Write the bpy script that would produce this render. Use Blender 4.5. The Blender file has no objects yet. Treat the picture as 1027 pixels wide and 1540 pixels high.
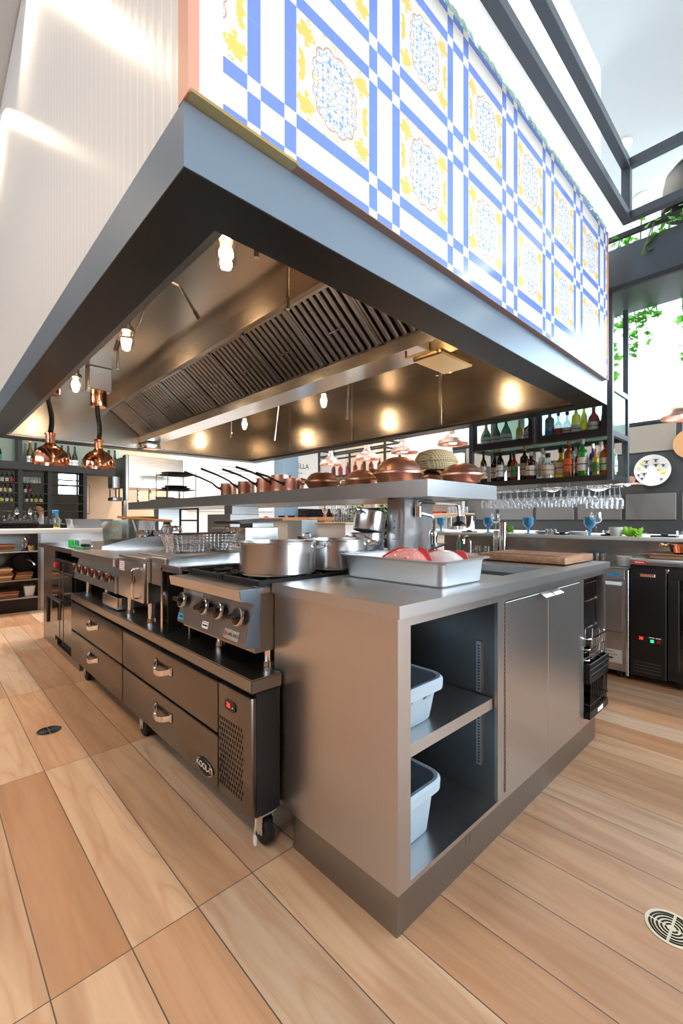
import bpy, bmesh, math, random
from mathutils import Vector, Matrix, Euler
random.seed(7)
PI = math.pi
SC = bpy.context.scene
COL = SC.collection

# ------------------------------------------------------------------ mesh helpers
def new():
    return bmesh.new()

def box(bm, x0, x1, y0, y1, z0, z1, bev=0.0, seg=1):
    vs = [bm.verts.new((x, y, z)) for x in (x0, x1) for y in (y0, y1) for z in (z0, z1)]
    a = vs
    quads = ((0, 1, 3, 2), (4, 6, 7, 5), (0, 4, 5, 1), (2, 3, 7, 6), (0, 2, 6, 4), (1, 5, 7, 3))
    fs = [bm.faces.new([a[i] for i in q]) for q in quads]
    if bev > 0:
        es = list({e for f in fs for e in f.edges})
        bmesh.ops.bevel(bm, geom=es, offset=bev, segments=seg, affect='EDGES', profile=0.5)
    return bm

def prism(bm, pts, axis, lo, hi):
    """pts: 2D polygon in the two other axes (cyclic order x,y,z without axis)"""
    def mk(p, t):
        if axis == 'x': return (t, p[0], p[1])
        if axis == 'y': return (p[0], t, p[1])
        return (p[0], p[1], t)
    A = [bm.verts.new(mk(p, lo)) for p in pts]
    B = [bm.verts.new(mk(p, hi)) for p in pts]
    n = len(pts)
    bm.faces.new(A[::-1]); bm.faces.new(B)
    for i in range(n):
        bm.faces.new((A[i], A[(i + 1) % n], B[(i + 1) % n], B[i]))
    bmesh.ops.recalc_face_normals(bm, faces=bm.faces[:])
    return bm

def frame_of(d):
    d = d.normalized()
    u = d.cross(Vector((0, 0, 1)))
    if u.length < 1e-4: u = d.cross(Vector((0, 1, 0)))
    u.normalize()
    return u, d.cross(u).normalized()

def tube(bm, pts, r, seg=10, cap=True, closed=False):
    pts = [Vector(p) for p in pts]
    n = len(pts)
    rs = r if isinstance(r, (list, tuple)) else [r] * n
    rings = []
    up = None
    for i in range(n):
        if closed:
            d = (pts[(i + 1) % n] - pts[i - 1])
        elif i == 0: d = pts[1] - pts[0]
        elif i == n - 1: d = pts[-1] - pts[-2]
        else: d = (pts[i + 1] - pts[i]).normalized() + (pts[i] - pts[i - 1]).normalized()
        if d.length < 1e-6: d = pts[min(i + 1, n - 1)] - pts[max(i - 1, 0)]
        d.normalize()
        if up is None:
            u, v = frame_of(d)
        else:
            u = up - d * up.dot(d)
            if u.length < 1e-5: u, v = frame_of(d)
            u.normalize(); v = d.cross(u).normalized()
        up = u
        rings.append([bm.verts.new(pts[i] + (u * math.cos(2 * PI * k / seg) + v * math.sin(2 * PI * k / seg)) * rs[i]) for k in range(seg)])
    m = n if closed else n - 1
    for i in range(m):
        a, b = rings[i], rings[(i + 1) % n]
        for k in range(seg):
            bm.faces.new((a[k], a[(k + 1) % seg], b[(k + 1) % seg], b[k]))
    if cap and not closed:
        bm.faces.new(rings[0][::-1]); bm.faces.new(rings[-1])
    return bm

def lathe(bm, prof, c=(0, 0, 0), seg=28, axis='z'):
    """prof: (r, h) list; open ends with r=0 close to a point"""
    rings = []
    c = Vector(c)
    def pt(r, h, a):
        if axis == 'z': return c + Vector((r * math.cos(a), r * math.sin(a), h))
        if axis == 'x': return c + Vector((h, r * math.cos(a), r * math.sin(a)))
        return c + Vector((r * math.cos(a), h, r * math.sin(a)))
    for r, h in prof:
        if r < 1e-6: rings.append([bm.verts.new(pt(0, h, 0))])
        else: rings.append([bm.verts.new(pt(r, h, 2 * PI * k / seg)) for k in range(seg)])
    for a, b in zip(rings, rings[1:]):
        for k in range(seg):
            k2 = (k + 1) % seg
            if len(a) == 1 and len(b) == 1: continue
            if len(a) == 1: bm.faces.new((a[0], b[k], b[k2]))
            elif len(b) == 1: bm.faces.new((a[k], b[0], a[k2]))
            else: bm.faces.new((a[k], b[k], b[k2], a[k2]))
    bmesh.ops.recalc_face_normals(bm, faces=bm.faces[:])
    return bm

def cyl(bm, p0, p1, r, seg=16, r1=None):
    return tube(bm, [p0, p1], [r, r if r1 is None else r1], seg)

def rrect(x0, x1, y0, y1, r, n=5):
    out = []
    for cx, cy, a0 in ((x1 - r, y1 - r, 0), (x0 + r, y1 - r, 90), (x0 + r, y0 + r, 180), (x1 - r, y0 + r, 270)):
        for k in range(n + 1):
            a = math.radians(a0 + 90 * k / n)
            out.append((cx + r * math.cos(a), cy + r * math.sin(a)))
    return out

def loft(bm, loops, cap0=True, cap1=True):
    """loops: lists of 3D points of equal length"""
    R = [[bm.verts.new(p) for p in lp] for lp in loops]
    n = len(R[0])
    for a, b in zip(R, R[1:]):
        for k in range(n):
            bm.faces.new((a[k], a[(k + 1) % n], b[(k + 1) % n], b[k]))
    if cap0: bm.faces.new(R[0][::-1])
    if cap1: bm.faces.new(R[-1])
    return bm

def loop_at(pts2, z):
    return [(p[0], p[1], z) for p in pts2]

def arc(c, r, a0, a1, n, plane='xz'):
    out = []
    for k in range(n + 1):
        a = math.radians(a0 + (a1 - a0) * k / n)
        u, v = r * math.cos(a), r * math.sin(a)
        if plane == 'xz': out.append((c[0] + u, c[1], c[2] + v))
        elif plane == 'yz': out.append((c[0], c[1] + u, c[2] + v))
        else: out.append((c[0] + u, c[1] + v, c[2]))
    return out

# ------------------------------------------------------------------ object helpers
def root_loc(o):
    while o.parent: o = o.parent
    return o.location.copy()

def obj(name, bm, mat, parent=None, smooth=True, ang=0.6):
    me = bpy.data.meshes.new(name)
    bm.normal_update()
    bm.to_mesh(me); bm.free()
    o = bpy.data.objects.new(name, me)
    COL.objects.link(o)
    if mat is not None: me.materials.append(mat)
    if smooth and len(me.polygons):
        me.polygons.foreach_set('use_smooth', [True] * len(me.polygons))
        me.set_sharp_from_angle(angle=ang)
    if parent is not None:
        o.parent = parent
        rl = root_loc(parent)
        if rl.length > 0: me.transform(Matrix.Translation(-rl))
    return o

def tag(o, label, cat, group=None, kind=None):
    o['label'] = label; o['category'] = cat
    if group: o['group'] = group
    if kind: o['kind'] = kind
    return o

def thing(name, label, cat, loc=(0, 0, 0), group=None):
    o = bpy.data.objects.new(name, None)
    o.empty_display_size = 0.05
    o.location = loc
    COL.objects.link(o)
    return tag(o, label, cat, group)

def struct(name, bm, mat, smooth=False, parent=None):
    o = obj(name, bm, mat, parent, smooth)
    if parent is None: o['kind'] = 'structure'
    return o

def place(o, x, y, z, rz=0.0, s=None, rx=0.0, ry=0.0):
    o.location = (x, y, z); o.rotation_euler = (rx, ry, rz)
    if s is not None: o.scale = (s, s, s) if not isinstance(s, tuple) else s
    return o

def dup(o, label=None, parent=None):
    c = o.copy(); COL.objects.link(c)
    if parent is not None: c.parent = parent
    if label and parent is None: c['label'] = label
    for ch in [k for k in list(o.children)]:
        dup(ch, None, c)
    return c

def text(name, body, size, mat, parent, loc, rot, ext=0.0008, align='CENTER'):
    cu = bpy.data.curves.new(name, 'FONT')
    cu.body = body; cu.size = size; cu.extrude = ext
    cu.align_x = align; cu.align_y = 'CENTER'
    tmp = bpy.data.objects.new(name + '_tmp', cu)
    COL.objects.link(tmp)
    dg = bpy.context.evaluated_depsgraph_get(); dg.update()
    me = bpy.data.meshes.new_from_object(tmp.evaluated_get(dg))
    bpy.data.objects.remove(tmp)
    me.materials.clear(); me.materials.append(mat)
    o = bpy.data.objects.new(name, me)
    COL.objects.link(o)
    o.rotation_euler = rot
    if parent is not None:
        o.parent = parent
        o.location = Vector(loc) - root_loc(parent)
    else: o.location = loc
    return o

FACE_MX = (PI / 2, 0, -PI / 2)   # text readable on a face that looks towards -X
FACE_MY = (PI / 2, 0, 0)         # text readable on a face that looks towards -Y

# ------------------------------------------------------------------ materials
def lin(c):
    c = c / 255.0
    return c / 12.92 if c <= 0.04045 else ((c + 0.055) / 1.055) ** 2.4
def rgb(r, g, b):
    return (lin(r), lin(g), lin(b), 1.0)

class NT:
    def __init__(s, name):
        s.m = bpy.data.materials.new(name); s.m.use_nodes = True
        s.t = s.m.node_tree; s.t.nodes.clear()
        s.out = s.t.nodes.new('ShaderNodeOutputMaterial')
    def n(s, typ, **kw):
        nd = s.t.nodes.new('ShaderNode' + typ)
        for k, v in kw.items():
            if k.startswith('_'): setattr(nd, k[1:], v)
        for k, v in kw.items():
            if k.startswith('_'): continue
            key = int(k[1:]) if (k[0] == 'i' and k[1:].isdigit()) else k.replace('__', ' ')
            sock = nd.inputs[key]
            if isinstance(v, bpy.types.NodeSocket): s.t.links.new(v, sock)
            else: sock.default_value = v
        return nd
    def math(s, op, a, b=0.0, c=0.0):
        nd = s.t.nodes.new('ShaderNodeMath'); nd.operation = op
        for i, v in enumerate((a, b, c)):
            if isinstance(v, bpy.types.NodeSocket): s.t.links.new(v, nd.inputs[i])
            else: nd.inputs[i].default_value = v
        return nd.outputs[0]
    def mix(s, f, a, b):
        nd = s.t.nodes.new('ShaderNodeMix'); nd.data_type = 'RGBA'
        for i, v in ((0, f), (6, a), (7, b)):
            if isinstance(v, bpy.types.NodeSocket): s.t.links.new(v, nd.inputs[i])
            else: nd.inputs[i].default_value = v
        return nd.outputs[2]
    def ramp(s, f, stops):
        nd = s.t.nodes.new('ShaderNodeValToRGB')
        s.t.links.new(f, nd.inputs[0])
        cr = nd.color_ramp
        while len(cr.elements) < len(stops): cr.elements.new(0.5)
        for e, (p, c) in zip(cr.elements, stops):
            e.position = p; e.color = c
        return nd.outputs[0]
    def surf(s, sh):
        s.t.links.new(sh.outputs[0] if hasattr(sh, 'outputs') else sh, s.out.inputs[0]); return s.m

def plain(name, col, rough=0.5, metal=0.0, spec=0.5, coat=0.0, var=0.06, scale=9.0, bump=0.0, emit=None, estr=0.0):
    t = NT(name)
    co = t.n('TexCoord').outputs['Object']
    nz = t.n('TexNoise', Vector=co, Scale=scale, Detail=3.0).outputs[0]
    c2 = tuple(max(0, v * (1 - var)) for v in col[:3]) + (1,)
    c3 = tuple(min(1, v * (1 + var)) for v in col[:3]) + (1,)
    c = t.mix(nz, c2, c3)
    p = t.n('BsdfPrincipled', Base__Color=c, Roughness=rough, Metallic=metal)
    p.inputs['Specular IOR Level'].default_value = spec
    p.inputs['Coat Weight'].default_value = coat
    if emit:
        p.inputs['Emission Color'].default_value = emit
        p.inputs['Emission Strength'].default_value = estr
    if bump:
        b = t.n('Bump', Strength=bump, Distance=0.01, Height=nz)
        t.t.links.new(b.outputs[0], p.inputs['Normal'])
    return t.surf(p)

def brushed(name, col, rough=0.28, scale=(2, 2, 160), amt=0.05, metal=1.0, wob=0.0, bmp=0.012):
    """brushed metal: fine streaks stretched along two axes"""
    t = NT(name)
    co = t.n('TexCoord').outputs['Object']
    mp = t.n('Mapping', Vector=co); mp.inputs['Scale'].default_value = scale
    nz = t.n('TexNoise', Vector=mp.outputs[0], Scale=1.0, Detail=2.0).outputs[0]
    big = t.n('TexNoise', Vector=co, Scale=1.3, Detail=2.0).outputs[0]
    c2 = tuple(v * 0.955 for v in col[:3]) + (1,)
    c = t.mix(nz, c2, col)
    r = t.math('ADD', t.math('MULTIPLY', nz, amt), rough - amt * .5)
    r = t.math('ADD', r, t.math('MULTIPLY', t.math('SUBTRACT', big, 0.5), 0.12))
    p = t.n('BsdfPrincipled', Base__Color=c, Roughness=r, Metallic=metal)
    b = t.n('Bump', Strength=bmp, Distance=0.001, Height=nz)
    if wob:
        b2 = t.n('Bump', Strength=wob, Distance=0.02, Height=big)
        t.t.links.new(b2.outputs[0], b.inputs['Normal'])
    t.t.links.new(b.outputs[0], p.inputs['Normal'])
    return t.surf(p)

def glassy(name, tint, alpha=0.75, rough=0.03, body=None):
    """thin clear or tinted glass: part transparent, part glossy"""
    t = NT(name)
    tr = t.n('BsdfTransparent', Color=tint)
    gl = t.n('BsdfGlossy', Color=(1, 1, 1, 1), Roughness=rough)
    lw = t.n('LayerWeight', Blend=0.35).outputs['Facing']
    f = t.math('ADD', t.math('MULTIPLY', lw, 0.55), 0.06)
    m = t.n('MixShader', i0=f, i1=tr.outputs[0], i2=gl.outputs[0])
    if body:
        d = t.n('BsdfPrincipled', Base__Color=body, Roughness=0.1)
        m = t.n('MixShader', i0=1 - alpha, i1=m.outputs[0], i2=d.outputs[0])
    return t.surf(m)

def emis(name, col, s):
    t = NT(name)
    co = t.n('TexCoord').outputs['Object']
    nz = t.n('TexNoise', Vector=co, Scale=4.0).outputs[0]
    e = t.n('Emission', Color=col, Strength=t.math('ADD', s * 0.95, t.math('MULTIPLY', nz, s * 0.1)))
    return t.surf(e)

M = {}
M['steel'] = brushed('brushed_steel', (0.58, 0.57, 0.57, 1), 0.31, (150, 150, 3), 0.02, bmp=0.0015)
M['steel_h'] = brushed('brushed_steel_top', (0.60, 0.61, 0.62, 1), 0.34, (3, 140, 3))
M['steel_dark'] = brushed('dark_steel', (0.30, 0.29, 0.28, 1), 0.30, (140, 140, 4))
M['steel_bright'] = brushed('bright_steel', (0.72, 0.73, 0.74, 1), 0.18, (60, 60, 4))
M['steel_hood'] = brushed('hood_steel', (0.44, 0.40, 0.35, 1), 0.24, (70, 70, 2), 0.02, bmp=0.0015)
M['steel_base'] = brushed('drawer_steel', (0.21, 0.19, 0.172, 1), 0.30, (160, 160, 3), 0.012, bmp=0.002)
M['chrome'] = brushed('chrome', (0.80, 0.80, 0.81, 1), 0.08, (9, 9, 9), 0.02)
M['pot'] = brushed('pot_steel', (0.66, 0.66, 0.66, 1), 0.24, (4, 4, 120))
M['alu'] = brushed('dull_aluminium', (0.50, 0.51, 0.53, 1), 0.40, (14, 14, 40), 0.06)
M['copper'] = brushed('polished_copper', (0.93, 0.46, 0.30, 1), 0.13, (7, 7, 30), 0.03)
M['copper_dull'] = brushed('dull_copper', (0.86, 0.47, 0.35, 1), 0.34, (9, 9, 25), 0.08)
M['copper_dark'] = brushed('dark_copper', (0.55, 0.28, 0.19, 1), 0.36, (9, 9, 25), 0.08)
M['copper_pale'] = brushed('pale_copper', (0.93, 0.60, 0.50, 1), 0.32, (9, 9, 25), 0.05)
M['brass'] = brushed('brass', (0.75, 0.52, 0.22, 1), 0.25, (9, 9, 25), 0.05)
M['iron'] = plain('cast_iron', rgb(38, 36, 36), 0.55, 0.6, bump=0.2, scale=60)
M['black'] = plain('black_plastic', rgb(16, 16, 18), 0.35, 0, 0.5)
M['blackmetal'] = plain('black_powder_coat', rgb(34, 38, 42), 0.42, 0.0, 0.5)
M['charcoal'] = plain('charcoal_paint', rgb(116, 132, 148), 0.34, 0.25, 0.6, var=.02)
M['frame_grey'] = plain('grey_steel_paint', rgb(84, 92, 99), 0.35, 0.3, 0.5)
M['ring_black'] = plain('black_hood_underside', rgb(17, 18, 19), 0.38, 0.0, 0.5)
M['rubber'] = plain('rubber', rgb(18, 18, 19), 0.7)
M['white'] = plain('white_paint', rgb(238, 238, 236), 0.6, var=0.02)
M['white_gloss'] = plain('white_ceramic', rgb(222, 224, 225), 0.2, var=0.02)
M['white_sat'] = plain('white_laminate', rgb(236, 238, 240), 0.3, var=0.02)
M['wall_white'] = plain('wall_white', rgb(240, 240, 238), 0.7, var=0.015)
M['cream'] = plain('cream_wall', rgb(235, 208, 178), 0.7, var=0.03)
M['slate'] = plain('slate_blue_paint', rgb(122, 148, 170), 0.6, var=0.03)
M['wall_dark'] = plain('dark_grey_wall', rgb(52, 57, 61), 0.55, var=0.03)
M['panel_taupe'] = plain('taupe_panel', rgb(142, 136, 128), 0.4, var=0.03)
M['dome_grey'] = plain('dome_grey_paint', rgb(66, 67, 66), 0.85, spec=.15)
M['alcove'] = plain('alcove_wall', rgb(70, 78, 74), 0.6)
M['panel_grey'] = plain('grey_panel', rgb(106, 106, 106), 0.32, var=0.04)
M['ceil'] = plain('ceiling_paint', rgb(206, 212, 215), 0.75, var=0.01)
M['warm_wall'] = plain('warm_wall', rgb(205, 168, 138), 0.7, var=0.03)
M['orange_trim'] = plain('copper_trim_paint', rgb(216, 160, 138), 0.45, 0.0)
M['foot_trim'] = plain('tile_foot_trim', rgb(150, 128, 116), 0.5)
M['tub'] = plain('grey_tub_plastic', rgb(172, 190, 204), 0.45, var=0.04)
M['red'] = plain('red_plastic', rgb(190, 30, 40), 0.4)
M['green'] = plain('green_plastic', rgb(30, 205, 70), 0.5)
M['badge_silver'] = plain('silver_badge', rgb(186, 182, 176), 0.35, 0.3)
M['label_green'] = plain('green_label', rgb(60, 120, 62), 0.6)
M['teal'] = plain('teal_print', rgb(40, 140, 150), 0.5)
M['orange'] = plain('orange_plastic', rgb(240, 150, 70), 0.5)
M['blue_lab'] = plain('blue_label', rgb(60, 150, 210), 0.5)
M['orange_lab'] = plain('orange_label', rgb(230, 110, 50), 0.5)
M['red_lab'] = plain('red_label', rgb(215, 50, 70), 0.5)
M['paper'] = plain('paper_label', rgb(225, 226, 226), 0.7, var=0.03)
M['paper_cream'] = plain('cream_label', rgb(226, 216, 190), 0.7, var=0.04)
M['ink'] = plain('dark_ink', rgb(40, 40, 44), 0.6)
M['wood_dark'] = plain('brown_wood', rgb(120, 72, 45), 0.5, var=0.25, scale=18)
M['wood_mid'] = plain('mid_wood', rgb(168, 118, 80), 0.5, var=0.18, scale=16)
M['wood_pale'] = plain('pale_wood', rgb(214, 178, 136), 0.55, var=0.12, scale=16)
M['cork'] = plain('cork', rgb(196, 150, 104), 0.8, var=0.15, scale=80)
M['led_red'] = emis('red_led', (1.0, 0.03, 0.02, 1), 4.0)
M['led_green'] = emis('green_led', (0.05, 0.9, 0.4, 1), 1.2)
M['bulb'] = emis('warm_bulb', (1.0, 0.72, 0.42, 1), 38.0)
M['bulb_soft'] = emis('soft_bulb', (1.0, 0.80, 0.62, 1), 10.0)
M['downlight'] = emis('downlight_lens', (1.0, 0.96, 0.9, 1), 4.0)
M['glass'] = glassy('clear_glass', (0.96, 0.97, 0.98, 1))
M['glass_lamp'] = glassy('lamp_glass', (1.0, 0.97, 0.92, 1))
M['glass_green'] = glassy('pale_green_glass', (0.80, 0.93, 0.88, 1), 0.65, 0.05, rgb(196, 226, 214))
M['glass_pane'] = glassy('window_pane', (0.93, 0.96, 0.97, 1))
M['glass_dark'] = glassy('dark_door_glass', (0.28, 0.28, 0.28, 1), 0.6, 0.05, rgb(25, 22, 20))
M['glass_blue'] = glassy('blue_goblet_glass', (0.45, 0.78, 0.95, 1), 0.45, 0.04, rgb(70, 165, 215))
M['poly_clear'] = glassy('clear_tub_plastic', (0.86, 0.90, 0.88, 1), 0.80, 0.12, rgb(150, 160, 155))
def bottle_glass(n, tint, body, a=0.45):
    return glassy('bottle_' + n, tint, a, 0.04, body)
BG = {
    'green': bottle_glass('green', (0.10, 0.45, 0.16, 1), rgb(20, 110, 50), 0.4),
    'dark': bottle_glass('dark', (0.05, 0.05, 0.05, 1), rgb(16, 18, 18), 0.15),
    'olive': bottle_glass('olive', (0.25, 0.27, 0.06, 1), rgb(60, 60, 18), 0.25),
    'clear': bottle_glass('clear', (0.92, 0.95, 0.96, 1), rgb(205, 214, 214), 0.7),
    'amber': bottle_glass('amber', (0.75, 0.32, 0.08, 1), rgb(170, 80, 26), 0.4),
    'red': bottle_glass('red', (0.6, 0.1, 0.06, 1), rgb(140, 32, 24), 0.4),
    'yellow': bottle_glass('yellow', (0.92, 0.82, 0.18, 1), rgb(214, 190, 50), 0.4),
    'smoke': bottle_glass('smoke', (0.4, 0.45, 0.48, 1), rgb(88, 98, 106), 0.3),
    'brown': bottle_glass('brown', (0.16, 0.06, 0.03, 1), rgb(52, 24, 14), 0.2),
    'teal': bottle_glass('teal', (0.4, 0.8, 0.75, 1), rgb(120, 190, 180), 0.5),
    'bright': bottle_glass('bright_green', (0.15, 0.75, 0.2, 1), rgb(40, 170, 60), 0.4),
    'purple': bottle_glass('purple', (0.4, 0.3, 0.9, 1), rgb(96, 70, 190), 0.4),
}

# floor: large wood-look tiles in a straight grid, long side along Y
def mat_floor():
    t = NT('wood_tile_floor')
    co = t.n('TexCoord').outputs['Object']
    s = t.n('SeparateXYZ', Vector=co)
    u = t.math('DIVIDE', t.math('SUBTRACT', s.outputs[0], 0.405), 0.1828)
    v = t.math('DIVIDE', t.math('SUBTRACT', s.outputs[1], 1.227), 1.137)
    iu, iv = t.math('FLOOR', u), t.math('FLOOR', v)
    fu, fv = t.math('SUBTRACT', u, iu), t.math('SUBTRACT', v, iv)
    cell = t.n('CombineXYZ', X=iu, Y=iv, Z=3.7)
    rnd = t.n('TexWhiteNoise', Vector=cell.outputs[0]); rnd.noise_dimensions = '3D'
    r1 = rnd.outputs['Value']
    rs = t.n('SeparateColor', Color=rnd.outputs['Color'])
    r2, r3 = rs.outputs[0], rs.outputs[1]
    # grain coordinates, moved per tile
    gx = t.math('ADD', s.outputs[0], t.math('MULTIPLY', r1, 17.0))
    gy = t.math('ADD', t.math('MULTIPLY', s.outputs[1], 0.09), t.math('MULTIPLY', r2, 9.0))
    gv = t.n('CombineXYZ', X=gx, Y=gy, Z=r3)
    fine = t.n('TexNoise', Vector=gv.outputs[0], Scale=55.0, Detail=4.0, Roughness=0.6, Distortion=0.35).outputs[0]
    broad = t.n('TexNoise', Vector=gv.outputs[0], Scale=13.0, Detail=3.0, Roughness=0.5, Distortion=0.45).outputs[0]
    wv = t.n('TexNoise', Vector=gv.outputs[0], Scale=6.0, Detail=1.5, Distortion=0.3).outputs[0]
    rings = t.math('PINGPONG', t.math('MULTIPLY', wv, 22.0), 1.0)
    base = t.ramp(r1, [(0.0, rgb(204, 162, 126)), (0.28, rgb(184, 138, 102)), (0.5, rgb(214, 180, 148)), (0.72, rgb(194, 148, 110)), (0.88, rgb(206, 182, 158)), (1.0, rgb(216, 184, 152))])
    c = t.mix(t.math('MULTIPLY', t.math('SMOOTH_MIN', t.math('MULTIPLY', t.math('MAXIMUM', t.math('SUBTRACT', broad, 0.44), 0.0), 3.4), 1.0, 0.1), 0.62), base, rgb(146, 100, 68))
    c = t.mix(t.math('MULTIPLY', fine, 0.36), c, rgb(150, 108, 76))
    c = t.mix(t.math('MULTIPLY', t.math('POWER', rings, 5.0), 0.34), c, rgb(170, 112, 74))
    # joints
    du = t.math('MULTIPLY', t.math('MINIMUM', fu, t.math('SUBTRACT', 1.0, fu)), 0.1828)
    dv = t.math('MULTIPLY', t.math('MINIMUM', fv, t.math('SUBTRACT', 1.0, fv)), 1.137)
    dj = t.math('MINIMUM', du, dv)
    j = t.math('LESS_THAN', dj, 0.0016)
    c = t.mix(j, c, rgb(78, 70, 64))
    ro = t.math('ADD', 0.36, t.math('MULTIPLY', fine, 0.16))
    p = t.n('BsdfPrincipled', Base__Color=c, Roughness=ro)
    p.inputs['Specular IOR Level'].default_value = 0.4
    h = t.math('SUBTRACT', t.math('MULTIPLY', fine, 0.12), t.math('MULTIPLY', j, 1.0))
    b = t.n('Bump', Strength=0.12, Distance=0.002, Height=h)
    t.t.links.new(b.outputs[0], p.inputs['Normal'])
    return t.surf(p)
M['floor'] = mat_floor()

# painted tiles: blue and white plaid that flips where the bands cross, ornate panel in each square
def mat_azulejo():
    t = NT('painted_tiles')
    co = t.n('TexCoord').outputs['Object']
    s = t.n('SeparateXYZ', Vector=co)
    P = 0.477
    u = t.math('FRACT', t.math('ADD', t.math('DIVIDE', t.math('SUBTRACT', s.outputs[0], 0.635), P), 10.0))
    v = t.math('FRACT', t.math('ADD', t.math('DIVIDE', t.math('SUBTRACT', s.outputs[2], 2.155), P), 10.0))
    def bands(q):
        a = t.math('LESS_THAN', q, 0.088)
        b = t.math('MULTIPLY', t.math('GREATER_THAN', q, 0.256), t.math('LESS_THAN', q, 0.346))
        return t.math('ADD', a, b)
    bu, bv = bands(u), bands(v)
    blue = t.math('ABSOLUTE', t.math('SUBTRACT', bu, bv))
    inp = t.math('MULTIPLY', t.math('GREATER_THAN', u, 0.346), t.math('GREATER_THAN', v, 0.346))
    pu = t.math('SUBTRACT', t.math('DIVIDE', t.math('SUBTRACT', u, 0.346), 0.654), 0.5)
    pv = t.math('SUBTRACT', t.math('DIVIDE', t.math('SUBTRACT', v, 0.346), 0.654), 0.5)
    # cartouche: scalloped oval
    ang = t.math('ARCTAN2', pv, pu)
    a2 = t.math('POWER', t.math('ABSOLUTE', t.math('DIVIDE', pu, 0.30)), 2.6)
    b2 = t.math('POWER', t.math('ABSOLUTE', t.math('DIVIDE', pv, 0.40)), 2.6)
    rad = t.math('POWER', t.math('ADD', a2, b2), 0.385)
    rad = t.math('ADD', rad, t.math('MULTIPLY', t.math('ABSOLUTE', t.math('COSINE', t.math('MULTIPLY', ang, 7.0))), -0.09))
    inside = t.math('LESS_THAN', rad, 0.92)
    ringm = t.math('LESS_THAN', t.math('ABSOLUTE', t.math('SUBTRACT', rad, 0.93)), 0.022)
    # mirrored coordinates make the ornament symmetric
    mu = t.math('ABSOLUTE', pu); mv = t.math('ABSOLUTE', pv)
    mc = t.n('CombineXYZ', X=t.math('MULTIPLY', mu, 1.0), Y=t.math('MULTIPLY', mv, 1.0), Z=0.37)
    vo = t.n('TexVoronoi', Vector=mc.outputs[0], Scale=17.0); vo.feature = 'DISTANCE_TO_EDGE'
    vc = t.n('TexVoronoi', Vector=mc.outputs[0], Scale=21.0)
    nz = t.n('TexNoise', Vector=mc.outputs[0], Scale=13.0, Detail=2.0).outputs[0]
    line = t.math('MULTIPLY', t.math('LESS_THAN', vo.outputs[0], 0.06), t.math('GREATER_THAN', nz, 0.40))
    dots = t.math('LESS_THAN', vc.outputs['Distance'], 0.30)
    sep = t.n('SeparateColor', Color=vc.outputs['Color'])
    isy = t.math('GREATER_THAN', sep.outputs[0], 0.60)
    # yellow sprays in the corners and at mid sides
    mc2 = t.n('CombineXYZ', X=mu, Y=mv, Z=1.9)
    nz2 = t.n('TexNoise', Vector=mc2.outputs[0], Scale=10.0, Detail=3.0, Roughness=0.65).outputs[0]
    corner = t.math('MAXIMUM', t.math('SUBTRACT', 1.0, t.math('MULTIPLY', t.math('ADD', t.math('ABSOLUTE', t.math('SUBTRACT', mu, 0.38)), t.math('ABSOLUTE', t.math('SUBTRACT', mv, 0.33))), 6.0)),
                    t.math('SUBTRACT', 0.75, t.math('MULTIPLY', t.math('ADD', t.math('ABSOLUTE', t.math('SUBTRACT', mu, 0.44)), t.math('MULTIPLY', mv, 0.6)), 6.0)))
    corner = t.math('MAXIMUM', corner, t.math('SUBTRACT', 0.7, t.math('MULTIPLY', t.math('ADD', t.math('MULTIPLY', mu, 0.6), t.math('ABSOLUTE', t.math('SUBTRACT', mv, 0.46))), 6.0)))
    spray = t.math('GREATER_THAN', t.math('ADD', nz2, t.math('MULTIPLY', corner, 0.30)), 0.575)
    spray = t.math('MULTIPLY', spray, t.math('GREATER_THAN', rad, 1.02))
    white = rgb(243, 243, 240)
    c_in = t.mix(line, white, rgb(142, 172, 216))
    c_in = t.mix(dots, c_in, t.mix(isy, rgb(126, 162, 222), rgb(236, 194, 104)))
    c_p = t.mix(spray, white, rgb(244, 204, 108))
    c_p = t.mix(inside, c_p, c_in)
    c_p = t.mix(ringm, c_p, rgb(200, 158, 134))
    hn = t.n('TexNoise', Vector=co, Scale=1.6).outputs[0]
    bl = t.mix(hn, rgb(112, 152, 240), rgb(120, 140, 226))
    c = t.mix(blue, white, bl)
    c = t.mix(inp, c, c_p)
    # fine tile joints at the middle of each panel and band
    def joint(q):
        return t.math('LESS_THAN', t.math('ABSOLUTE', t.math('SUBTRACT', q, 0.673)), 0.0022)
    jj = t.math('MAXIMUM', joint(u), joint(v))
    c = t.mix(t.math('MULTIPLY', jj, 0.25), c, rgb(190, 196, 205))
    p = t.n('BsdfPrincipled', Base__Color=c, Roughness=0.18)
    return t.surf(p)
M['azulejo'] = mat_azulejo()

# ribbed translucent sheet
def mat_polycarb():
    t = NT('ribbed_polycarbonate')
    co = t.n('TexCoord').outputs['Object']
    s = t.n('SeparateXYZ', Vector=co)
    f = t.math('FRACT', t.math('DIVIDE', s.outputs[1], 0.062))
    rib = t.math('LESS_THAN', t.math('ABSOLUTE', t.math('SUBTRACT', f, 0.5)), 0.06)
    f2 = t.math('PINGPONG', t.math('DIVIDE', s.outputs[1], 0.031), 1.0)
    c = t.mix(rib, rgb(232, 233, 234), rgb(250, 250, 250))
    p = t.n('BsdfPrincipled', Base__Color=c, Roughness=0.28)
    p.inputs['Specular IOR Level'].default_value = 0.6
    b = t.n('Bump', Strength=0.10, Distance=0.004, Height=f2)
    t.t.links.new(b.outputs[0], p.inputs['Normal'])
    return t.surf(p)
M['polycarb'] = mat_polycarb()

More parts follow.
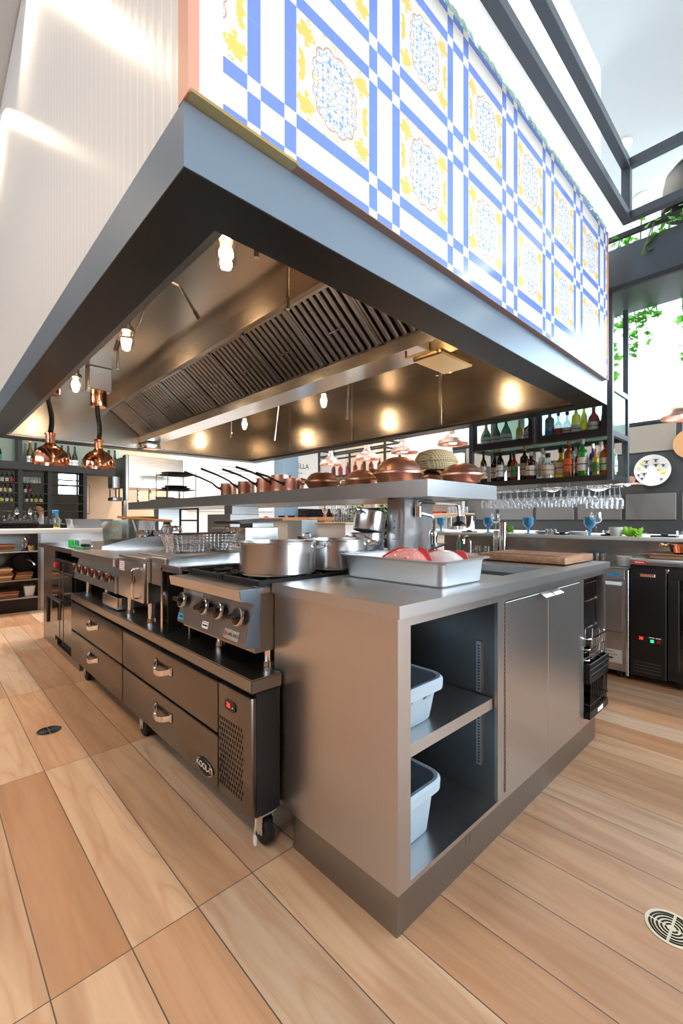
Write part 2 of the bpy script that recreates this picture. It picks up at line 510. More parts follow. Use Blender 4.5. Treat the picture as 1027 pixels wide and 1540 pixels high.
def mat_weave():
    t = NT('woven_cane')
    co = t.n('TexCoord').outputs['Object']
    w1 = t.n('TexWave', Vector=co, Scale=26.0, Distortion=1.0).outputs[1]
    w2 = t.n('TexWave', Vector=co, Scale=26.0, Distortion=1.0); w2.bands_direction = 'Z'
    h = t.math('MAXIMUM', w1, w2.outputs[1])
    c = t.mix(h, rgb(150, 116, 74), rgb(226, 204, 160))
    p = t.n('BsdfPrincipled', Base__Color=c, Roughness=0.7)
    b = t.n('Bump', Strength=0.6, Distance=0.005, Height=h)
    t.t.links.new(b.outputs[0], p.inputs['Normal'])
    return t.surf(p)
M['weave'] = mat_weave()

def mat_butcher():
    t = NT('board_wood')
    co = t.n('TexCoord').outputs['Object']
    mp = t.n('Mapping', Vector=co); mp.inputs['Scale'].default_value = (3.0, 26.0, 40.0)
    n1 = t.n('TexNoise', Vector=mp.outputs[0], Scale=1.6, Detail=4.0, Distortion=0.5).outputs[0]
    n2 = t.n('TexNoise', Vector=co, Scale=5.0, Detail=3.0).outputs[0]
    c = t.ramp(n1, [(0.25, rgb(110, 66, 40)), (0.5, rgb(165, 112, 76)), (0.75, rgb(205, 160, 118))])
    c = t.mix(t.math('MULTIPLY', n2, 0.5), c, rgb(186, 150, 122))
    p = t.n('BsdfPrincipled', Base__Color=c, Roughness=0.38)
    return t.surf(p)
M['butcher'] = mat_butcher()

def mat_fish():
    t = NT('red_fish_skin')
    co = t.n('TexCoord').outputs['Object']
    s = t.n('SeparateXYZ', Vector=co)
    n1 = t.n('TexNoise', Vector=co, Scale=22.0, Detail=4.0).outputs[0]
    vo = t.n('TexVoronoi', Vector=co, Scale=120.0).outputs[0]
    g = t.math('ADD', t.math('MULTIPLY', s.outputs[2], 9.0), t.math('MULTIPLY', n1, 0.7))
    c = t.ramp(g, [(0.2, rgb(236, 224, 224)), (0.62, rgb(238, 196, 194)), (1.0, rgb(226, 128, 126))])
    c = t.mix(t.math('MULTIPLY', vo, 0.35), c, rgb(250, 232, 230))
    p = t.n('BsdfPrincipled', Base__Color=c, Roughness=0.2)
    p.inputs['Coat Weight'].default_value = 0.5
    return t.surf(p)
M['fish'] = mat_fish()
M['fish_white'] = plain('pale_fish_skin', rgb(236, 226, 226), 0.2, var=0.05, scale=40, coat=0.5)
M['fish_fin'] = plain('red_fin', rgb(214, 62, 58), 0.3, var=0.2, scale=40)
def leafmat(name, col):
    t = NT(name)
    co = t.n('TexCoord').outputs['Object']
    nz = t.n('TexNoise', Vector=co, Scale=26.0, Detail=2.0).outputs[0]
    c = t.mix(nz, tuple(v * .6 for v in col[:3]) + (1,), tuple(min(1, v * 1.3) for v in col[:3]) + (1,))
    p = t.n('BsdfPrincipled', Base__Color=c, Roughness=0.45)
    tr = t.n('BsdfTranslucent', Color=c)
    return t.surf(t.n('MixShader', i0=0.5, i1=p.outputs[0], i2=tr.outputs[0]))
M['leaf'] = leafmat('ivy_leaf', rgb(110, 190, 70))
M['leaf_dark'] = plain('plant_leaf', rgb(46, 92, 40), 0.45, var=0.35, scale=30)
M['lettuce'] = leafmat('lettuce_leaf', rgb(165, 215, 80))
M['stem'] = plain('vine_stem', rgb(110, 120, 60), 0.6)
M['skin'] = plain('skin', rgb(214, 160, 130), 0.5)
M['hair'] = plain('dark_hair', rgb(28, 22, 20), 0.5)
M['shirt'] = plain('white_shirt', rgb(222, 230, 236), 0.7)
M['grille'] = plain('black_hole', rgb(8, 8, 8), 0.8)
# ================================================================== SETTING
b = new(); box(b, -6, 9, -7, 13, -0.1, 0.0); struct('floor', b, M['floor'])
b = new(); box(b, -6, 9, -7, 13, 4.5, 4.6); struct('ceiling', b, M['ceil'])
# back wall: cream part, white part, then a slate column
b = new(); box(b, 1.93, 3.35, 8.2, 8.35, 0, 4.5); struct('wall_back', b, M['cream'])
b = new(); box(b, 3.35, 3.5, 8.35, 12.6, 0, 4.5); struct('wall_alcove_side', b, M['cream'])
b = new()
box(b, -6, 2.45, 12.6, 12.75, 0, 4.5); box(b, 3.30, 3.5, 12.6, 12.75, 0, 4.5); box(b, 2.45, 3.30, 12.6, 12.75, 0, 1.75); box(b, 2.45, 3.30, 12.6, 12.75, 2.45, 4.5)
struct('wall_alcove_back', b, M['alcove'])
b = new(); box(b, 2.45, 3.30, 12.66, 12.67, 1.75, 2.45); struct('reflection_window', b, M['glass_pane'])  # added window standing in for bright window reflections
b = new(); box(b, 2.84, 2.88, 12.62, 12.70, 1.75, 2.45); box(b, 2.45, 2.84, 12.62, 12.70, 2.08, 2.11); box(b, 2.88, 3.30, 12.62, 12.70, 2.08, 2.11); struct('reflection_window_frame', b, M['blackmetal'])
b = new(); box(b, 3.35, 7.2, 8.2, 8.35, 0, 4.5); struct('wall_back_white', b, M['wall_white'])
b = new(); box(b, 5.72, 6.12, 7.85, 8.2, 0, 4.5, 0.004); struct('wall_column', b, M['slate'])
# right wall: dark panelled stretch by the bar, white above and beyond
b = new(); box(b, 7.0, 7.15, -7, 4.45, 0, 2.43); struct('wall_right_dark', b, M['wall_dark'])
b = new(); box(b, 7.02, 7.15, 3.2, 8.2, 2.43, 4.5); box(b, 7.02, 7.15, 4.45, 8.2, 0, 2.43); struct('wall_right', b, M['wall_white'])
b = new(); box(b, 7.06, 7.07, -7, 3.2, 2.43, 4.5); struct('window_1', b, M['glass_pane'])
b = new()
for y in (-5, -3, -1.2, 3.17): box(b, 7.03, 7.10, y, y + .05, 2.43, 4.5)
box(b, 7.03, 7.10, -7, 3.2, 4.44, 4.5)
struct('window_1_frame', b, M['blackmetal'])
b = new(); box(b, 6.985, 7.02, -7, 4.45, 2.40, 2.435); struct('trim_wall_right', b, M['blackmetal'])
ypan = [(4.17, 3.62), (3.556, 3.002), (2.945, 2.394), (2.339, 1.778), (1.73, 1.171), (1.11, 0.55)]
for k, (a, c) in enumerate(ypan):
    b = new(); box(b, 6.985, 7.0, c, a, 1.125, 1.47, 0.004); struct('wall_panel_lower_%d' % (k + 1), b, M['panel_grey'])
    b = new(); box(b, 6.985, 7.0, c, a, 2.02, 2.375, 0.004); struct('wall_panel_upper_%d' % (k + 1), b, M['panel_taupe'])
b = new(); box(b, 7.008, 7.0195, 5.97, 7.25, 0, 4.5); struct('wall_right_cream', b, M['cream'])
# left side of the room (out of frame): wooden wall that closes the place
b = new(); box(b, -6.1, -6, -7, 13, 0, 3.1); box(b, -6.1, -6, -7, 13, 4.4, 4.5); box(b, -6.1, -6, -7, -1, 3.1, 4.4); box(b, -6.1, -6, 6.5, 13, 3.1, 4.4); struct('wall_left', b, M['wood_mid'])
b = new(); box(b, -6.06, -6.05, -1, 6.5, 3.1, 4.4); struct('added_clerestory', b, M['glass_pane'])  # unseen clerestory added to brighten the ribbed sheet and ceiling
b = new(); box(b, -6, 0.9, -7.1, -7, 0, 4.5); struct('daylight_block_wall', b, M['wood_dark'])  # unseen wall, sized to hold daylight off the left floor

# bulkhead over the cooking line: tiled face, ribbed sheet face, white upper part
b = new(); box(b, 0.50, 3.69, 1.075, 5.90, 2.62, 4.5)
box(b, 0.50, 0.53, 1.075, 5.90, 2.165, 2.62); box(b, 3.66, 3.69, 1.075, 5.90, 2.165, 2.62); box(b, 0.53, 3.66, 1.075, 1.10, 2.165, 2.62); box(b, 0.53, 3.66, 5.87, 5.90, 2.165, 2.62)
struct('wall_bulkhead', b, M['wall_white'])
b = new(); box(b, 0.565, 3.698, 1.035, 1.074, 2.165, 3.262); struct('wall_tiled', b, M['azulejo'])
b = new(); box(b, 0.478, 0.5645, 1.036, 1.074, 2.165, 4.49); struct('wall_tiled_plain_end', b, M['wall_white'])
b = new(); box(b, 0.476, 0.499, 1.092, 5.90, 2.165, 4.49); struct('wall_ribbed_sheet', b, M['polycarb'])
b = new(); box(b, 0.470, 0.499, 1.034, 1.0915, 2.165, 4.49); struct('trim_corner', b, M['orange_trim'])
b = new(); box(b, 3.699, 3.715, 1.03, 1.09, 2.165, 3.262); struct('trim_tile_end', b, M['orange_trim'])
b = new(); box(b, 0.475, 0.80, 1.026, 1.0345, 2.1632, 2.172); box(b, 0.475, 0.80, 1.0346, 1.0745, 2.1632, 2.1648); struct('trim_tile_foot', b, M['brass'])
b = new(); box(b, 0.8005, 3.70, 1.030, 1.0345, 2.1632, 2.167); box(b, 0.8005, 3.70, 1.0346, 1.0745, 2.1632, 2.1648); struct('trim_tile_foot_far', b, M['foot_trim'])
def rope(bm, x0, x1, y, z, r=0.012):
    n = 260
    for ph in (0, PI):
        tube(bm, [(x0 + (x1 - x0) * k / n, y + 0.008 * math.cos(k * 0.55 + ph), z + 0.012 * math.sin(k * 0.55 + ph)) for k in range(n + 1)], r, 6)
b = new(); rope(b, 0.66, 3.69, 1.045, 3.283, 0.008); struct('trim_tile_crown', b, M['glass_green'], True)

# ================================================================== HOOD
hood = thing('extraction_hood', 'big charcoal island extraction hood with black underside and rows of steel baffle filters', 'hood', (2.13, 3.5, 2.0))
X0, X1, Y0, Y1 = 0.471, 3.784, 1.06, 5.93
IX0, IX1, IY0, IY1 = 0.643, 3.626, 1.231, 5.75
b = new()
box(b, X0, X0 + 0.012, Y0, Y1, 2.0, 2.163); box(b, X1 - 0.012, X1, Y0, Y1, 2.0, 2.163)
box(b, X0 + 0.012, X1 - 0.012, Y0, Y0 + 0.012, 2.0, 2.163); box(b, X0 + 0.012, X1 - 0.012, Y1 - 0.012, Y1, 2.0, 2.163)
box(b, X0 + 0.012, 0.50, Y0 + 0.012, Y1 - 0.012, 2.158, 2.163)
box(b, 3.69, X1 - 0.012, Y0 + 0.012, Y1 - 0.012, 2.158, 2.163)
obj('fascia', b, M['charcoal'], hood, False)
b = new()
box(b, X0 + 0.002, IX0, Y0 + 0.002, Y1 - 0.002, 1.998, 2.010); box(b, IX1, X1 - 0.002, Y0 + 0.002, Y1 - 0.002, 1.998, 2.010)
box(b, IX0, IX1, Y0 + 0.002, IY0, 1.998, 2.010); box(b, IX0, IX1, IY1, Y1 - 0.002, 1.998, 2.010)
obj('underside_frame', b, M['ring_black'], hood, False)
b = new()   # gutter flange inside the frame
for (a0, a1, c0, c1) in ((IX0 - 0.01, IX0 + 0.045, IY0, IY1), (IX1 - 0.02, IX1 + 0.01, IY0, IY1), (IX0 + 0.045, IX1 - 0.02, IY0 - 0.01, IY0 + 0.035), (IX0 + 0.045, IX1 - 0.02, IY1 - 0.02, IY1 + 0.01)):
    box(b, a0, a1, c0, c1, 2.022, 2.03)
obj('gutter_flange', b, M['steel_dark'], hood, False)
CZ = 2.58
b = new()
box(b, IX0 - 0.02, IX0 - 0.01, IY0 - 0.01, IY1 + 0.01, 2.01, CZ); box(b, IX1 + 0.01, IX1 + 0.02, IY0 - 0.01, IY1 + 0.01, 2.01, CZ)
box(b, IX0 - 0.01, IX1 + 0.01, IY0 - 0.02, IY0 - 0.01, 2.01, CZ); box(b, IX0 - 0.01, IX1 + 0.01, IY1 + 0.01, IY1 + 0.02, 2.01, CZ)
box(b, IX0 - 0.02, IX1 + 0.02, IY0 - 0.02, IY1 + 0.02, CZ, CZ + 0.01)
obj('steel_liner', b, M['steel_hood'], hood, False)
b = new()
for yy in (2.45, 3.65, 4.85):
    box(b, IX1 + 0.003, IX1 + 0.0099, yy - 0.016, yy + 0.016, 2.03, CZ - 0.001)
obj('liner_seam', b, M['steel_bright'], hood, False)
b = new()   # plenum wall above the filters
box(b, 1.625, 1.64, IY0 - 0.01, IY1 + 0.01, 2.45, CZ); box(b, 2.54, 2.555, IY0 - 0.01, IY1 + 0.01, 2.45, CZ)
box(b, 1.600, 1.66, IY0 - 0.01, IY1 + 0.01, 2.435, 2.45)
obj('plenum_wall', b, M['steel_hood'], hood, False)
b = new()
prism(b, [(1.985, 2.17), (1.985, 2.085), (2.195, 2.085), (2.195, 2.17), (2.185, 2.17), (2.185, 2.095), (1.995, 2.095), (1.995, 2.17)], 'y', IY0, IY1)
obj('grease_trough', b, M['steel_bright'], hood, False)
b = new(); box(b, 2.0, 2.18, 5.56, 5.74, 2.0, 2.083, 0.012, 2); obj('grease_cup', b, M['steel_bright'], hood)
b = new(); box(b, 2.02, 2.34, 1.35, 1.55, 2.02, 2.05, 0.008); tube(b, [(1.98, 1.40, 2.075), (1.98, 1.40, 2.035), (1.98, 1.56, 2.035), (1.98, 1.56, 2.075)], 0.007, 8)
obj('cup_bracket', b, M['brass'], hood)
# filters: left bank seen, one module per part
pa, pb = Vector((1.995, 0, 2.165)), Vector((1.645, 0, 2.445))
sl = (pb - pa); L = sl.length; ang = math.atan2(sl.z, -sl.x)
NF = 9; W = (IY1 - IY0) / NF
def filter_bm():
    m = new()   # local: x along slope (0..L), y width, z normal towards the room
    fw = 0.016
    box(m, 0, L, 0.003, 0.003 + fw, -0.02, 0.012); box(m, 0, L, W - 0.003 - fw, W - 0.003, -0.02, 0.012)
    box(m, 0, fw, 0.003, W - 0.003, -0.02, 0.012); box(m, L - fw, L, 0.003, W - 0.003, -0.02, 0.012)
    ns = 8; pitch = (W - 2 * fw - 0.006) / ns
    for k in range(ns):
        c0 = 0.003 + fw + pitch * (k + 0.5); h = pitch * 0.36
        prof = [(c0 - h, -0.012), (c0 - h * 0.82, 0.002), (c0 - h * 0.4, 0.009), (c0 + h * 0.4, 0.009), (c0 + h * 0.82, 0.002), (c0 + h, -0.012)]
        prism(m, prof, 'x', fw, L - fw)
    return m
def back_bm():
    m = new(); box(m, 0, L, 0, W * NF, -0.06, -0.05); return m
R = Matrix(((-math.cos(ang), 0, -math.sin(ang)), (0, 1, 0), (math.sin(ang), 0, -math.cos(ang)))).to_4x4()
def put_slope(o, y):
    o.matrix_basis = Matrix.Translation(Vector((pa.x, y, pa.z)) - hood.location) @ R
f0 = obj('baffle_filter', filter_bm(), M['steel_dark']); f0.parent = hood; put_slope(f0, IY0)
hb = new(); tube(hb, [(L * 0.45, W / 2 - 0.05, 0.01), (L * 0.45, W / 2 - 0.05, 0.03), (L * 0.45, W / 2 + 0.05, 0.03), (L * 0.45, W / 2 + 0.05, 0.01)], 0.004, 6)
h0 = obj('filter_handle', hb, M['steel_bright']); h0.parent = f0
for k in range(1, NF):
    f = f0.copy(); COL.objects.link(f); f.parent = hood; put_slope(f, IY0 + W * k)
    h = h0.copy(); COL.objects.link(h); h.parent = f
fb = obj('filter_backing', back_bm(), M['grille'], None, False); fb.parent = hood; put_slope(fb, IY0)
b = new(); prism(b, [(2.185, 2.165), (2.20, 2.15), (2.555, 2.435), (2.54, 2.45)], 'y', IY0, IY1); obj('far_filter_bank', b, M['steel_dark'], hood, False)
# jar lights under the liner ceiling
def jar(x, y):
    m = new(); lathe(m, [(0.0, CZ), (0.055, CZ), (0.055, CZ - 0.03), (0.03, CZ - 0.04), (0.03, CZ - 0.10), (0.052, CZ - 0.105), (0.052, CZ - 0.135), (0, CZ - 0.135)], (x, y, 0), 20)
    base = obj('jar_light', m, M['steel_hood'], hood)
    z1 = CZ - 0.135
    m = new(); lathe(m, [(0.047, z1), (0.050, z1 - 0.02), (0.050, z1 - 0.085), (0.040, z1 - 0.118), (0.02, z1 - 0.132), (0, z1 - 0.135)], (x, y, 0), 20); obj('jar_glass', m, M['glass_lamp'], base)
    m = new(); lathe(m, [(0.0, z1), (0.018, z1), (0.020, z1 - 0.02), (0.034, z1 - 0.05), (0.034, z1 - 0.07), (0.02, z1 - 0.092), (0, z1 - 0.098)], (x, y, 0), 16); obj('bulb', m, M['bulb'], base)
for x, ys in ((1.05, (1.90, 3.30, 4.70)), (3.10, (2.0, 3.54, 5.12))):
    for y in ys: jar(x, y)
# conduits and fire suppression drops
b = new()
tube(b, [(1.05, 1.30, CZ - 0.02), (1.05, 5.6, CZ - 0.02)], 0.011, 8)
tube(b, [(3.10, 1.30, CZ - 0.02), (3.10, 5.6, CZ - 0.02)], 0.011, 8)
for y in (2.62, 4.0): lathe(b, [(0, CZ - 0.045), (0.022, CZ - 0.045), (0.022, CZ), (0, CZ)], (1.05, y, 0), 10)
obj('conduit', b, M['brass'], hood)
def drop(pts, tip=True):
    m = new(); tube(m, pts, 0.0085, 8)
    d = (Vector(pts[-1]) - Vector(pts[-2])).normalized()
    if tip: cyl(m, Vector(pts[-1]) - d * 0.045, Vector(pts[-1]) + d * 0.02, 0.013, 10)
    obj('nozzle_pipe', m, M['steel_bright'], hood)
drop([(1.05, 2.62, CZ - 0.03), (1.12, 2.58, CZ - 0.06), (1.17, 2.44, CZ - 0.28)])
drop([(1.05, 2.78, CZ - 0.03), (1.05, 2.88, CZ - 0.05), (0.98, 2.95, CZ - 0.30), (0.90, 2.95, CZ - 0.31), (0.88, 2.95, CZ - 0.39)])
drop([(1.50, 2.02, CZ), (1.50, 2.02, 2.33)])
drop([(1.25, 1.95, CZ), (1.25, 1.95, 2.49)], True)
drop([(1.25, 4.15, CZ), (1.25, 4.15, 2.46)], True)
drop([(2.9, 2.95, CZ), (2.9, 2.98, 2.09)])
drop([(2.9, 4.04, CZ), (2.88, 4.12, 2.03)])
drop([(2.9, 5.09, CZ), (2.9, 5.12, 2.2)])
drop([(2.9, 1.98, CZ), (2.9, 1.98, 2.26)])

# heat lamps over the pass
def heat_lamp(x, y, zb, label):
    t = thing('heat_lamp', label, 'heat lamp', (x, y, zb), 'copper heat lamps over the pass')
    m = new(); lathe(m, [(0.140, zb + 0.0), (0.1445, zb + 0.004), (0.143, zb + 0.04), (0.135, zb + 0.075), (0.112, zb + 0.115), (0.08, zb + 0.145), (0.05, zb + 0.16), (0.045, zb + 0.162), (0.044, zb + 0.158), (0.075, zb + 0.138), (0.108, zb + 0.108), (0.13, zb + 0.07), (0.138, zb + 0.02), (0.140, zb + 0.0)], (x, y, 0), 36); obj('lamp_shade', m, M['copper'], t)
    m = new(); lathe(m, [(0, zb + 0.15), (0.05, zb + 0.156), (0.042, zb + 0.175), (0.036, zb + 0.18), (0.036, zb + 0.245), (0.042, zb + 0.25), (0.042, zb + 0.265), (0.022, zb + 0.275), (0, zb + 0.275)], (x, y, 0), 20); obj('lamp_neck', m, M['copper'], t)
    m = new(); pts = []
    zt = 2.22
    n = 30
    for k in range(n + 1):
        f = k / n
        pts.append((x + 0.012 * math.sin(f * 5), y + 0.01 * math.sin(f * 3.3), zb + 0.27 + (zt - zb - 0.27) * f))
    tube(m, pts, [0.019 if k % 2 else 0.0225 for k in range(n + 1)], 10); obj('coiled_cord', m, M['black'], t)
    m = new(); lathe(m, [(0, 2.21), (0.068, 2.21), (0.072, 2.22), (0.072, 2.36), (0, 2.36)], (x, y, 0), 24); obj('canopy_can', m, M['copper'], t)
    m = new(); box(m, x - 0.1, x + 0.1, y - 0.07, y + 0.07, 2.36, CZ, 0.006); obj('mount_box', m, M['steel'], t)
    m = new(); lathe(m, [(0, zb + 0.03), (0.035, zb + 0.03), (0.045, zb + 0.07), (0.02, zb + 0.12), (0, zb + 0.13)], (x, y, 0), 16); obj('bulb', m, M['bulb_soft'], t)
heat_lamp(0.82, 4.53, 1.61, 'polished copper dome heat lamp hanging partly behind the hood edge, the left one')
heat_lamp(1.25, 4.72, 1.63, 'polished copper dome heat lamp hanging in full view under its steel mount box')

# ================================================================== HANGING FRAME AND BAR GANTRY
t = thing('ceiling_rack', 'open grey steel frame hung from the ceiling beside the tiled wall', 'steel frame', (2.0, -0.4, 3.19))
def beam(bm, a, c, w=0.055):
    a, c = Vector(a), Vector(c)
    lo = Vector((min(a.x, c.x), min(a.y, c.y), min(a.z, c.z))) - Vector((w / 2,) * 3)
    hi = Vector((max(a.x, c.x), max(a.y, c.y), max(a.z, c.z))) + Vector((w / 2,) * 3)
    box(bm, lo.x, hi.x, lo.y, hi.y, lo.z, hi.z, 0.002)
fx0, fx1, fy0, fy1 = 0.62, 3.56, -1.7, 0.875
for z in (3.22, 3.585):
    for (a, c) in (((fx0, fy1, z), (fx1, fy1, z)), ((fx1, fy0, z), (fx1, fy1 - 0.055, z)), ((fx0, fy0, z), (fx1 - 0.055, fy0, z)), ((fx0, fy0 + 0.055, z), (fx0, fy1 - 0.055, z))):
        b = new(); beam(b, a, c); obj('rail', b, M['frame_grey'], t, False)
for x, y in ((fx0, fy0), (fx0, fy1), (fx1, fy0), (fx1, fy1)):
    b = new(); box(b, x - 0.027, x + 0.027, y - 0.027, y + 0.027, 3.2475, 3.5575, 0.002); obj('post', b, M['frame_grey'], t, False)
for x in (0.62, 1.3):
    b = new(); cyl(b, (x, -1.7, 3.6125), (x, -1.7, 4.5), 0.008, 8); obj('hanger_rod', b, M['frame_grey'], t)
for x in (0.75, 1.2):
    b = new(); box(b, x - .03, x + .03, .9026, 1.0355, 3.57, 3.60); obj('wall_bracket', b, M['frame_grey'], t, False)
# ------------------------------------------------------------------ bottle maker
def bottle(name, label, x, y, z, h, r, kind, liquid, lab=None, cap='black', labh=(0.18, 0.5), group=None, shape='wine', rz=0.0):
    t = thing(name, label, 'bottle', (x, y, z), group)
    P = {'wine': [(0, 0), (r * .92, 0), (r, .015 * h), (r, .58 * h), (r * .9, .64 * h), (r * .45, .74 * h), (r * .36, .80 * h), (r * .34, .96 * h), (0, .96 * h)],
         'burgundy': [(0, 0), (r * .92, 0), (r, .015 * h), (r, .42 * h), (r * .85, .52 * h), (r * .5, .66 * h), (r * .36, .76 * h), (r * .34, .96 * h), (0, .96 * h)],
         'spirit': [(0, 0), (r * .95, 0), (r, .02 * h), (r, .62 * h), (r * .85, .69 * h), (r * .42, .74 * h), (r * .36, .78 * h), (r * .36, .93 * h), (0, .93 * h)],
         'flask': [(0, 0), (r * .8, 0), (r * .95, .05 * h), (r, .22 * h), (r * .95, .42 * h), (r * .7, .56 * h), (r * .38, .66 * h), (r * .27, .74 * h), (r * .25, .94 * h), (0, .94 * h)],
         'squat': [(0, 0), (r * .9, 0), (r, .03 * h), (r, .42 * h), (r * .8, .54 * h), (r * .4, .62 * h), (r * .3, .68 * h), (r * .3, .90 * h), (0, .90 * h)],
         'drop': [(0, 0), (r * .85, 0), (r, .1 * h), (r * .98, .3 * h), (r * .75, .6 * h), (r * .4, .86 * h), (r * .25, .95 * h), (0, .96 * h)]}[shape]
    m = new(); lathe(m, [(a, z + b) for a, b in P], (x, y, 0), 18)
    obj('bottle_glass', m, BG[liquid], t)
    if lab:
        m = new(); a, c = labh
        rr = r * 1.012
        lathe(m, [(rr, z + a * h), (rr + 0.0006, z + a * h), (rr + 0.0006, z + c * h), (rr, z + c * h), (rr, z + a * h)], (x, y, 0), 18)
        lo = obj('paper_label', m, M[lab], t)
        m = new(); zz = z + (a + (c - a) * 0.5) * h
        lathe(m, [(rr + 0.0004, zz - 0.012 * h), (rr + 0.0012, zz - 0.012 * h), (rr + 0.0012, zz + 0.012 * h), (rr + 0.0004, zz + 0.012 * h)], (x, y, 0), 18)
        obj('label_band', m, M['ink'], lo)
    if cap:
        m = new(); cr = r * (.40 if shape != 'flask' else .31)
        top = P[-1][1]
        lathe(m, [(0, z + top - .07 * h), (cr, z + top - .07 * h), (cr, z + h), (0, z + h)], (x, y, 0), 12)
        obj('bottle_cap', m, M[cap], t)
    return t

# ------------------------------------------------------------------ bar gantry
GX0, GX1, GY0, GY1 = 3.98, 4.46, 1.075, 2.345
ga = thing('bottle_gantry', 'black steel bottle cabinet hanging over the bar, with glass doors and a glass rack', 'bar cabinet', (4.2, 1.7, 1.45))
for x in (GX0, GX1 - 0.04):
    for y in (GY0, GY1 - 0.04):
        b = new(); box(b, x, x + 0.04, y, y + 0.04, 1.445, 2.94, 0.002); obj('corner_post', b, M['frame_grey'], ga, False)
b = new(); box(b, GX0 + 0.001, GX1 - 0.001, GY0 + 0.041, GY1 - 0.041, 1.445, 1.492); box(b, GX0 + 0.041, GX1 - 0.041, GY0 + 0.001, GY0 + 0.04, 1.445, 1.49); box(b, GX0 + 0.041, GX1 - 0.041, GY1 - 0.04, GY1 - 0.001, 1.445, 1.49)
obj('lower_shelf', b, M['blackmetal'], ga, False)
b = new(); box(b, GX0 + 0.03, GX1 - 0.001, GY0 + 0.041, GY1 - 0.041, 1.842, 1.852); obj('glass_shelf', b, M['glass_green'], ga, False)
b = new(); box(b, GX1 - 0.03, GX1 - 0.001, GY0 + 0.041, GY1 - 0.041, 1.80, 1.8415); box(b, GX0 + 0.041, GX1 - 0.041, GY0 + 0.001, GY0 + 0.035, 1.80, 1.8415); box(b, GX0 + 0.041, GX1 - 0.041, GY1 - 0.035, GY1 - 0.001, 1.80, 1.8415); box(b, GX0 + 0.041, GX1 - 0.041, GY0 + 0.001, GY0 + 0.035, 2.16, 2.20)
obj('middle_rail', b, M['frame_grey'], ga, False)
b = new(); box(b, GX0 + 0.001, GX1 - 0.001, GY0 + 0.041, GY1 - 0.041, 2.16, 2.20); obj('top_shelf', b, M['blackmetal'], ga, False)
b = new(); box(b, GX1 - 0.012, GX1 - 0.004, GY0 + 0.041, GY1 - 0.041, 1.853, 2.159); obj('back_pane', b, M['glass_green'], ga, False)
b = new(); box(b, GX0 + 0.08, GX1 - 0.08, GY0 + 0.012, GY0 + 0.018, 1.842, 2.159); obj('end_pane', b, M['glass_green'], ga, False)
for (a, c) in ((GY0 + 0.042, 1.668), (1.712, GY1 - 0.042)):
    b = new(); box(b, GX0 + 0.002, GX0 + 0.028, a, c, 1.80, 1.865); box(b, GX0 + 0.002, GX0 + 0.028, a, c, 2.12, 2.158)
    box(b, GX0 + 0.002, GX0 + 0.028, a, a + 0.035, 1.865, 2.12); box(b, GX0 + 0.002, GX0 + 0.028, c - 0.035, c, 1.865, 2.12)
    d = obj('cabinet_door', b, M['blackmetal'], ga, False)
    b = new(); box(b, GX0 + 0.012, GX0 + 0.016, a + 0.035, c - 0.035, 1.865, 2.12); obj('door_pane', b, M['glass_pane'], d, False)
b = new(); box(b, GX0 + 0.001, GX0 + 0.03, 1.6685, 1.7115, 1.80, 2.158); cyl(b, (GX0 - 0.004, 1.69, 1.82), (GX0 - 0.004, 1.69, 2.14), 0.005, 8); obj('door_mullion', b, M['frame_grey'], ga, False)
# wire glass rack below
b = new()
yy = GY0 + 0.05
while yy < GY1 - 0.02:
    tube(b, [(GX0 + 0.02, yy, 1.444), (GX0 + 0.02, yy, 1.412), (GX1 - 0.03, yy, 1.412), (GX1 - 0.03, yy, 1.444)], 0.003, 6); yy += 0.092
for x in (GX0 + 0.02, GX0 + 0.24, GX1 - 0.03): cyl(b, (x, GY0 + 0.03, 1.410), (x, GY1 - 0.03, 1.410), 0.003, 6)
obj('glass_rack', b, M['chrome'], ga)
# planter tray on top of the posts
b = new()
box(b, 3.93, 3.945, -0.9, 2.6, 2.945, 3.235); box(b, 4.52, 4.535, -0.9, 2.6, 2.945, 3.235); box(b, 3.945, 4.52, -0.9, 2.6, 2.945, 2.96)
box(b, 3.945, 4.52, 2.585, 2.6, 2.96, 3.235); box(b, 3.945, 4.52, -0.9, -0.885, 2.96, 3.235)
obj('planter_tray', b, M['frame_grey'], ga, False)
b = new(); box(b, 3.90, 3.93, -0.9, 2.6, 3.29, 3.325); box(b, 3.905, 3.935, -0.9, 2.6, 2.90, 2.935)
for y in (-0.88, 0.3, 2.56): box(b, 3.91, 3.93, y, y + 0.02, 2.935, 3.29)
obj('planter_rail', b, M['blackmetal'], ga, False)

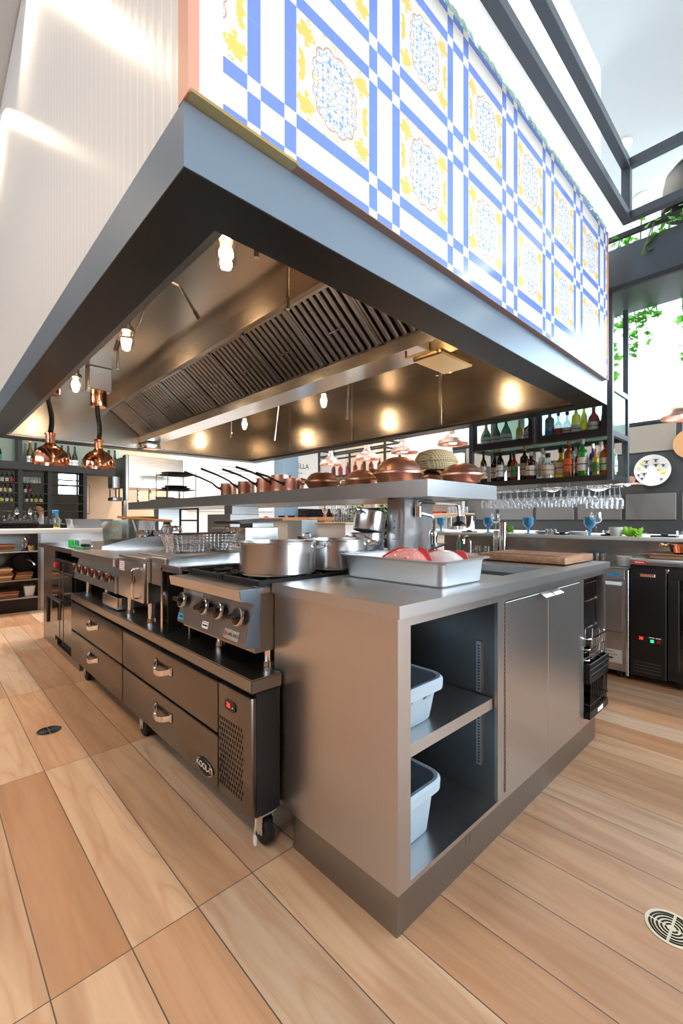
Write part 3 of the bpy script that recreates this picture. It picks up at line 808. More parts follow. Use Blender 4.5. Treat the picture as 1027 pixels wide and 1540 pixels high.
# bottles in the gantry
up = [(2.25, .30, .052, 'flask', 'green', 'paper', 'black', 'round green bottle with pale label, left of the three behind the gantry door'),
      (2.143, .29, .050, 'flask', 'green', 'paper', 'black', 'round green bottle with pale label, middle of the three behind the gantry door'),
      (2.039, .31, .054, 'flask', 'green', 'paper', 'black', 'round green bottle with pale label, right of the three behind the gantry door'),
      (1.955, .27, .036, 'wine', 'yellow', 'paper_cream', 'cork', 'slim pale yellow bottle beside the round green bottles'),
      (1.80, .28, .062, 'squat', 'red', 'paper', 'black', 'red spirit bottle with white label at the door mullion'),
      (1.625, .30, .040, 'spirit', 'smoke', 'blue_lab', 'chrome', 'tall bluish bottle at the left end of the right-hand glass door'),
      (1.55, .27, .034, 'squat', 'clear', 'red_lab', 'black', 'clear squat bottle with red neck label behind the right-hand glass door'),
      (1.475, .26, .036, 'squat', 'clear', 'paper', 'black', 'clear squat bottle beside the bright yellow one'),
      (1.402, .29, .036, 'spirit', 'yellow', 'paper', 'black', 'bright yellow bottle behind the right-hand glass door'),
      (1.338, .29, .026, 'wine', 'yellow', None, 'orange', 'slim yellow bottle just right of the bright yellow one'),
      (1.262, .30, .047, 'squat', 'red', 'paper', 'black', 'reddish decanter bottle with stopper behind the right-hand glass door'),
      (1.162, .31, .050, 'drop', 'smoke', 'red_lab', 'black', 'smoky teardrop bottle at the right end behind the glass door')]
for y, h, r, sh, liq, lab, cap, lbl in up:
    bottle('spirit_bottle', lbl, 4.26 if y == 1.955 else 4.15, y, 1.8525, h * .92, r, sh, liq, lab, cap, (0.12, 0.36), 'bottles behind the gantry doors', sh)
low = [(2.235, .335, .036, 'wine', 'olive', 'paper', 'black', 'olive wine bottle with foil neck at the far left of the open shelf'),
       (2.150, .31, .044, 'wine', 'dark', 'paper', 'black', 'black bottle with striped white print, second from the left on the open shelf'),
       (2.060, .335, .042, 'wine', 'dark', 'paper', 'cork', 'dark wine bottle with a tan cork cap on the open shelf'),
       (1.985, .30, .036, 'wine', 'brown', 'paper', 'black', 'dark brown bottle with white label, between cork cap and red bottle'),
       (1.919, .29, .034, 'wine', 'red', 'label_green', 'black', 'red bottle with green label on the open shelf'),
       (1.850, .345, .044, 'spirit', 'brown', 'paper', 'cork', 'tall brown bottle with cork stopper and white round label'),
       (1.760, .27, .050, 'spirit', 'brown', 'paper', 'paper', 'short amber-black bottle with large white label'),
       (1.685, .30, .040, 'spirit', 'clear', 'paper', 'paper', 'clear bottle with a pale cap, right of the short amber-black bottle'),
       (1.610, .24, .060, 'squat', 'clear', 'paper_cream', 'black', 'short clear bottle with cream label and black top'),
       (1.520, .29, .066, 'squat', 'yellow', 'paper', 'black', 'round pale yellow bottle with white oval label'),
       (1.435, .34, .042, 'spirit', 'amber', 'orange_lab', 'cork', 'tall amber bottle with a tan wooden stopper'),
       (1.375, .28, .036, 'wine', 'red', 'paper', 'black', 'slim red bottle just right of the tall amber bottle'),
       (1.325, .335, .045, 'spirit', 'bright', 'paper', 'paper', 'bright green bottle with white cap and white label'),
       (1.262, .29, .034, 'spirit', 'purple', 'paper', 'chrome', 'clear bottle with purple print and metal cap'),
       (1.222, .23, .030, 'spirit', 'yellow', 'label_green', 'orange', 'small yellow bottle with green label'),
       (1.165, .31, .050, 'spirit', 'amber', 'paper_cream', 'black', 'amber bottle with tall cream label and black cap'),
       ]
for i, (y, h, r, sh, liq, lab, cap, lbl) in enumerate(low):
    bottle('spirit_bottle', lbl, 4.07 + 0.062 * (i % 2), y, 1.4925, h * .95, r * .9, liq, liq, lab, cap, (0.15, 0.5), 'bottles on the open gantry shelf', sh)
for (x, y, h, r, sh, liq, lab, cap, lbl) in ((4.11, 1.145 - 0.05 + 0.03, .33, .03, 'spirit', 'amber', 'teal', 'paper', 'amber bottle with teal label at the right end of the open shelf'),
        (4.30, 1.16, .30, .036, 'spirit', 'bright', 'paper', 'black', 'green bottle at the back of the gantry seen through its open end'),
        (4.30, 1.25, .33, .035, 'spirit', 'clear', 'paper', 'paper', 'tall clear bottle with white label behind the cream-labelled amber bottle'),
        (4.28, 1.47, .31, .038, 'spirit', 'teal', 'paper', 'black', 'teal bottle behind the round pale yellow one'),
        (4.27, 2.02, .30, .036, 'wine', 'dark', 'paper', 'black', 'dark wine bottle in the back row behind the cork-capped one'),
        (4.27, 1.72, .30, .036, 'spirit', 'clear', 'paper', 'chrome', 'clear bottle in the back row behind the short amber-black one')):
    bottle('spirit_bottle', lbl, x, y, 1.4925, h * .95, r, sh, liq, lab, cap, (0.15, 0.5), 'bottles on the open gantry shelf', sh)

# stemware hanging upside down
def stem_glass_bm(h, r, foot=0.032, flip=True):
    prof = [(0, 0.0), (foot, 0.0), (foot, 0.002), (0.006, 0.006), (0.0035, 0.012), (0.0035, h * .47), (0.010, h * .50), (r * .75, h * .58), (r, h * .72), (r * .97, h * .85), (r * .82, h),
            (r * .79, h), (r * .94, h * .85), (r * .97, h * .72), (r * .72, h * .59), (0, h * .515)]
    if flip: prof = [(a, -z) for a, z in prof]
    m = new(); lathe(m, prof, (0, 0, 0), 16); return m
def hang(rows, h, r, label, group):
    g = obj('hanging_glass', stem_glass_bm(h, r), M['glass']); tag(g, label, 'wine glass', group)
    first = True
    for x, y in rows:
        o = g if first else dup(g)
        first = False
        o.location = (x, y, 1.4075)
hang([(x, 2.22 - 0.066 * k, ) for k in range(6) for x in (4.06, 4.22, 4.37)], .172, .031, 'clear stemmed glass hanging upside down in the left cluster of the rack', 'hanging glasses, left cluster')
hang([(x, 1.80 - 0.062 * k) for k in range(6) for x in (4.06, 4.22, 4.37)], .165, .029, 'clear stemmed glass hanging upside down in the middle cluster of the rack', 'hanging glasses, middle cluster')
hang([(x, 1.425 - 0.052 * k) for k in range(3) for x in (4.08, 4.22, 4.37)], .140, .025, 'small clear stemmed glass hanging between the middle and large glasses', 'hanging glasses, small ones')
hang([(x, 1.262 - 0.070 * k) for k in range(2) for x in (4.05, 4.20, 4.35)] , .185, .034, 'large clear wine glass hanging just left of the rack end', 'hanging glasses, large ones')
hang([(4.06, 1.118), (4.20, 1.118), (4.35, 1.118)], .187, .034, 'large clear wine glass hanging at the very end of the rack', 'hanging glasses, end of the rack')

# ivy in the planter: leaves are one uncountable mass per plant
def ivy(name, label, cat, strands, mat='leaf', size=0.045, loc=(0, 0, 0), seedn=1, plant_kind=None):
    rnd = random.Random(seedn)
    t = thing(name, label, cat, loc)
    m = new(); s = new()
    for pts in strands:
        pts = [Vector(p) for p in pts]
        tube(s, pts, 0.004, 5)
        for a, c in zip(pts, pts[1:]):
            n = max(2, int((c - a).length / 0.028))
            for k in range(n):
                p = a.lerp(c, (k + rnd.random()) / n) + Vector((rnd.uniform(-.035, .035), rnd.uniform(-.035, .035), rnd.uniform(-.02, .02)))
                sz = size * rnd.uniform(.55, 1.15)
                e = Euler((rnd.uniform(-1.1, 0.4), rnd.uniform(-.6, .6), rnd.uniform(0, 6.28))).to_matrix()
                shp = [(0, -.5, 0), (.42, -.38, .06), (.30, 0, .02), (.55, .22, .09), (.17, .30, .0), (0, .72, -.05), (-.17, .30, .0), (-.55, .22, .09), (-.30, 0, .02), (-.42, -.38, .06)]
                vs = [m.verts.new(p + e @ (Vector(q) * sz)) for q in shp]
                ct = m.verts.new(p + e @ Vector((0, 0, -.03 * sz)))
                for i in range(10): m.faces.new((vs[i], vs[(i + 1) % 10], ct))
    obj('stem', s, M['stem'], t); l = obj('leaves', m, M[mat], t); l['kind'] = 'stuff'
    return t
ivy('trailing_ivy', 'bright green ivy sprig at the left end of the grey planter beside the tiled wall', 'plant', [[(3.99, 1.04, 3.24), (3.96, 1.02, 3.31), (3.92, 1.0, 3.29)], [(4.0, 1.0, 3.24), (3.93, 0.93, 3.31)], [(3.99, 0.89, 3.24), (3.97, 0.88, 3.37), (3.95, 0.87, 3.43)]], loc=(3.99, 1.0, 3.2), seedn=3, size=0.06)
ivy('trailing_ivy', 'light green ivy strand trailing down over the front of the grey planter', 'plant', [[(3.99, 0.74, 3.2), (3.96, 0.76, 3.36), (3.90, 0.79, 3.30), (3.885, 0.83, 3.17), (3.88, 0.855, 3.10)], [(3.99, 0.72, 3.2), (3.95, 0.69, 3.38)], [(3.89, 0.78, 3.30), (3.88, 0.80, 3.20)]], loc=(3.99, 0.74, 3.2), seedn=5, size=0.055)
ivy('trailing_ivy', 'bushy ivy along the grey planter rail at the right edge of the photo', 'plant', [[(4.0, 0.62, 3.2), (3.93, 0.60, 3.42), (3.88, 0.56, 3.34)], [(4.0, 0.56, 3.2), (3.92, 0.50, 3.40), (3.88, 0.47, 3.30)], [(3.885, 0.74, 3.26), (3.885, 0.45, 3.27)], [(4.0, 0.4, 3.2), (3.9, 0.4, 3.4)]], loc=(4.0, 0.6, 3.2), seedn=8, size=0.06)
ivy('trailing_ivy', 'green ivy hanging in a curtain below the grey planter above the bottle cabinet', 'plant', [[(4.5, 1.18, 2.96), (4.56, 1.14, 2.90), (4.58, 1.12, 2.70), (4.58, 1.10, 2.58)], [(4.53, 1.06, 3.0), (4.57, 1.05, 2.85), (4.58, 1.04, 2.70), (4.58, 1.06, 2.55)], [(4.53, 0.98, 3.0), (4.57, 0.98, 2.85), (4.58, 0.96, 2.68)], [(4.53, 1.25, 3.0), (4.57, 1.235, 2.85), (4.58, 1.23, 2.5), (4.58, 1.23, 2.4)], [(4.53, 0.90, 3.0), (4.57, 0.89, 2.85)], [(4.58, 1.28, 2.88), (4.58, 0.88, 2.88)]], loc=(4.5, 1.1, 2.97), seedn=11, size=0.085)
ivy('trailing_ivy', 'green ivy strand hanging at the right edge of the photo under the planter', 'plant', [[(4.53, 0.72, 3.0), (4.57, 0.72, 2.85), (4.58, 0.715, 2.65), (4.58, 0.71, 2.45)], [(4.53, 0.66, 3.0), (4.57, 0.66, 2.8), (4.58, 0.67, 2.55)]], loc=(4.53, 0.7, 2.97), seedn=13, size=0.085)

# copper pendants above the dining bar
def pendant(x, y, zb, r, label, cordtop=4.5):
    t = thing('pendant_lamp', label, 'pendant lamp', (x, y, zb), 'copper pendants over the bar')
    m = new(); lathe(m, [(r * .96, zb), (r, zb + .012), (r * .93, zb + .05), (r * .72, zb + .085), (r * .40, zb + .12), (r * .24, zb + .155), (r * .18, zb + .21), (r * .14, zb + .225), (0, zb + .23), ], (x, y, 0), 32); 
    obj('lamp_shade', m, M['copper_pale'], t)
    m = new(); lathe(m, [(0, zb + .005), (.04, zb + .01), (.05, zb + .04), (.035, zb + .09), (0, zb + .1)], (x, y, 0), 16); obj('bulb', m, M['bulb_soft'], t)
    m = new(); cyl(m, (x, y, zb + .228), (x, y, cordtop), 0.006, 6); obj('cord', m, M['black'], t)
pendant(4.44, 2.82, 1.985, .175, 'copper pendant lamp nearest the bottle cabinet, above the woven basket')
pendant(4.51, 3.58, 1.98, .175, 'copper pendant lamp second from the bottle cabinet, above the big domed copper pan')
pendant(4.60, 4.32, 1.975, .175, 'copper pendant lamp third from the bottle cabinet')
pendant(4.63, 5.12, 1.97, .175, 'copper pendant lamp furthest along, beside the lettered sign')
pendant(4.66, 0.70, 1.98, .195, 'copper pendant lamp cut by the right edge of the photo above the dark wall')

# wall plates and sconces on the dark wall
def wall_plate(y, z, r, label, birds, mat='white_gloss'):
    t = thing('wall_plate', label, 'plate', (6.985, y, z), None)
    m = new(); lathe(m, [(0, 6.978), (r * .65, 6.978), (r * .72, 6.968), (r, 6.95), (r * .99, 6.945), (r * .7, 6.962), (0, 6.966)], (0, y, z), 36, 'x'); obj('dish', m, M[mat], t)
    k = 0
    for (dy, dz, col, s) in birds:
        m = new()
        px = 6.9595 - (0 if math.hypot(dy, dz) < .13 else .010)
        if col == 'ink':
            for sg in (-1, 1):
                v = [(px, y + dy, z + dz), (px, y + dy + sg * s * .9, z + dz + s * .5), (px, y + dy + sg * s * .35, z + dz - s * .1)]
                A = [m.verts.new(q) for q in v]; B = [m.verts.new((q[0] - .002, q[1], q[2])) for q in v]
                m.faces.new(A); m.faces.new(B[::-1])
                for i in range(3): m.faces.new((A[i], A[(i + 1) % 3], B[(i + 1) % 3], B[i]))
            prism(m, [(y + dy - s * .15, z + dz + s * .35), (y + dy + s * .15, z + dz + s * .35), (y + dy + s * .25, z + dz - s * .8), (y + dy, z + dz - s * .4), (y + dy - s * .25, z + dz - s * .8)], 'x', px - .002, px)
        else:
            prism(m, [(y + dy + s * .7 * math.cos(a) * (1 if i % 2 else .6), z + dz + s * .45 * math.sin(a) * (1 if i % 2 else .7)) for i, a in enumerate([2 * PI * q / 10 for q in range(10)])], 'x', px - .002, px)
        obj('painted_bird' if col == 'ink' else 'painted_lemon', m, M[col], t)
M['lemon'] = plain('lemon_paint', rgb(222, 214, 60), 0.4)
birds = [(.06, .12, 'ink', .045), (-.04, .13, 'ink', .045), (.07, .06, 'ink', .04), (-.04, .07, 'ink', .04), (-.12, .06, 'ink', .04), (.09, -.04, 'ink', .04), (.15, -.05, 'ink', .03), (.11, -.10, 'ink', .035), (-.10, -.12, 'ink', .03),
         (.11, .10, 'lemon', .035), (.14, .04, 'lemon', .042), (-.07, .01, 'lemon', .04), (-.12, -.04, 'lemon', .05)]
wall_plate(1.419, 1.772, .205, 'round white plate with dark birds and lemons hung on the dark wall', birds)
wall_plate(2.049, 1.72, .20, 'white plate with dark rim marks half hidden behind the small hanging glasses', [(.05, -.12, 'ink', .035), (-.05, -.12, 'ink', .035), (0, -.05, 'lemon', .03)])
wall_plate(2.678, 1.74, .20, 'white plate with orange marks half hidden behind the middle hanging glasses', [(.05, -.12, 'orange_lab', .035), (-.05, -.1, 'lemon', .035)])
wall_plate(3.271, 1.80, .19, 'white plate half hidden behind the left cluster of hanging glasses', [(.05, -.12, 'ink', .03)])
b = new(); lathe(b, [(0, 6.9848), (.19, 6.9848), (.19, 6.955), (0, 6.95)], (0, 1.01, 2.075), 36, 'x'); tag(obj('wall_disc', b, M['cork']), 'round tan wooden disc on the dark wall at the right edge', 'wall disc')
def sconce(y, z, label):
    t = thing('wall_sconce', label, 'wall lamp', (6.985, y, z), 'copper wall sconces')
    m = new(); lathe(m, [(.0, z), (.05, z - .005), (.16, z - .04), (.17, z - .055), (.155, z - .045), (0, z - .02)], (6.80, y, 0), 28); obj('lamp_shade', m, M['copper_pale'], t)
    m = new(); tube(m, [(6.984, y, z + .03), (6.86, y, z + .03), (6.80, y, z - .003)], 0.01, 8); lathe(m, [(0, 6.984), (.05, 6.984), (.05, 6.97), (0, 6.97)], (0, y, z + .03), 16, 'x'); obj('arm', m, M['copper_pale'], t)
    m = new(); lathe(m, [(0, z - .02), (.03, z - .025), (.035, z - .05), (0, z - .07)], (6.80, y, 0), 12); obj('bulb', m, M['bulb_soft'], t)
sconce(1.66, 1.635, 'copper wall sconce showing between the bottle cabinet and the bird plate')

# downlights in the ceiling
for (x, y, l) in ((4.58, 1.158, 'round recessed ceiling light just right of the white bulkhead corner'), (5.46, 1.20, 'round recessed ceiling light seen through the hanging steel frame')):
    t = thing('ceiling_light', l, 'ceiling light', (x, y, 4.5), 'recessed ceiling lights')
    m = new(); lathe(m, [(.060, 4.4995), (.078, 4.4995), (.078, 4.492), (.066, 4.488), (.060, 4.4995)], (x, y, 0), 28); obj('trim_ring', m, M['white'], t)
    m = new(); lathe(m, [(0, 4.4992), (.0599, 4.4992), (.0599, 4.495), (0, 4.494)], (x, y, 0), 28); obj('lens', m, M['downlight'], t)
x, y, z = 4.93, 0.70, 3.97
t = thing('dome_pendant', 'large grey dome pendant behind the hanging frame at the right edge', 'pendant lamp', (x, y, z))
m = new(); lathe(m, [(.235, z - .10), (.237, z - .095), (.222, z + .12), (.20, z + .22), (.14, z + .29), (.05, z + .31), (0, z + .312), (0, z + .30), (.13, z + .28), (.19, z + .21), (.212, z + .12), (.235, z - .10)], (x, y, 0), 36); obj('lamp_shade', m, M['dome_grey'], t)
m = new(); cyl(m, (x, y, z + .31), (x, y, 4.5), .012, 8); obj('stem', m, M['frame_grey'], t)

# ------------------------------------------------------------------ bar counter and back bar equipment
t = thing('bar_counter', 'long bar with a thin white top in front of the dark panelled wall', 'bar counter', (4.35, 0.9, 0))
b = new(); box(b, 3.90, 4.75, -1.2, 2.80, .968, .998, .004); obj('bar_top', b, M['white_sat'], t)
b = new(); box(b, 4.22, 4.24, -1.2, 2.79, .0, .967); obj('steel_splashback', b, M['steel_hood'], t, False)
b = new(); box(b, 4.25, 4.65, -1.2, 2.79, .0, .967); obj('bar_body', b, M['wall_dark'], t, False)
t = thing('bar_worktop', 'steel worktop below the white bar top carrying the copper pan and cups', 'worktop', (3.9, 0.6, .79))
b = new(); box(b, 3.60, 4.215, -1.2, .868, .815, .86, .004, 2); obj('worktop_slab', b, M['steel_h'], t)
b = new(); box(b, 3.5975, 3.5999, .77, .845, .818, .846); obj('red_sticker', b, M['red_lab'], t, False)
b = new(); box(b, 3.5965, 3.5974, .78, .835, .829, .838); obj('sticker_print', b, M['paper'], t, False)
# ice machine
t = thing('ice_machine', 'narrow stainless ice machine with a blue badge between cabinet and black cooler', 'ice machine', (3.62, 1.12, 0))
b = new(); box(b, 3.625, 4.20, .89, 1.36, .045, .775, .004); obj('housing', b, M['steel'], t)
b = new(); box(b, 3.600, 3.6245, .895, 1.355, .70, .772, .003); fp = obj('top_fascia', b, M['steel'], t)
b = new(); box(b, 3.598, 3.5999, .925, 1.0, .726, .745); obj('blue_badge', b, M['blue_lab'], fp, False)
b = new(); prism(b, [(3.605, .685), (3.60, .66), (3.60, .33), (3.6245, .33), (3.6245, .69)], 'y', .915, 1.345); obj('bin_door', b, M['steel'], t, False)
b = new(); box(b, 3.604, 3.6245, .905, 1.355, .10, .325, .002); lp = obj('lower_panel', b, M['steel'], t)
b = new(); box(b, 3.6025, 3.6039, .913, 1.05, .105, .20); st = obj('notice_sticker', b, M['paper'], lp, False)
b = new()
for k, (w, hh) in enumerate(((.08, .003), (.10, .003), (.07, .012), (.05, .003))): box(b, 3.6015, 3.6024, 1.04 - w, 1.04, .185 - .02 * k - hh, .185 - .02 * k)
obj('printed_lines', b, M['ink'], st, False)
b = new(); box(b, 3.598, 3.6245, .873, .8895, .03, .775, .002); obj('corner_trim', b, M['steel_bright'], t)
for x in (3.66, 4.16):
    for y in (.94, 1.31): b = new(); cyl(b, (x, y, 0), (x, y, .045), .02, 12); obj('foot', b, M['black'], t)
# small items on the ice machine
b = new(); box(b, 3.66, 4.0, .88, 1.02, .7765, .786, .003); tag(obj('steel_tray', b, M['steel_h']), 'flat steel tray on top of the ice machine', 'tray')
m = new(); lathe(m, [(0, .787), (.034, .787), (.044, .79), (.052, .86), (.049, .86), (.041, .796), (0, .793)], (3.74, .935, 0), 24)
t = thing('white_cup', 'white cup on the tray over the ice machine', 'cup', (3.74, .935, .787)); obj('cup_body', m, M['white_gloss'], t)
m = new(); tube(m, [(3.75, .887, .845)] + [(3.75, .885 - .022 * math.sin(a), .825 + .022 * math.cos(a)) for a in (.5, 1.2, 1.9, 2.6)] + [(3.75, .889, .80)], .005, 8); obj('cup_handle', m, M['white_gloss'], t)
# back bar cooler
t = thing('back_bar_cooler', 'black undercounter cooler with red display and glass door under the steel worktop', 'bar cooler', (3.62, .25, 0))
b = new(); box(b, 3.63, 4.20, -1.2, .868, .06, .812, .003); obj('cabinet_body', b, M['black'], t, False)
b = new(); box(b, 3.602, 3.6295, .655, .866, .05, .79, .004); cp = obj('compressor_panel', b, M['black'], t, False)
b = new(); box(b, 3.599, 3.6018, .718, .806, .735, .757, .002); bd = obj('silver_badge', b, M['steel_bright'], cp)
b = new(); box(b, 3.5975, 3.5989, .726, .798, .740, .752); obj('orange_strip', b, M['orange_lab'], bd, False)
b = new(); box(b, 3.600, 3.6018, .67, .84, .285, .34, .002); dp = obj('control_plate', b, M['ring_black'], cp)
text('display_digits', '38', .026, M['led_red'], dp, (3.5996, .799, .312), FACE_MX)
b = new(); box(b, 3.5985, 3.5999, .725, .745, .292, .312); obj('green_button', b, M['led_green'], dp, False)
b = new(); box(b, 3.5985, 3.5999, .688, .708, .292, .312); obj('red_button', b, M['red'], dp, False)
b = new(); box(b, 3.599, 3.5999, .722, .752, .322, .329); box(b, 3.599, 3.5999, .685, .715, .322, .329); obj('button_caption', b, M['paper'], dp, False)
b = new()
for k in range(4): box(b, 3.5995, 3.6018, .685, .845, .115 - .022 * k + .03, .119 - .022 * k + .03)
obj('vent_slots', b, M['frame_grey'], cp, False)
b = new(); cyl(b, (3.612, .652, .77), (3.612, .652, .795), .012, 12); obj('hinge', b, M['steel_bright'], t)
b = new()
for (a, c, d, e) in ((-.10, .648, .73, .785), (-.10, .648, .06, .125), (-.10, -.04, .125, .73), (.588, .648, .125, .73)): box(b, 3.602, 3.6295, a, c, d, e, .002)
d = obj('glass_door', b, M['black'], t, False)
b = new(); box(b, 3.612, 3.618, -.04, .588, .125, .73); obj('door_pane', b, M['glass_dark'], d, False)
for y in (-1.1, -.1, .60): b = new(); cyl(b, (3.68, y, 0), (3.68, y, .06), .02, 10); obj('foot', b, M['black'], t)

# things on the steel worktop
t = thing('wooden_tray', 'pale wooden board on the steel worktop under the copper pan', 'board', (3.78, .6, .861)); b = new(); box(b, 3.64, 4.0, -.2, .76, .861, .888, .004); obj('board', b, M['wood_pale'], t)
m = new(); box(m, 3.62, 3.98, -.25, .80, .8885, .896, .002); tag(obj('copper_tray', m, M['copper']), 'flat copper tray lying on the pale wooden board', 'tray')
m = new(); lathe(m, [(0, .897), (.14, .897), (.17, .905), (.18, .955), (.19, .957), (.19, .962), (.176, .962), (.165, .912), (.14, .904), (0, .904)], (3.82, .50, 0), 36)
t = thing('copper_pan', 'shallow copper pan on the copper tray at the right edge', 'pan', (3.82, .5, .897)); obj('pan_body', m, M['copper'], t)
m = new(); lathe(m, [(0, 0), (.014, .003), (.017, .014), (.010, .026), (0, .028)], (3.80, .72, .935), 12); cyl(m, (3.80, .70, .95), (3.80, .68, .945), .006, 8); obj('handle_knob', m, M['brass'], t)

# things standing on the bar top
def put_glass(name, cat, label, bm, mat, x, y, z, group=None, rz=0.0):
    o = obj(name, bm, mat); tag(o, label, cat, group); o.location = (x, y, z); o.rotation_euler = (0, 0, rz); return o
def goblet_bm(h=.135, r=.043):
    m = new(); lathe(m, [(0, 0), (.034, 0), (.036, .004), (.012, .012), (.009, .02), (.014, h * .30), (.009, h * .36), (r * .6, h * .45), (r * .95, h * .62), (r, h), (r * .93, h), (r * .88, h * .63), (r * .5, h * .48), (0, h * .44)], (0, 0, 0), 20); return m
zb = .9985
for (x, y, l) in ((4.0, 2.148, 'blue goblet with a tall wine glass beside it, left of the chrome taps'), (4.0, 1.755, 'blue goblet standing alone on the bar near the salt pots'), (4.0, 1.245, 'blue goblet beside the tall wine glass, behind the cutting board'), (4.05, 2.72, 'blue goblet in front of the white shelves')):
    put_glass('blue_goblet', 'goblet', l, goblet_bm(.15, .047), M['glass_blue'], x, y, zb, 'blue goblets along the bar')
for (x, y, l) in ((3.98, 2.06, 'clear wine glass standing beside the left blue goblet'), (3.97, 1.19, 'clear wine glass standing upright beside the right blue goblet')):
    put_glass('wine_glass', 'wine glass', l, stem_glass_bm(.19, .048, .036, False), M['glass'], x, y, zb, 'standing wine glasses on the bar')
def stack_plates(x, y, z, n, r, label):
    for k in range(n):
        m = new(); z0 = z + k * .011
        lathe(m, [(0, z0), (r * .6, z0), (r * .98, z0 + .012), (r, z0 + .016), (r * .95, z0 + .015), (r * .6, z0 + .006), (0, z0 + .006)], (x, y, 0), 28)
        tag(obj('side_plate', m, M['white_gloss']), label % ('topmost' if k == n - 1 else ('bottom' if k == 0 else 'middle')), 'plate', 'white plates stacked on the bar')
stack_plates(4.05, 1.62, zb, 2, .09, 'white plate, %s of the low stack right of the lone goblet')
stack_plates(4.08, 1.36, zb, 2, .08, 'white plate, %s of the low stack left of the right-hand wine glass')
for k, (y, l) in enumerate(((1.58, 'left'), (1.545, 'middle'), (1.51, 'right'))):
    m = new(); lathe(m, [(0, 0), (.014, 0), (.016, .03), (.012, .034), (.013, .045), (0, .048)], (0, 0, 0), 12); put_glass('salt_shaker', 'shaker', 'small metal-topped shaker on the bar, %s of the three' % l, m, M['chrome'], 3.97, y, zb, 'shakers on the bar')
for (x, y, w, l) in ((3.99, 1.46, .10, 'small dark dish beside the shakers on the bar'), (3.99, 1.105, .09, 'small dark dish right of the tall wine glass'), (4.0, .74, .16, 'dark folded napkin set at the right end of the bar'), (4.05, 2.38, .12, 'dark dish at the left end of the bar top')):
    m = new(); box(m, -.05, .05, -w / 2, w / 2, 0, .012, .004); lathe(m, [(0, .012), (.02, .012), (.028, .022), (.022, .022), (0, .016)], (0, 0, 0), 14); put_glass('dark_dish', 'dish', l, m, M['black'], x, y, zb)
for (y, r, h, l) in ((1.16, .02, .04, 'small clear tumbler just behind the right blue goblet'), (1.12, .018, .04, 'small clear tumbler just right of the tall wine glass'), (.66, .025, .045, 'small clear tumbler at the right end of the bar top'), (1.29, .018, .04, 'small clear tumbler left of the right blue goblet')):
    m = new(); lathe(m, [(0, 0), (r, 0), (r * 1.15, h), (r * 1.05, h), (r * .9, .004), (0, .004)], (0, 0, 0), 14); put_glass('small_tumbler', 'tumbler', l, m, M['glass'], 4.10, y, zb, 'small tumblers on the bar')
m = new(); lathe(m, [(0, 0), (.035, 0), (.048, .03), (.05, .07), (.046, .07), (.042, .03), (0, .008)], (0, 0, 0), 20); put_glass('white_bowl', 'bowl', 'white bowl holding lettuce on the bar', m, M['white_gloss'], 3.96, 1.045, zb)
def leafy(name, label, x, y, z, wx, wy, h, mat, n, seedn):
    rnd = random.Random(seedn); m = new()
    for k in range(n):
        p = Vector((x + rnd.uniform(-wx, wx), y + rnd.uniform(-wy, wy), z + rnd.uniform(0.008, h)))
        e = Euler((rnd.uniform(-.8, .8), rnd.uniform(-.8, .8), rnd.uniform(0, 6.28))).to_matrix()
        s = rnd.uniform(.02, .04)
        ring = [m.verts.new(p + e @ Vector((s * math.cos(a) * (1 + .25 * (i % 2)), s * .7 * math.sin(a) * (1 + .25 * (i % 2)), .006 * (i % 2)))) for i, a in enumerate([2 * PI * q / 10 for q in range(10)])]
        c = m.verts.new(p + e @ Vector((0, 0, -.006)))
        for i in range(10): m.faces.new((ring[i], ring[(i + 1) % 10], c))
    o = obj(name, m, M[mat]); tag(o, label, 'lettuce', None, 'stuff'); return o
leafy('lettuce_leaves', 'bright lettuce leaves spilling from the white bowl on the bar', 3.97, .965, zb, .05, .085, .055, 'lettuce', 40, 4)
leafy('herb_leaves', 'small bunch of green herbs behind the chrome taps', 3.98, 1.93, zb, .03, .03, .06, 'lettuce', 18, 6)

# things at the sink station below the bar top (left of the ice machine)
t = thing('sink_bench', 'steel sink bench under the bar top, behind the prep cabinet', 'sink bench', (3.9, 2.1, 0))
b = new(); box(b, 3.60, 4.215, 1.40, 2.79, .74, .78, .004); obj('bench_top', b, M['steel_h'], t)
b = new(); box(b, 3.62, 4.21, 1.40, 2.78, .10, .739); obj('bench_body', b, M['steel'], t, False)
b = new(); box(b, 3.66, 4.2, 1.42, 2.76, 0, .0995); obj('plinth', b, M['black'], t, False)
zs = .781
def tumbler_bm(r, h):
    m = new(); lathe(m, [(0, 0), (r * .9, 0), (r, h), (r * .93, h), (r * .83, .006), (0, .006)], (0, 0, 0), 18); return m
for (y, l) in ((1.445, 'left'), (1.335 + .02, 'right')):
    m = new(); lathe(m, [(0, 0), (.03, 0), (.05, .02), (.054, .085), (.049, .085), (.045, .024), (0, .008)], (0, 0, 0), 20); put_glass('blue_bowl', 'bowl', 'small blue ribbed bowl behind the cutting board, the %s one of two' % l, m, M['glass_blue'], 3.74, y, zs if y > 1.40 else .777, 'blue bowls')
put_glass('clear_tumbler', 'tumbler', 'clear ribbed tumbler behind the right corner of the cutting board', tumbler_bm(.036, .10), M['glass'], 3.76, 1.215, .777)
put_glass('clear_tumbler', 'tumbler', 'clear ribbed tumbler on the edge of the ice machine beyond the prep cabinet', tumbler_bm(.036, .09), M['glass'], 3.68, 1.07, .787)
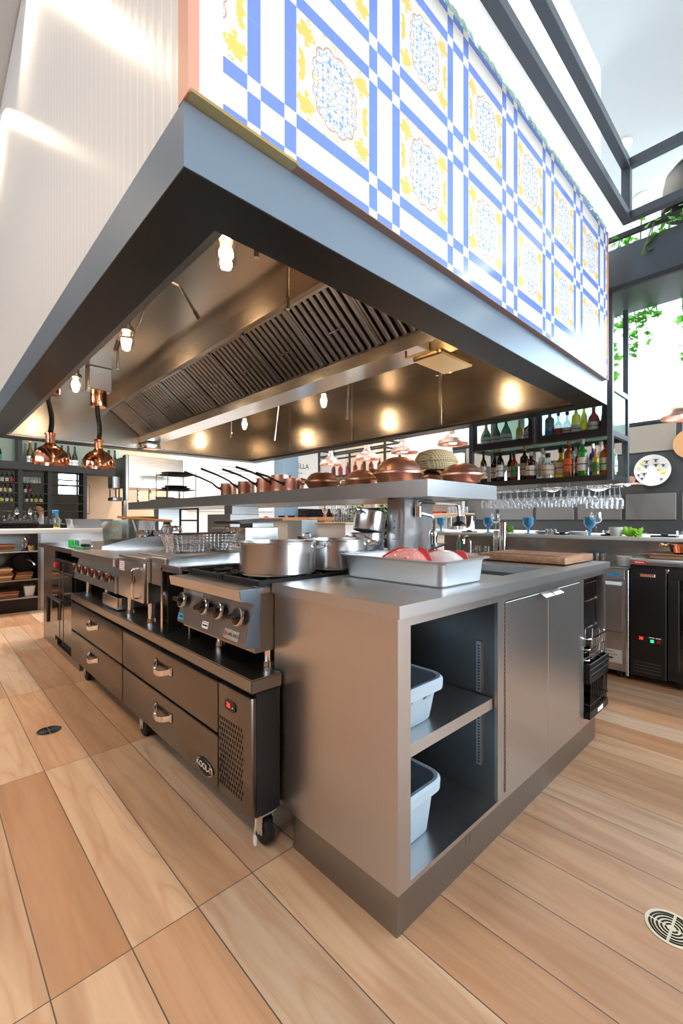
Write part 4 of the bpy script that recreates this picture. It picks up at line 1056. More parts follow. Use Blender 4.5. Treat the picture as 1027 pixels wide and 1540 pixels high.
def tap(x, y, z, h, label, name='sink_tap'):
    t = thing(name, label, 'tap', (x, y, z))
    m = new(); lathe(m, [(0, z), (.025, z), (.025, z + .02), (.012, z + .03), (0, z + .03)], (x, y, 0), 14); tube(m, [(x, y, z + .03), (x, y, z + h * .8)] + [(x - .06 + .06 * math.cos(a), y, z + h * .8 + .05 * math.sin(a)) for a in (.4, .9, 1.57, 2.2, 2.8)] + [(x - .12, y, z + h * .7)], .011, 10); obj('spout', m, M['chrome'], t)
    m = new(); tube(m, [(x + .01, y - .02, z + .05), (x + .01, y - .07, z + .075)], .006, 8); obj('lever', m, M['chrome'], t)
    return t
tap(3.83, 2.24, zs, .17, 'small chrome tap at the bar sink behind the fish tray')
t = thing('draft_column', 'pair of tall chrome cylinders standing at the bar sink', 'dispenser', (3.84, 1.92, zs))
m = new(); lathe(m, [(0, zs), (.032, zs), (.032, zs + .30), (.036, zs + .305), (.036, zs + .32), (0, zs + .32)], (3.82, 1.905, 0), 20); obj('tall_cylinder', m, M['chrome'], t)
m = new(); lathe(m, [(0, zs), (.03, zs), (.03, zs + .24), (0, zs + .245)], (3.86, 1.99, 0), 20); obj('short_cylinder', m, M['chrome'], t)
m = new(); box(m, 3.81, 3.88, 1.87, 2.03, zs, zs + .015); obj('base_plate', m, M['chrome'], t)
bottle('soap_bottle', 'slim teal bottle with copper top at the bar sink', 3.86, 2.38, zs, .20, .027, 'spirit', 'teal', None, 'copper', shape='spirit')
for (x, y, l) in ((3.80, 2.14, 'left'), (3.80, 2.05, 'right')):
    put_glass('water_glass', 'tumbler', 'clear tumbler by the bar sink tap, the %s one' % l, tumbler_bm(.03, .10), M['glass'], x, y, zs, 'tumblers by the bar sink')

# white shelving at the end of the dark wall
b = new(); box(b, 6.90, 7.0, 4.20, 4.95, .9, 2.3); struct('wall_shelf_back', b, M['white'])
for (z, l) in ((1.49, 'upper'), (1.235, 'lower')):
    b = new(); box(b, 6.62, 6.90, 3.95, 4.92, z - .022, z, .002); tag(obj('wooden_shelf', b, M['wood_pale']), '%s pale wooden shelf on the white wall behind the pot filler' % l, 'shelf', 'pale wooden shelves')
for k in range(6):
    m = tumbler_bm(.03, .11); put_glass('shelf_glass', 'tumbler', 'clear tumbler in the row on the lower pale wooden shelf', m, M['glass'], 6.75, 4.02 + .068 * k, 1.236, 'tumblers on the lower shelf')
for k in range(3):
    m = new(); box(m, 6.68, 6.84, 4.47 + .1 * k, 4.55 + .1 * k, 1.236, 1.27, .004); o = obj('red_packet', m, M['red']); tag(o, 'small red packet on the lower pale wooden shelf', 'packet', 'red packets on the lower shelf')
for k in range(3):
    m = new(); box(m, 6.68, 6.86, 4.3 + .12 * k, 4.4 + .12 * k, 1.4905, 1.53, .004); o = obj('cream_box', m, M['paper_cream']); tag(o, 'small cream box on the upper pale wooden shelf', 'box', 'cream boxes on the upper shelf')
t = thing('side_counter', 'white-topped counter below the pale wooden shelves', 'counter', (6.5, 4.2, 0))
b = new(); box(b, 6.1, 6.98, 2.9, 5.2, .93, .96, .003); obj('counter_top', b, M['white_sat'], t)
b = new(); box(b, 6.2, 6.98, 2.95, 5.15, 0, .929); obj('counter_body', b, M['wall_white'], t, False)
for k in range(4):
    m = new(); lathe(m, [(0, 0), (.035, 0), (.04, .2), (.036, .2), (.032, .01), (0, .01)], (0, 0, 0), 16); put_glass('tall_glass', 'tall glass', 'tall clear glass with red base in the row on the white-topped counter', m, M['glass'], 6.4, 4.45 - .09 * k, .961, 'tall glasses on the side counter')
m = new(); lathe(m, [(0, 0), (.09, 0), (.11, .22), (.115, .22), (.112, .19), (.09, .01), (0, .01)], (0, 0, 0), 24); put_glass('ice_bucket', 'bucket', 'shiny metal ice bucket on the white-topped counter', m, M['chrome'], 6.35, 3.74, .961)
for k in range(2):
    m = new(); lathe(m, [(0, 0), (.05, 0), (.05, .20), (.02, .23), (0, .23)], (0, 0, 0), 16); put_glass('cocktail_shaker', 'shaker', 'metal shaker beside the ice bucket on the white-topped counter', m, M['chrome'], 6.3, 4.05 - .11 * k - .0, .961, 'shakers by the ice bucket')
# ================================================================== PREP CABINET
pc = thing('prep_cabinet', 'big brushed steel prep cabinet with open shelves, double doors and a crate niche', 'cabinet', (1.8, 1.04, 0))
CX0, CX1, CY0, CY1 = 0.930, 2.690, 0.760, 1.332
T = 0.012
b = new()
# front face frame (looks towards -Y), around three openings
O = [(0.985, 1.484, .130, .836), (1.535, 2.288, .140, .832), (2.352, 2.660, .150, .836)]
xs = [CX0, O[0][0], O[0][1], O[1][0], O[1][1], O[2][0], O[2][1], CX1]
for k in (0, 2, 4, 6): box(b, xs[k], xs[k + 1], CY0, CY0 + T, .115, .8645)
for (a, c, z0, z1) in O:
    box(b, a, c, CY0, CY0 + T, .115, z0); box(b, a, c, CY0, CY0 + T, z1, .8645)
obj('face_frame', b, M['steel'], pc, False)
b = new(); box(b, CX0, CX0 + T, CY0 + T, CY1, .115, .8645); obj('end_panel', b, M['steel'], pc, False)
b = new(); box(b, CX1 - T, CX1, CY0 + T, CY1, .115, .8645); obj('end_panel', b, M['steel'], pc, False)
b = new(); box(b, CX0 + T, CX1 - T, CY1 - T, CY1, .115, .8645); obj('back_panel', b, M['steel_dark'], pc, False)
b = new(); box(b, O[0][1] + .002, O[0][1] + .012, CY0 + T, CY1 - T, .127, .8645); obj('divider_panel', b, M['steel_dark'], pc, False)
b = new(); box(b, 2.318, 2.330, CY0 + T, CY1 - T, .127, .8645); obj('divider_panel', b, M['steel_dark'], pc, False)
b = new(); box(b, CX0 + T, CX1 - T, CY0 + T, CY1 - T, .115, .127); obj('bottom_panel', b, M['steel_h'], pc, False)
b = new()
box(b, CX0 + T + .001, O[0][1] - .003, CY0 + .018, CY1 - T - .001, .484, .492); box(b, CX0 + T + .001, O[0][1] - .003, CY0 + .018, CY0 + .026, .455, .484)
obj('middle_shelf', b, M['steel_h'], pc, False)
for (z0, z1) in ((.50, .685), (.235, .448)):
    b = new(); box(b, O[0][1] - .004, O[0][1] + .0015, .822, .842, z0, z1); st = obj('shelf_standard', b, M['steel_bright'], pc, False)
    b = new(); z = z0 + .01
    while z < z1 - .008:
        box(b, O[0][1] - .0048, O[0][1] - .0041, .829, .835, z, z + .004); z += .0105
    obj('slot_row', b, M['grille'], st, False)
# doors
for (a, c, hx) in ((1.538, 1.9125, 1.865), (1.9155, 2.286, 1.965)):
    b = new(); box(b, a, c, CY0 - .004, CY0 + .010, .143, .829, .0015); d = obj('door', b, M['steel'], pc, False)
    b = new(); prism(b, [(CY0 - .0045, .833), (CY0 - .034, .816), (CY0 - .035, .812), (CY0 - .032, .813), (CY0 - .0045, .829)], 'x', hx - .043, hx + .043); obj('handle', b, M['steel_bright'], d, False)
for x in (1.5345, 2.2895):
    b = new(); z = .15
    while z < .82:
        box(b, x - .003, x + .003, CY0 - .003, CY0 - .0005, z, z + .011); z += .0155
    obj('piano_hinge', b, M['steel_dark'], pc, False)
# niche fittings
b = new()
for z in (.56, .70): box(b, 2.345, 2.66, .80, .812, z, z + .008); box(b, 2.345, 2.66, 1.2, 1.212, z, z + .008)
box(b, 2.628, 2.636, .785, .795, .16, .836); box(b, 2.36, 2.63, .785, .79, .80, .806)
obj('niche_rails', b, M['steel_bright'], pc, False)
b = new(); box(b, 2.34, CX1 - T - .001, 1.30, 1.318, .128, .86); obj('niche_back', b, M['grille'], pc, False)
# toe kick
b = new(); box(b, .932, 2.535, .765, 1.225, 0, .1145); obj('toe_kick', b, M['steel_dark'], pc, False)
# counter with a sunk sink between tray and board
b = new()
KX0, KX1, KY0, KY1 = .917, 2.712, .744, 1.330
SX0, SX1, SY0, SY1 = 1.72, 2.12, .86, 1.24
for (a, c, d, e) in ((KX0, SX0, KY0, KY1), (SX1, KX1, KY0, KY1), (SX0, SX1, KY0, SY0), (SX0, SX1, SY1, KY1)): box(b, a, c, d, e, .865, .900)
bmesh.ops.remove_doubles(b, verts=b.verts[:], dist=.0001)
obj('countertop', b, M['steel_h'], pc, False)
b = new()
box(b, SX0, SX1, SY0, SY1, .70, .705); box(b, SX0 - .006, SX0, SY0, SY1, .70, .8645); box(b, SX1, SX1 + .006, SY0, SY1, .70, .8645); box(b, SX0, SX1, SY0 - .006, SY0, .70, .8645); box(b, SX0, SX1, SY1, SY1 + .006, .70, .8645)
obj('sink_basin', b, M['steel_dark'], pc, False)

# bus tubs
def bus_tub(x0, x1, y0, y1, z, h, label):
    t = thing('bus_tub', label, 'tub', ((x0 + x1) / 2, (y0 + y1) / 2, z), 'grey bus tubs in the open cabinet')
    m = new(); r = .045; tp = .018; w = .004
    def L(d, zz, rr): return loop_at(rrect(x0 + d, x1 - d, y0 + d, y1 - d, rr, 6), zz)
    loft(m, [L(tp + .006, z, r), L(tp, z + .008, r), L(.004, z + h - .03, r), L(0.0, z + h - .012, r), L(0, z + h - .008, r), L(w, z + h - .006, r), L(w + .003, z + h - .03, r), L(tp + w, z + .012, r), L(tp + w + .006, z + .006, r)], True, True)
    obj('tub_body', m, M['tub'], t)
    m = new()
    loft(m, [L(.002, z + h - .035, r), L(-.016, z + h - .033, r + .016), L(-.018, z + h - .006, r + .018), L(-.010, z + h + .002, r + .012), L(.002, z + h, r), L(.006, z + h - .008, r)], False, False)
    obj('rim', m, M['tub'], t)
    m = new()
    for x in (x0 + (x1 - x0) * .68, x0 + (x1 - x0) * .35):
        prism(m, [(y0 + .004, z + h - .055), (y0 - .012, z + h - .034), (y0 + .004, z + h - .034)], 'x', x - .012, x + .012)
    obj('rib', m, M['tub'], t)
bus_tub(.96, 1.225, .815, 1.27, .4925, .135, 'grey plastic bus tub on the upper shelf of the open cabinet')
bus_tub(.96, 1.225, .825, 1.28, .1275, .175, 'grey plastic bus tub on the floor of the open cabinet')

# crates and basket in the niche
def crate(x0, x1, y0, y1, z0, h, label):
    t = thing('black_crate', label, 'crate', ((x0 + x1) / 2, (y0 + y1) / 2, z0), 'black crates in the cabinet niche')
    m = new(); w = .006
    for (z, hh) in ((0, .035), (h - .02, .02), (h * .34, .006)):
        for (a, c, d, e) in ((x0, x1, y0, y0 + w), (x0, x1, y1 - w, y1), (x0, x0 + w, y0 + w, y1 - w), (x1 - w, x1, y0 + w, y1 - w)): box(m, a, c, d, e, z0 + z, z0 + z + hh)
    box(m, x0, x1, y0, y1, z0, z0 + .006)
    obj('crate_bands', m, M['black'], t, False)
    m = new(); n = 9
    for k in range(n + 1):
        x = x0 + .01 + (x1 - x0 - .04) * k / n
        prism(m, [(x, z0 + .036), (x + .007, z0 + .036), (x + .022, z0 + h - .021), (x + .015, z0 + h - .021)], 'y', y0 + .001, y0 + w - .001)
        prism(m, [(y0 + .03 + .05 * k % (y1 - y0 - .06), z0 + .036), (y0 + .037 + .05 * k % (y1 - y0 - .06), z0 + .036), (y0 + .037 + .05 * k % (y1 - y0 - .06), z0 + h - .021), (y0 + .03 + .05 * k % (y1 - y0 - .06), z0 + h - .021)], 'x', x0 + .001, x0 + w - .001)
    obj('lattice', m, M['black'], t, False)
    m = new(); box(m, (x0 + x1) / 2 - .03, (x0 + x1) / 2 + .05, y0 - .002, y0 - .0003, z0 + .008, z0 + .028); obj('crate_label', m, M['paper'], t, False)
crate(2.365, 2.645, .735, 1.10, .152, .195, 'black lattice crate standing in the cabinet niche with a white label')
for k in range(3):
    z = .3485 + .026 * k
    t = thing('black_rack', 'black plastic rack %s on the lattice crate' % ('lying directly', 'in the middle of the stack', 'topmost in the stack')[k], 'rack', (2.5, .9, z), 'black racks stacked in the niche')
    m = new()
    for (a, c, d, e) in ((2.362, 2.648, .732, .742), (2.362, 2.648, 1.09, 1.10), (2.362, 2.372, .742, 1.09), (2.638, 2.648, .742, 1.09)): box(m, a, c, d, e, z, z + .022, .003)
    obj('rack_rim', m, M['black'], t)
    m = new()
    for q in range(7): box(m, 2.40 + .034 * q, 2.405 + .034 * q, .742, 1.09, z + .002, z + .006)
    obj('rack_bars', m, M['black'], t, False)
t = thing('wire_basket', 'silver wire basket resting on top of the black racks in the niche', 'basket', (2.5, .9, .427))
m = new(); z0 = .427
for (z, d, r) in ((z0 + .004, .012, .004), (z0 + .06, .006, .0022), (z0 + .115, 0, .0042)):
    tube(m, [(p[0], p[1], z) for p in rrect(2.366 + d, 2.644 - d, .738 + d, 1.09 - d, .03, 4)], r, 6, closed=True)
obj('basket_rims', m, M['chrome'], t)
m = new()
for k in range(9):
    x = 2.40 + .026 * k
    tube(m, [(x, .739, z0 + .115), (x, .751, z0 + .004), (x, 1.078, z0 + .004), (x, 1.089, z0 + .115)], .0014, 6)
for k in range(9):
    y = .775 + .035 * k
    tube(m, [(2.367, y, z0 + .115), (2.379, y, z0 + .004), (2.632, y, z0 + .004), (2.643, y, z0 + .115)], .0014, 6)
obj('basket_wires', m, M['chrome'], t)

# fish tray
t = thing('fish_tray', 'deep dull steel tray holding whole fish on the prep counter', 'tray', (1.39, 1.06, .9005))
m = new(); x0, x1, y0, y1, z, h = 1.235, 1.53, .825, 1.300, .9005, .088
def L(d, zz, r): return loop_at(rrect(x0 + d, x1 - d, y0 + d, y1 - d, r, 6), zz)
loft(m, [L(.016, z, .03), L(.010, z + .006, .034), L(.004, z + h - .012, .034), L(-.002, z + h - .004, .036), L(-.018, z + h, .045), L(-.019, z + h + .003, .045), L(-.004, z + h + .003, .036), L(.006, z + h - .012, .034), L(.013, z + .008, .03), L(.018, z + .003, .028)], True, True)
obj('tray_pan', m, M['alu'], t)
def fish(name, label, y0, y1, x, z, w, h, mat, curve=0.0, flip=1):
    t = thing(name, label, 'fish', (x, (y0 + y1) / 2, z), None)
    n = 22; loops = []
    prof = []
    for k in range(n + 1):
        f = k / n
        s = math.sin(PI * min(1, f * 1.02) ** .62) if f < .98 else .06
        s = max(s, .05 if f < .5 else .10)
        if f > .86: s = max(.13, s)
        y = y0 + (y1 - y0) * f
        cx = x + curve * math.sin(PI * f)
        loops.append([(cx + w * s * .5 * math.cos(a), y, z + h * s * .5 * (1 + math.sin(a)) + .002 + h * .10 * (1 - s)) for a in [2 * PI * q / 16 for q in range(16)]])
    m = new(); loft(m, loops); bmesh.ops.recalc_face_normals(m, faces=m.faces[:]); obj('body', m, M[mat], t)
    ym = y0 + (y1 - y0) * .5; d = (y1 - y0)
    m = new(); pts = [(y0 + d * .28, z + h * .96), (y0 + d * .42, z + h * 1.03), (y0 + d * .55, z + h * .93), (y0 + d * .70, z + h * .70), (y0 + d * .82, z + h * .44), (y0 + d * .6, z + h * .6)]
    prism(m, pts, 'x', x + curve * .9 - .002, x + curve * .9 + .002); obj('dorsal_fin', m, M['fish_fin'], t, False)
    m = new(); ye = y1 - d * .02
    prism(m, [(ye, z + h * .20), (ye + .07 * flip, z + h * .62), (ye + .045 * flip, z + h * .28), (ye + .065 * flip, z - h * .0 + .004), (ye, z + h * .10)], 'x', x - .002, x + .002); obj('tail_fin', m, M['fish_fin'], t, False)
    ys = y0 + d * .10
    m = new(); prism(m, [(y0 + d * .02, z + h * .62), (y0 + d * .10, z + h * .98), (y0 + d * .20, z + h * 1.04), (y0 + d * .22, z + h * .90), (y0 + d * .10, z + h * .6)], 'x', x + w * .12, x + w * .12 + .004); obj('pectoral_fin', m, M['fish_fin'], t, False)
    m = new(); lathe(m, [(0, 0), (.006, 0), (.007, .002), (0, .004)], (0, 0, 0), 12, 'x'); m.transform(Matrix.Translation((x - w * .30, ys, z + h * .55))); obj('eye', m, M['black'], t)
    m = new(); tube(m, [(x - w * .40, y0 + d * .25, z + h * .75), (x - w * .48, y0 + d * .22, z + h * .5), (x - w * .40, y0 + d * .24, z + h * .3)], .003, 6); obj('gill_edge', m, M['fish_fin'], t)
fish('whole_fish', 'big pink-red whole fish lying in the steel tray, nearer the pots', .925, 1.262, 1.322, .9045, .112, .118, 'fish', .01, .35)
fish('whole_fish', 'paler white whole fish lying behind the red one in the steel tray', .846, 1.18, 1.447, .9045, .118, .108, 'fish_white', -.008, .6)

# cutting board resting on the counter
t = thing('cutting_board', 'thick dark wooden cutting board on the far end of the prep counter', 'cutting board', (2.50, 1.06, .905))
m = new(); box(m, -.205, .205, -.235, .235, 0, .036, .004, 2); o = obj('board', m, M['butcher'], t)
m = new(); tube(m, [(p[0], p[1], .0358) for p in rrect(-.165, .165, -.19, .19, .02, 3)], .004, 6, closed=True); g = obj('juice_groove', m, M['wood_dark'], t)
for q in (o, g): q.data.transform(Matrix.Translation(t.location))
m = new()
for sx in (-.17, .17):
    for sy in (-.19, .19): lathe(m, [(0, .9005), (.012, .9005), (.012, .9052), (0, .9052)], (2.50 + sx, 1.06 + sy, 0), 12)
obj('rubber_feet', m, M['rubber'], t)

# ================================================================== CHEF BASE
cb = thing('chef_base', 'low refrigerated chef base with four steel drawers and a vented end panel on casters', 'refrigerated base', (1.17, 2.5, 0))
FX = .80
b = new(); prism(b, [(FX, 1.278), (.925, 1.278), (.925, 1.338), (1.56, 1.338), (1.56, 3.72), (FX, 3.72)], 'z', .546, .592); bmesh.ops.bevel(b, geom=b.edges[:], offset=.004, segments=2, affect='EDGES'); obj('top_slab', b, M['steel_dark'], cb)
b = new(); prism(b, [(FX + .025, 1.285), (.92, 1.285), (.92, 1.345), (1.54, 1.345), (1.54, 3.715), (FX + .025, 3.715)], 'z', .120, .538); obj('body', b, M['blackmetal'], cb, False)
b = new(); prism(b, [(FX + .02, 1.282), (.922, 1.282), (.922, 1.342), (1.545, 1.342), (1.545, 3.717), (FX + .02, 3.717)], 'z', .5381, .5459); obj('black_gasket', b, M['grille'], cb, False)
dr = [(1.513, 2.570, .334, .524), (1.513, 2.570, .130, .325), (2.588, 3.705, .334, .524), (2.588, 3.705, .115, .325)]
dr = [(1.513, 2.572, .335, .526), (1.513, 2.572, .130, .324), (2.590, 3.712, .335, .526), (2.590, 3.712, .125, .324)]
for k, (a, c, z0, z1) in enumerate(dr):
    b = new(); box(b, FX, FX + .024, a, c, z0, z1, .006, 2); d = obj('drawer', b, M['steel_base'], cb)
    ym = (a + c) / 2 - .03; zm = z0 + (z1 - z0) * .66
    b = new()
    w = .085
    loft(b, [[(FX - .030 * math.sin(PI * f) ** .5 - .003 + dx, ym + w * (2 * f - 1), zm - .016 * math.sin(PI * f) + dz) for dx, dz in ((-.004, -.012), (.004, -.012), (.004, .012), (-.004, .012))] for f in [q / 12 for q in range(13)]])
    bmesh.ops.recalc_face_normals(b, faces=b.faces[:])
    h = obj('handle', b, M['chrome'], d)
    b = new(); box(b, FX - .006, FX - .0005, ym - w - .012, ym - w + .012, zm - .02, zm + .022, .004); box(b, FX - .006, FX - .0005, ym + w - .012, ym + w + .012, zm - .02, zm + .022, .004); obj('handle_mount', b, M['chrome'], h)
    if k == 1:
        b = new(); n = 28
        pts = [(1.605 + .066 * math.cos(2 * PI * q / n), .176 + .027 * math.sin(2 * PI * q / n)) for q in range(n)]
        prism(b, pts, 'x', FX - .0045, FX - .0003); bd = obj('oval_badge', b, M['grille'], d, True, .5)
        b = new(); tube(b, [(FX - .0045, p[0], p[1]) for p in pts], .0018, 6, closed=True); obj('badge_rim', b, M['chrome'], bd)
        text('badge_lettering', 'KOOL-IT', .033, M['paper'], bd, (FX - .0052, 1.605, .176), FACE_MX, .0006)
# vented end panel
b = new(); box(b, FX, FX + .024, 1.282, 1.505, .128, .530, .006, 2); vp = obj('vent_panel', b, M['steel_base'], cb)
b = new()
for r in range(13):
    z = .405 - .0195 * r
    for c in range(10):
        y = 1.490 - .0165 * c - (.008 if r % 2 else 0)
        prism(b, [(y - .002, z - .006), (y + .004, z - .006), (y + .001 + .003, z + .006), (y - .005 + .003, z + .006)], 'x', FX - .0012, FX - .0002)
obj('vent_slots', b, M['grille'], vp, False)
b = new(); n = 24
prism(b, rrect(1.376, 1.452, .450, .486, .016, 5), 'x', FX - .004, FX - .0002); dp = obj('display_plate', b, M['black'], vp)
text('display_digits', '38', .024, M['led_red'], dp, (FX - .0045, 1.425, .468), FACE_MX, .0004)
b = new(); lathe(b, [(0, FX - .0055), (.003, FX - .0055), (.003, FX - .004), (0, FX - .004)], (0, 1.395, .466), 8, 'x'); obj('indicator_light', b, M['paper'], dp)
def caster(x, y, tagit):
    m = new(); lathe(m, [(0, -.016), (.040, -.016), (.046, -.010), (.046, .010), (.040, .016), (0, .016)], (0, 0, 0), 24, 'x'); m.transform(Matrix.Translation((x, y, .046))); c = obj('caster_wheel', m, M['rubber'], cb)
    m = new(); box(m, x - .03, x + .03, y - .035, y + .035, .112, .1195, .002); box(m, x - .024, x - .019, y - .02, y + .02, .04, .112, .002); box(m, x + .019, x + .024, y - .02, y + .02, .04, .112, .002); cyl(m, (x - .026, y, .046), (x + .026, y, .046), .008, 10)
    if tagit: tube(m, [(x - .04, y - .01, .105), (x - .046, y - .012, .07), (x - .046, y - .012, .052)], .003, 6)
    obj('caster_fork', m, M['chrome'], c)
    if tagit:
        m = new(); box(m, x - .049, x - .043, y - .022, y - .004, .018, .052, .002); obj('brake_tag', m, M['paper'], c)
for (x, y, g) in ((.875, 1.315, True), (.86, 2.40, False), (.86, 3.50, False), (1.48, 1.42, False), (1.48, 3.6, False)): caster(x, y, g)

# ================================================================== RANGE
rg = thing('gas_range', 'countertop gas range with four black knobs on a slanted steel panel, under the steel pots', 'range', (1.18, 1.57, .593))
RY0, RY1 = 1.335, 1.915
b = new(); box(b, .850, 1.56, RY0, RY1, .66, .868); obj('range_body', b, M['steel_dark'], rg, False)
b = new(); prism(b, [(.785, .886), (.792, .848), (.850, .838), (.85, .868), (1.56, .868), (1.56, .886)], 'y', RY0, RY1); obj('front_ledge', b, M['steel'], rg, False)
b = new(); prism(b, [(.842, .836), (.808, .690), (.8495, .678), (.8495, .836)], 'y', RY0 + .001, RY1 - .03); pn = obj('control_panel', b, M['steel'], rg, False)
b = new(); prism(b, [(.787, .8855), (.794, .85), (.842, .835), (.808, .689), (.87, .676), (.87, .8855)], 'y', RY0 - .004, RY0 - .0005); obj('side_cheek', b, M['charcoal'], rg, False)  # steel cheek coloured bluish grey to imitate its shade and cool daylight
pd = Vector((.808 - .842, 0, .690 - .836)).normalized()     # down the panel
pn_n = Vector((-pd.z, 0, pd.x)); pn_n = pn_n if pn_n.x < 0 else -pn_n
def on_panel(f, y, off=0.0): return Vector((.842, y, .836)) + pd * (.150 * f) + pn_n * off
KR = Matrix(((pn_n.x, 0, pd.x), (0, 1, 0), (pn_n.z, 0, pd.z))).to_4x4()
for k, y in enumerate((1.845, 1.645, 1.53, 1.385)):
    m = new(); lathe(m, [(0, .0), (.018, .0), (.020, .008), (.030, .012), (.030, .026), (.024, .03), (0, .03)], (0, 0, 0), 24, 'x'); m.transform(Matrix.Translation(on_panel(.36, y)) @ KR); kb = obj('knob', m, M['black'], pn)
    m = new(); lathe(m, [(.0301, .014), (.0325, .014), (.0325, .024), (.0301, .026), (.0301, .014)], (0, 0, 0), 24, 'x'); m.transform(Matrix.Translation(on_panel(.36, y)) @ KR); obj('knob_ring', m, M['chrome'], kb)
    m = new(); box(m, .026, .050, -.028, .028, -.008, .008, .003); m.transform(Matrix.Translation(on_panel(.36, y)) @ KR @ Matrix.Rotation(.5 if k == 1 else 0.1 * k, 4, 'X')); obj('knob_grip', m, M['black'], kb)
def plate(name, f0, f1, y0, y1, mat, off=.0012, par=pn):
    m = new()
    A = [on_panel(f0, y0, off), on_panel(f0, y1, off), on_panel(f1, y1, off), on_panel(f1, y0, off)]
    Bq = [p - pn_n * (off - .0001) for p in A]
    va = [m.verts.new(p) for p in A]; vb = [m.verts.new(p) for p in Bq]
    m.faces.new(va); m.faces.new(vb[::-1])
    for i in range(4): m.faces.new((va[i], va[(i + 1) % 4], vb[(i + 1) % 4], vb[i]))
    bmesh.ops.recalc_face_normals(m, faces=m.faces[:])
    return obj(name, m, M[mat], par, False)
bp = plate('brand_plate', .72, .95, 1.382, 1.482, 'badge_silver', .002)
plate('red_mark', .78, .90, 1.468, 1.477, 'red', .003, bp)
tl = text('plate_lettering', 'GARLAND', .017, M['ink'], bp, on_panel(.835, 1.424, .0026), (0, 0, 0), .0003)
tl.rotation_euler = Matrix(((0, -pd.x, pn_n.x), (-1, 0, 0), (0, -pd.z, pn_n.z))).to_euler()
wp = plate('warning_sticker', .74, .92, 1.61, 1.66, 'paper'); plate('sticker_print', .82, .86, 1.615, 1.655, 'ink', .0018, wp); plate('sticker_print', .77, .78, 1.615, 1.655, 'ink', .0018, wp)
wp = plate('blue_sticker', .76, .92, 1.83, 1.885, 'blue_lab'); plate('sticker_print', .80, .86, 1.84, 1.87, 'ink', .0018, wp)
wp = plate('model_plate', .03, .15, 1.70, 1.825, 'badge_silver')
for x in (.93, 1.5):
    for y in (1.37, 1.73): b = new(); cyl(b, (x, y, .593), (x, y, .66), .016, 12); lathe(b, [(0, .593), (.022, .593), (.018, .612), (0, .612)], (x, y, 0), 12); obj('leg', b, M['chrome'], rg)
def grate(y0, y1, x0, x1):
    m = new(); z = .889
    for y in (y0, y1): box(m, x0, x1, y - .007, y + .007, z, z + .022, .003)
    for x in (x0 + .01, (x0 + x1) / 2, x1 - .01): box(m, x - .006, x + .006, y0 + .007, y1 - .007, z, z + .022, .003)
    for cx in (x0 + (x1 - x0) * .25, x0 + (x1 - x0) * .75):
        cy = (y0 + y1) / 2
        for a in range(8):
            d = Vector((math.cos(a * PI / 4), math.sin(a * PI / 4), 0))
            tube(m, [Vector((cx, cy, z + .016)) + d * .03, Vector((cx, cy, z + .016)) + d * .10], .006, 6)
        lathe(m, [(0, z), (.04, z), (.045, z + .006), (.025, z + .012), (0, z + .012)], (cx, cy, 0), 18)
    return obj('burner_grate', m, M['iron'], rg)
grate(1.352, 1.615, .87, 1.50); grate(1.635, 1.895, .87, 1.50)

# ---- pots
def loop_handle(m, r, z, a, s=.05, out=.045, th=.006):
    ca, sa = math.cos(a), math.sin(a); tx, ty = -sa, ca
    P = [(r, -s, 0), (r + out * .7, -s * .95, .004), (r + out, -s * .5, .010), (r + out * 1.05, 0, .012), (r + out, s * .5, .010), (r + out * .7, s * .95, .004), (r, s, 0)]
    tube(m, [(p[0] * ca + p[1] * tx, p[0] * sa + p[1] * ty, z + p[2]) for p in P], th, 8)
def pot(name, label, x, y, z, r, h, angs, group=None, mat='pot', rot=(0, 0, 0), lid=False, band=False, cat='pot'):
    t = thing(name, label, cat, (0, 0, 0), group)
    m = new(); lathe(m, [(0, 0), (r * .97, 0), (r, .006), (r, h - .006), (r + .004, h - .003), (r + .004, h), (r - .003, h), (r - .004, h - .006), (r - .006, .01), (0, .008)], (0, 0, 0), 48); obj('pot_body', m, M[mat], t)
    for a in angs:
        m = new(); loop_handle(m, r, h * .80, a, r * .28, .042); obj('handle', m, M['chrome'], t)
    if lid:
        m = new(); lathe(m, [(r + .006, h + .0005), (r + .006, h + .004), (r * .9, h + .010), (r * .3, h + .022), (0, h + .024), (0, h + .02), (r * .9, h + .004), (r, h + .0005), (r + .006, h + .0005)], (0, 0, 0), 40); l = obj('lid', m, M[mat], t)
        m = new(); tube(m, [(-.03, 0, h + .022), (-.025, 0, h + .045), (.025, 0, h + .045), (.03, 0, h + .022)], .006, 8); obj('lid_handle', m, M['chrome'], l)
    t.location = (x, y, z); t.rotation_euler = rot
    return t
def aim(x, y):  # direction of image right at floor level
    return math.atan2(-.6884, .7254)
ar = aim(0, 0)
pot('stock_pot', 'wide low steel pot on the front burners nearest the prep counter', 1.068, 1.505, .912, .155, .128, (ar + .12, ar + PI - .25), 'wide steel pots on the range')
pot('stock_pot', 'wide low steel pot behind and right of the front one, by the fish tray', 1.385, 1.495, .912, .145, .128, (ar + .02, ar + PI), 'wide steel pots on the range')
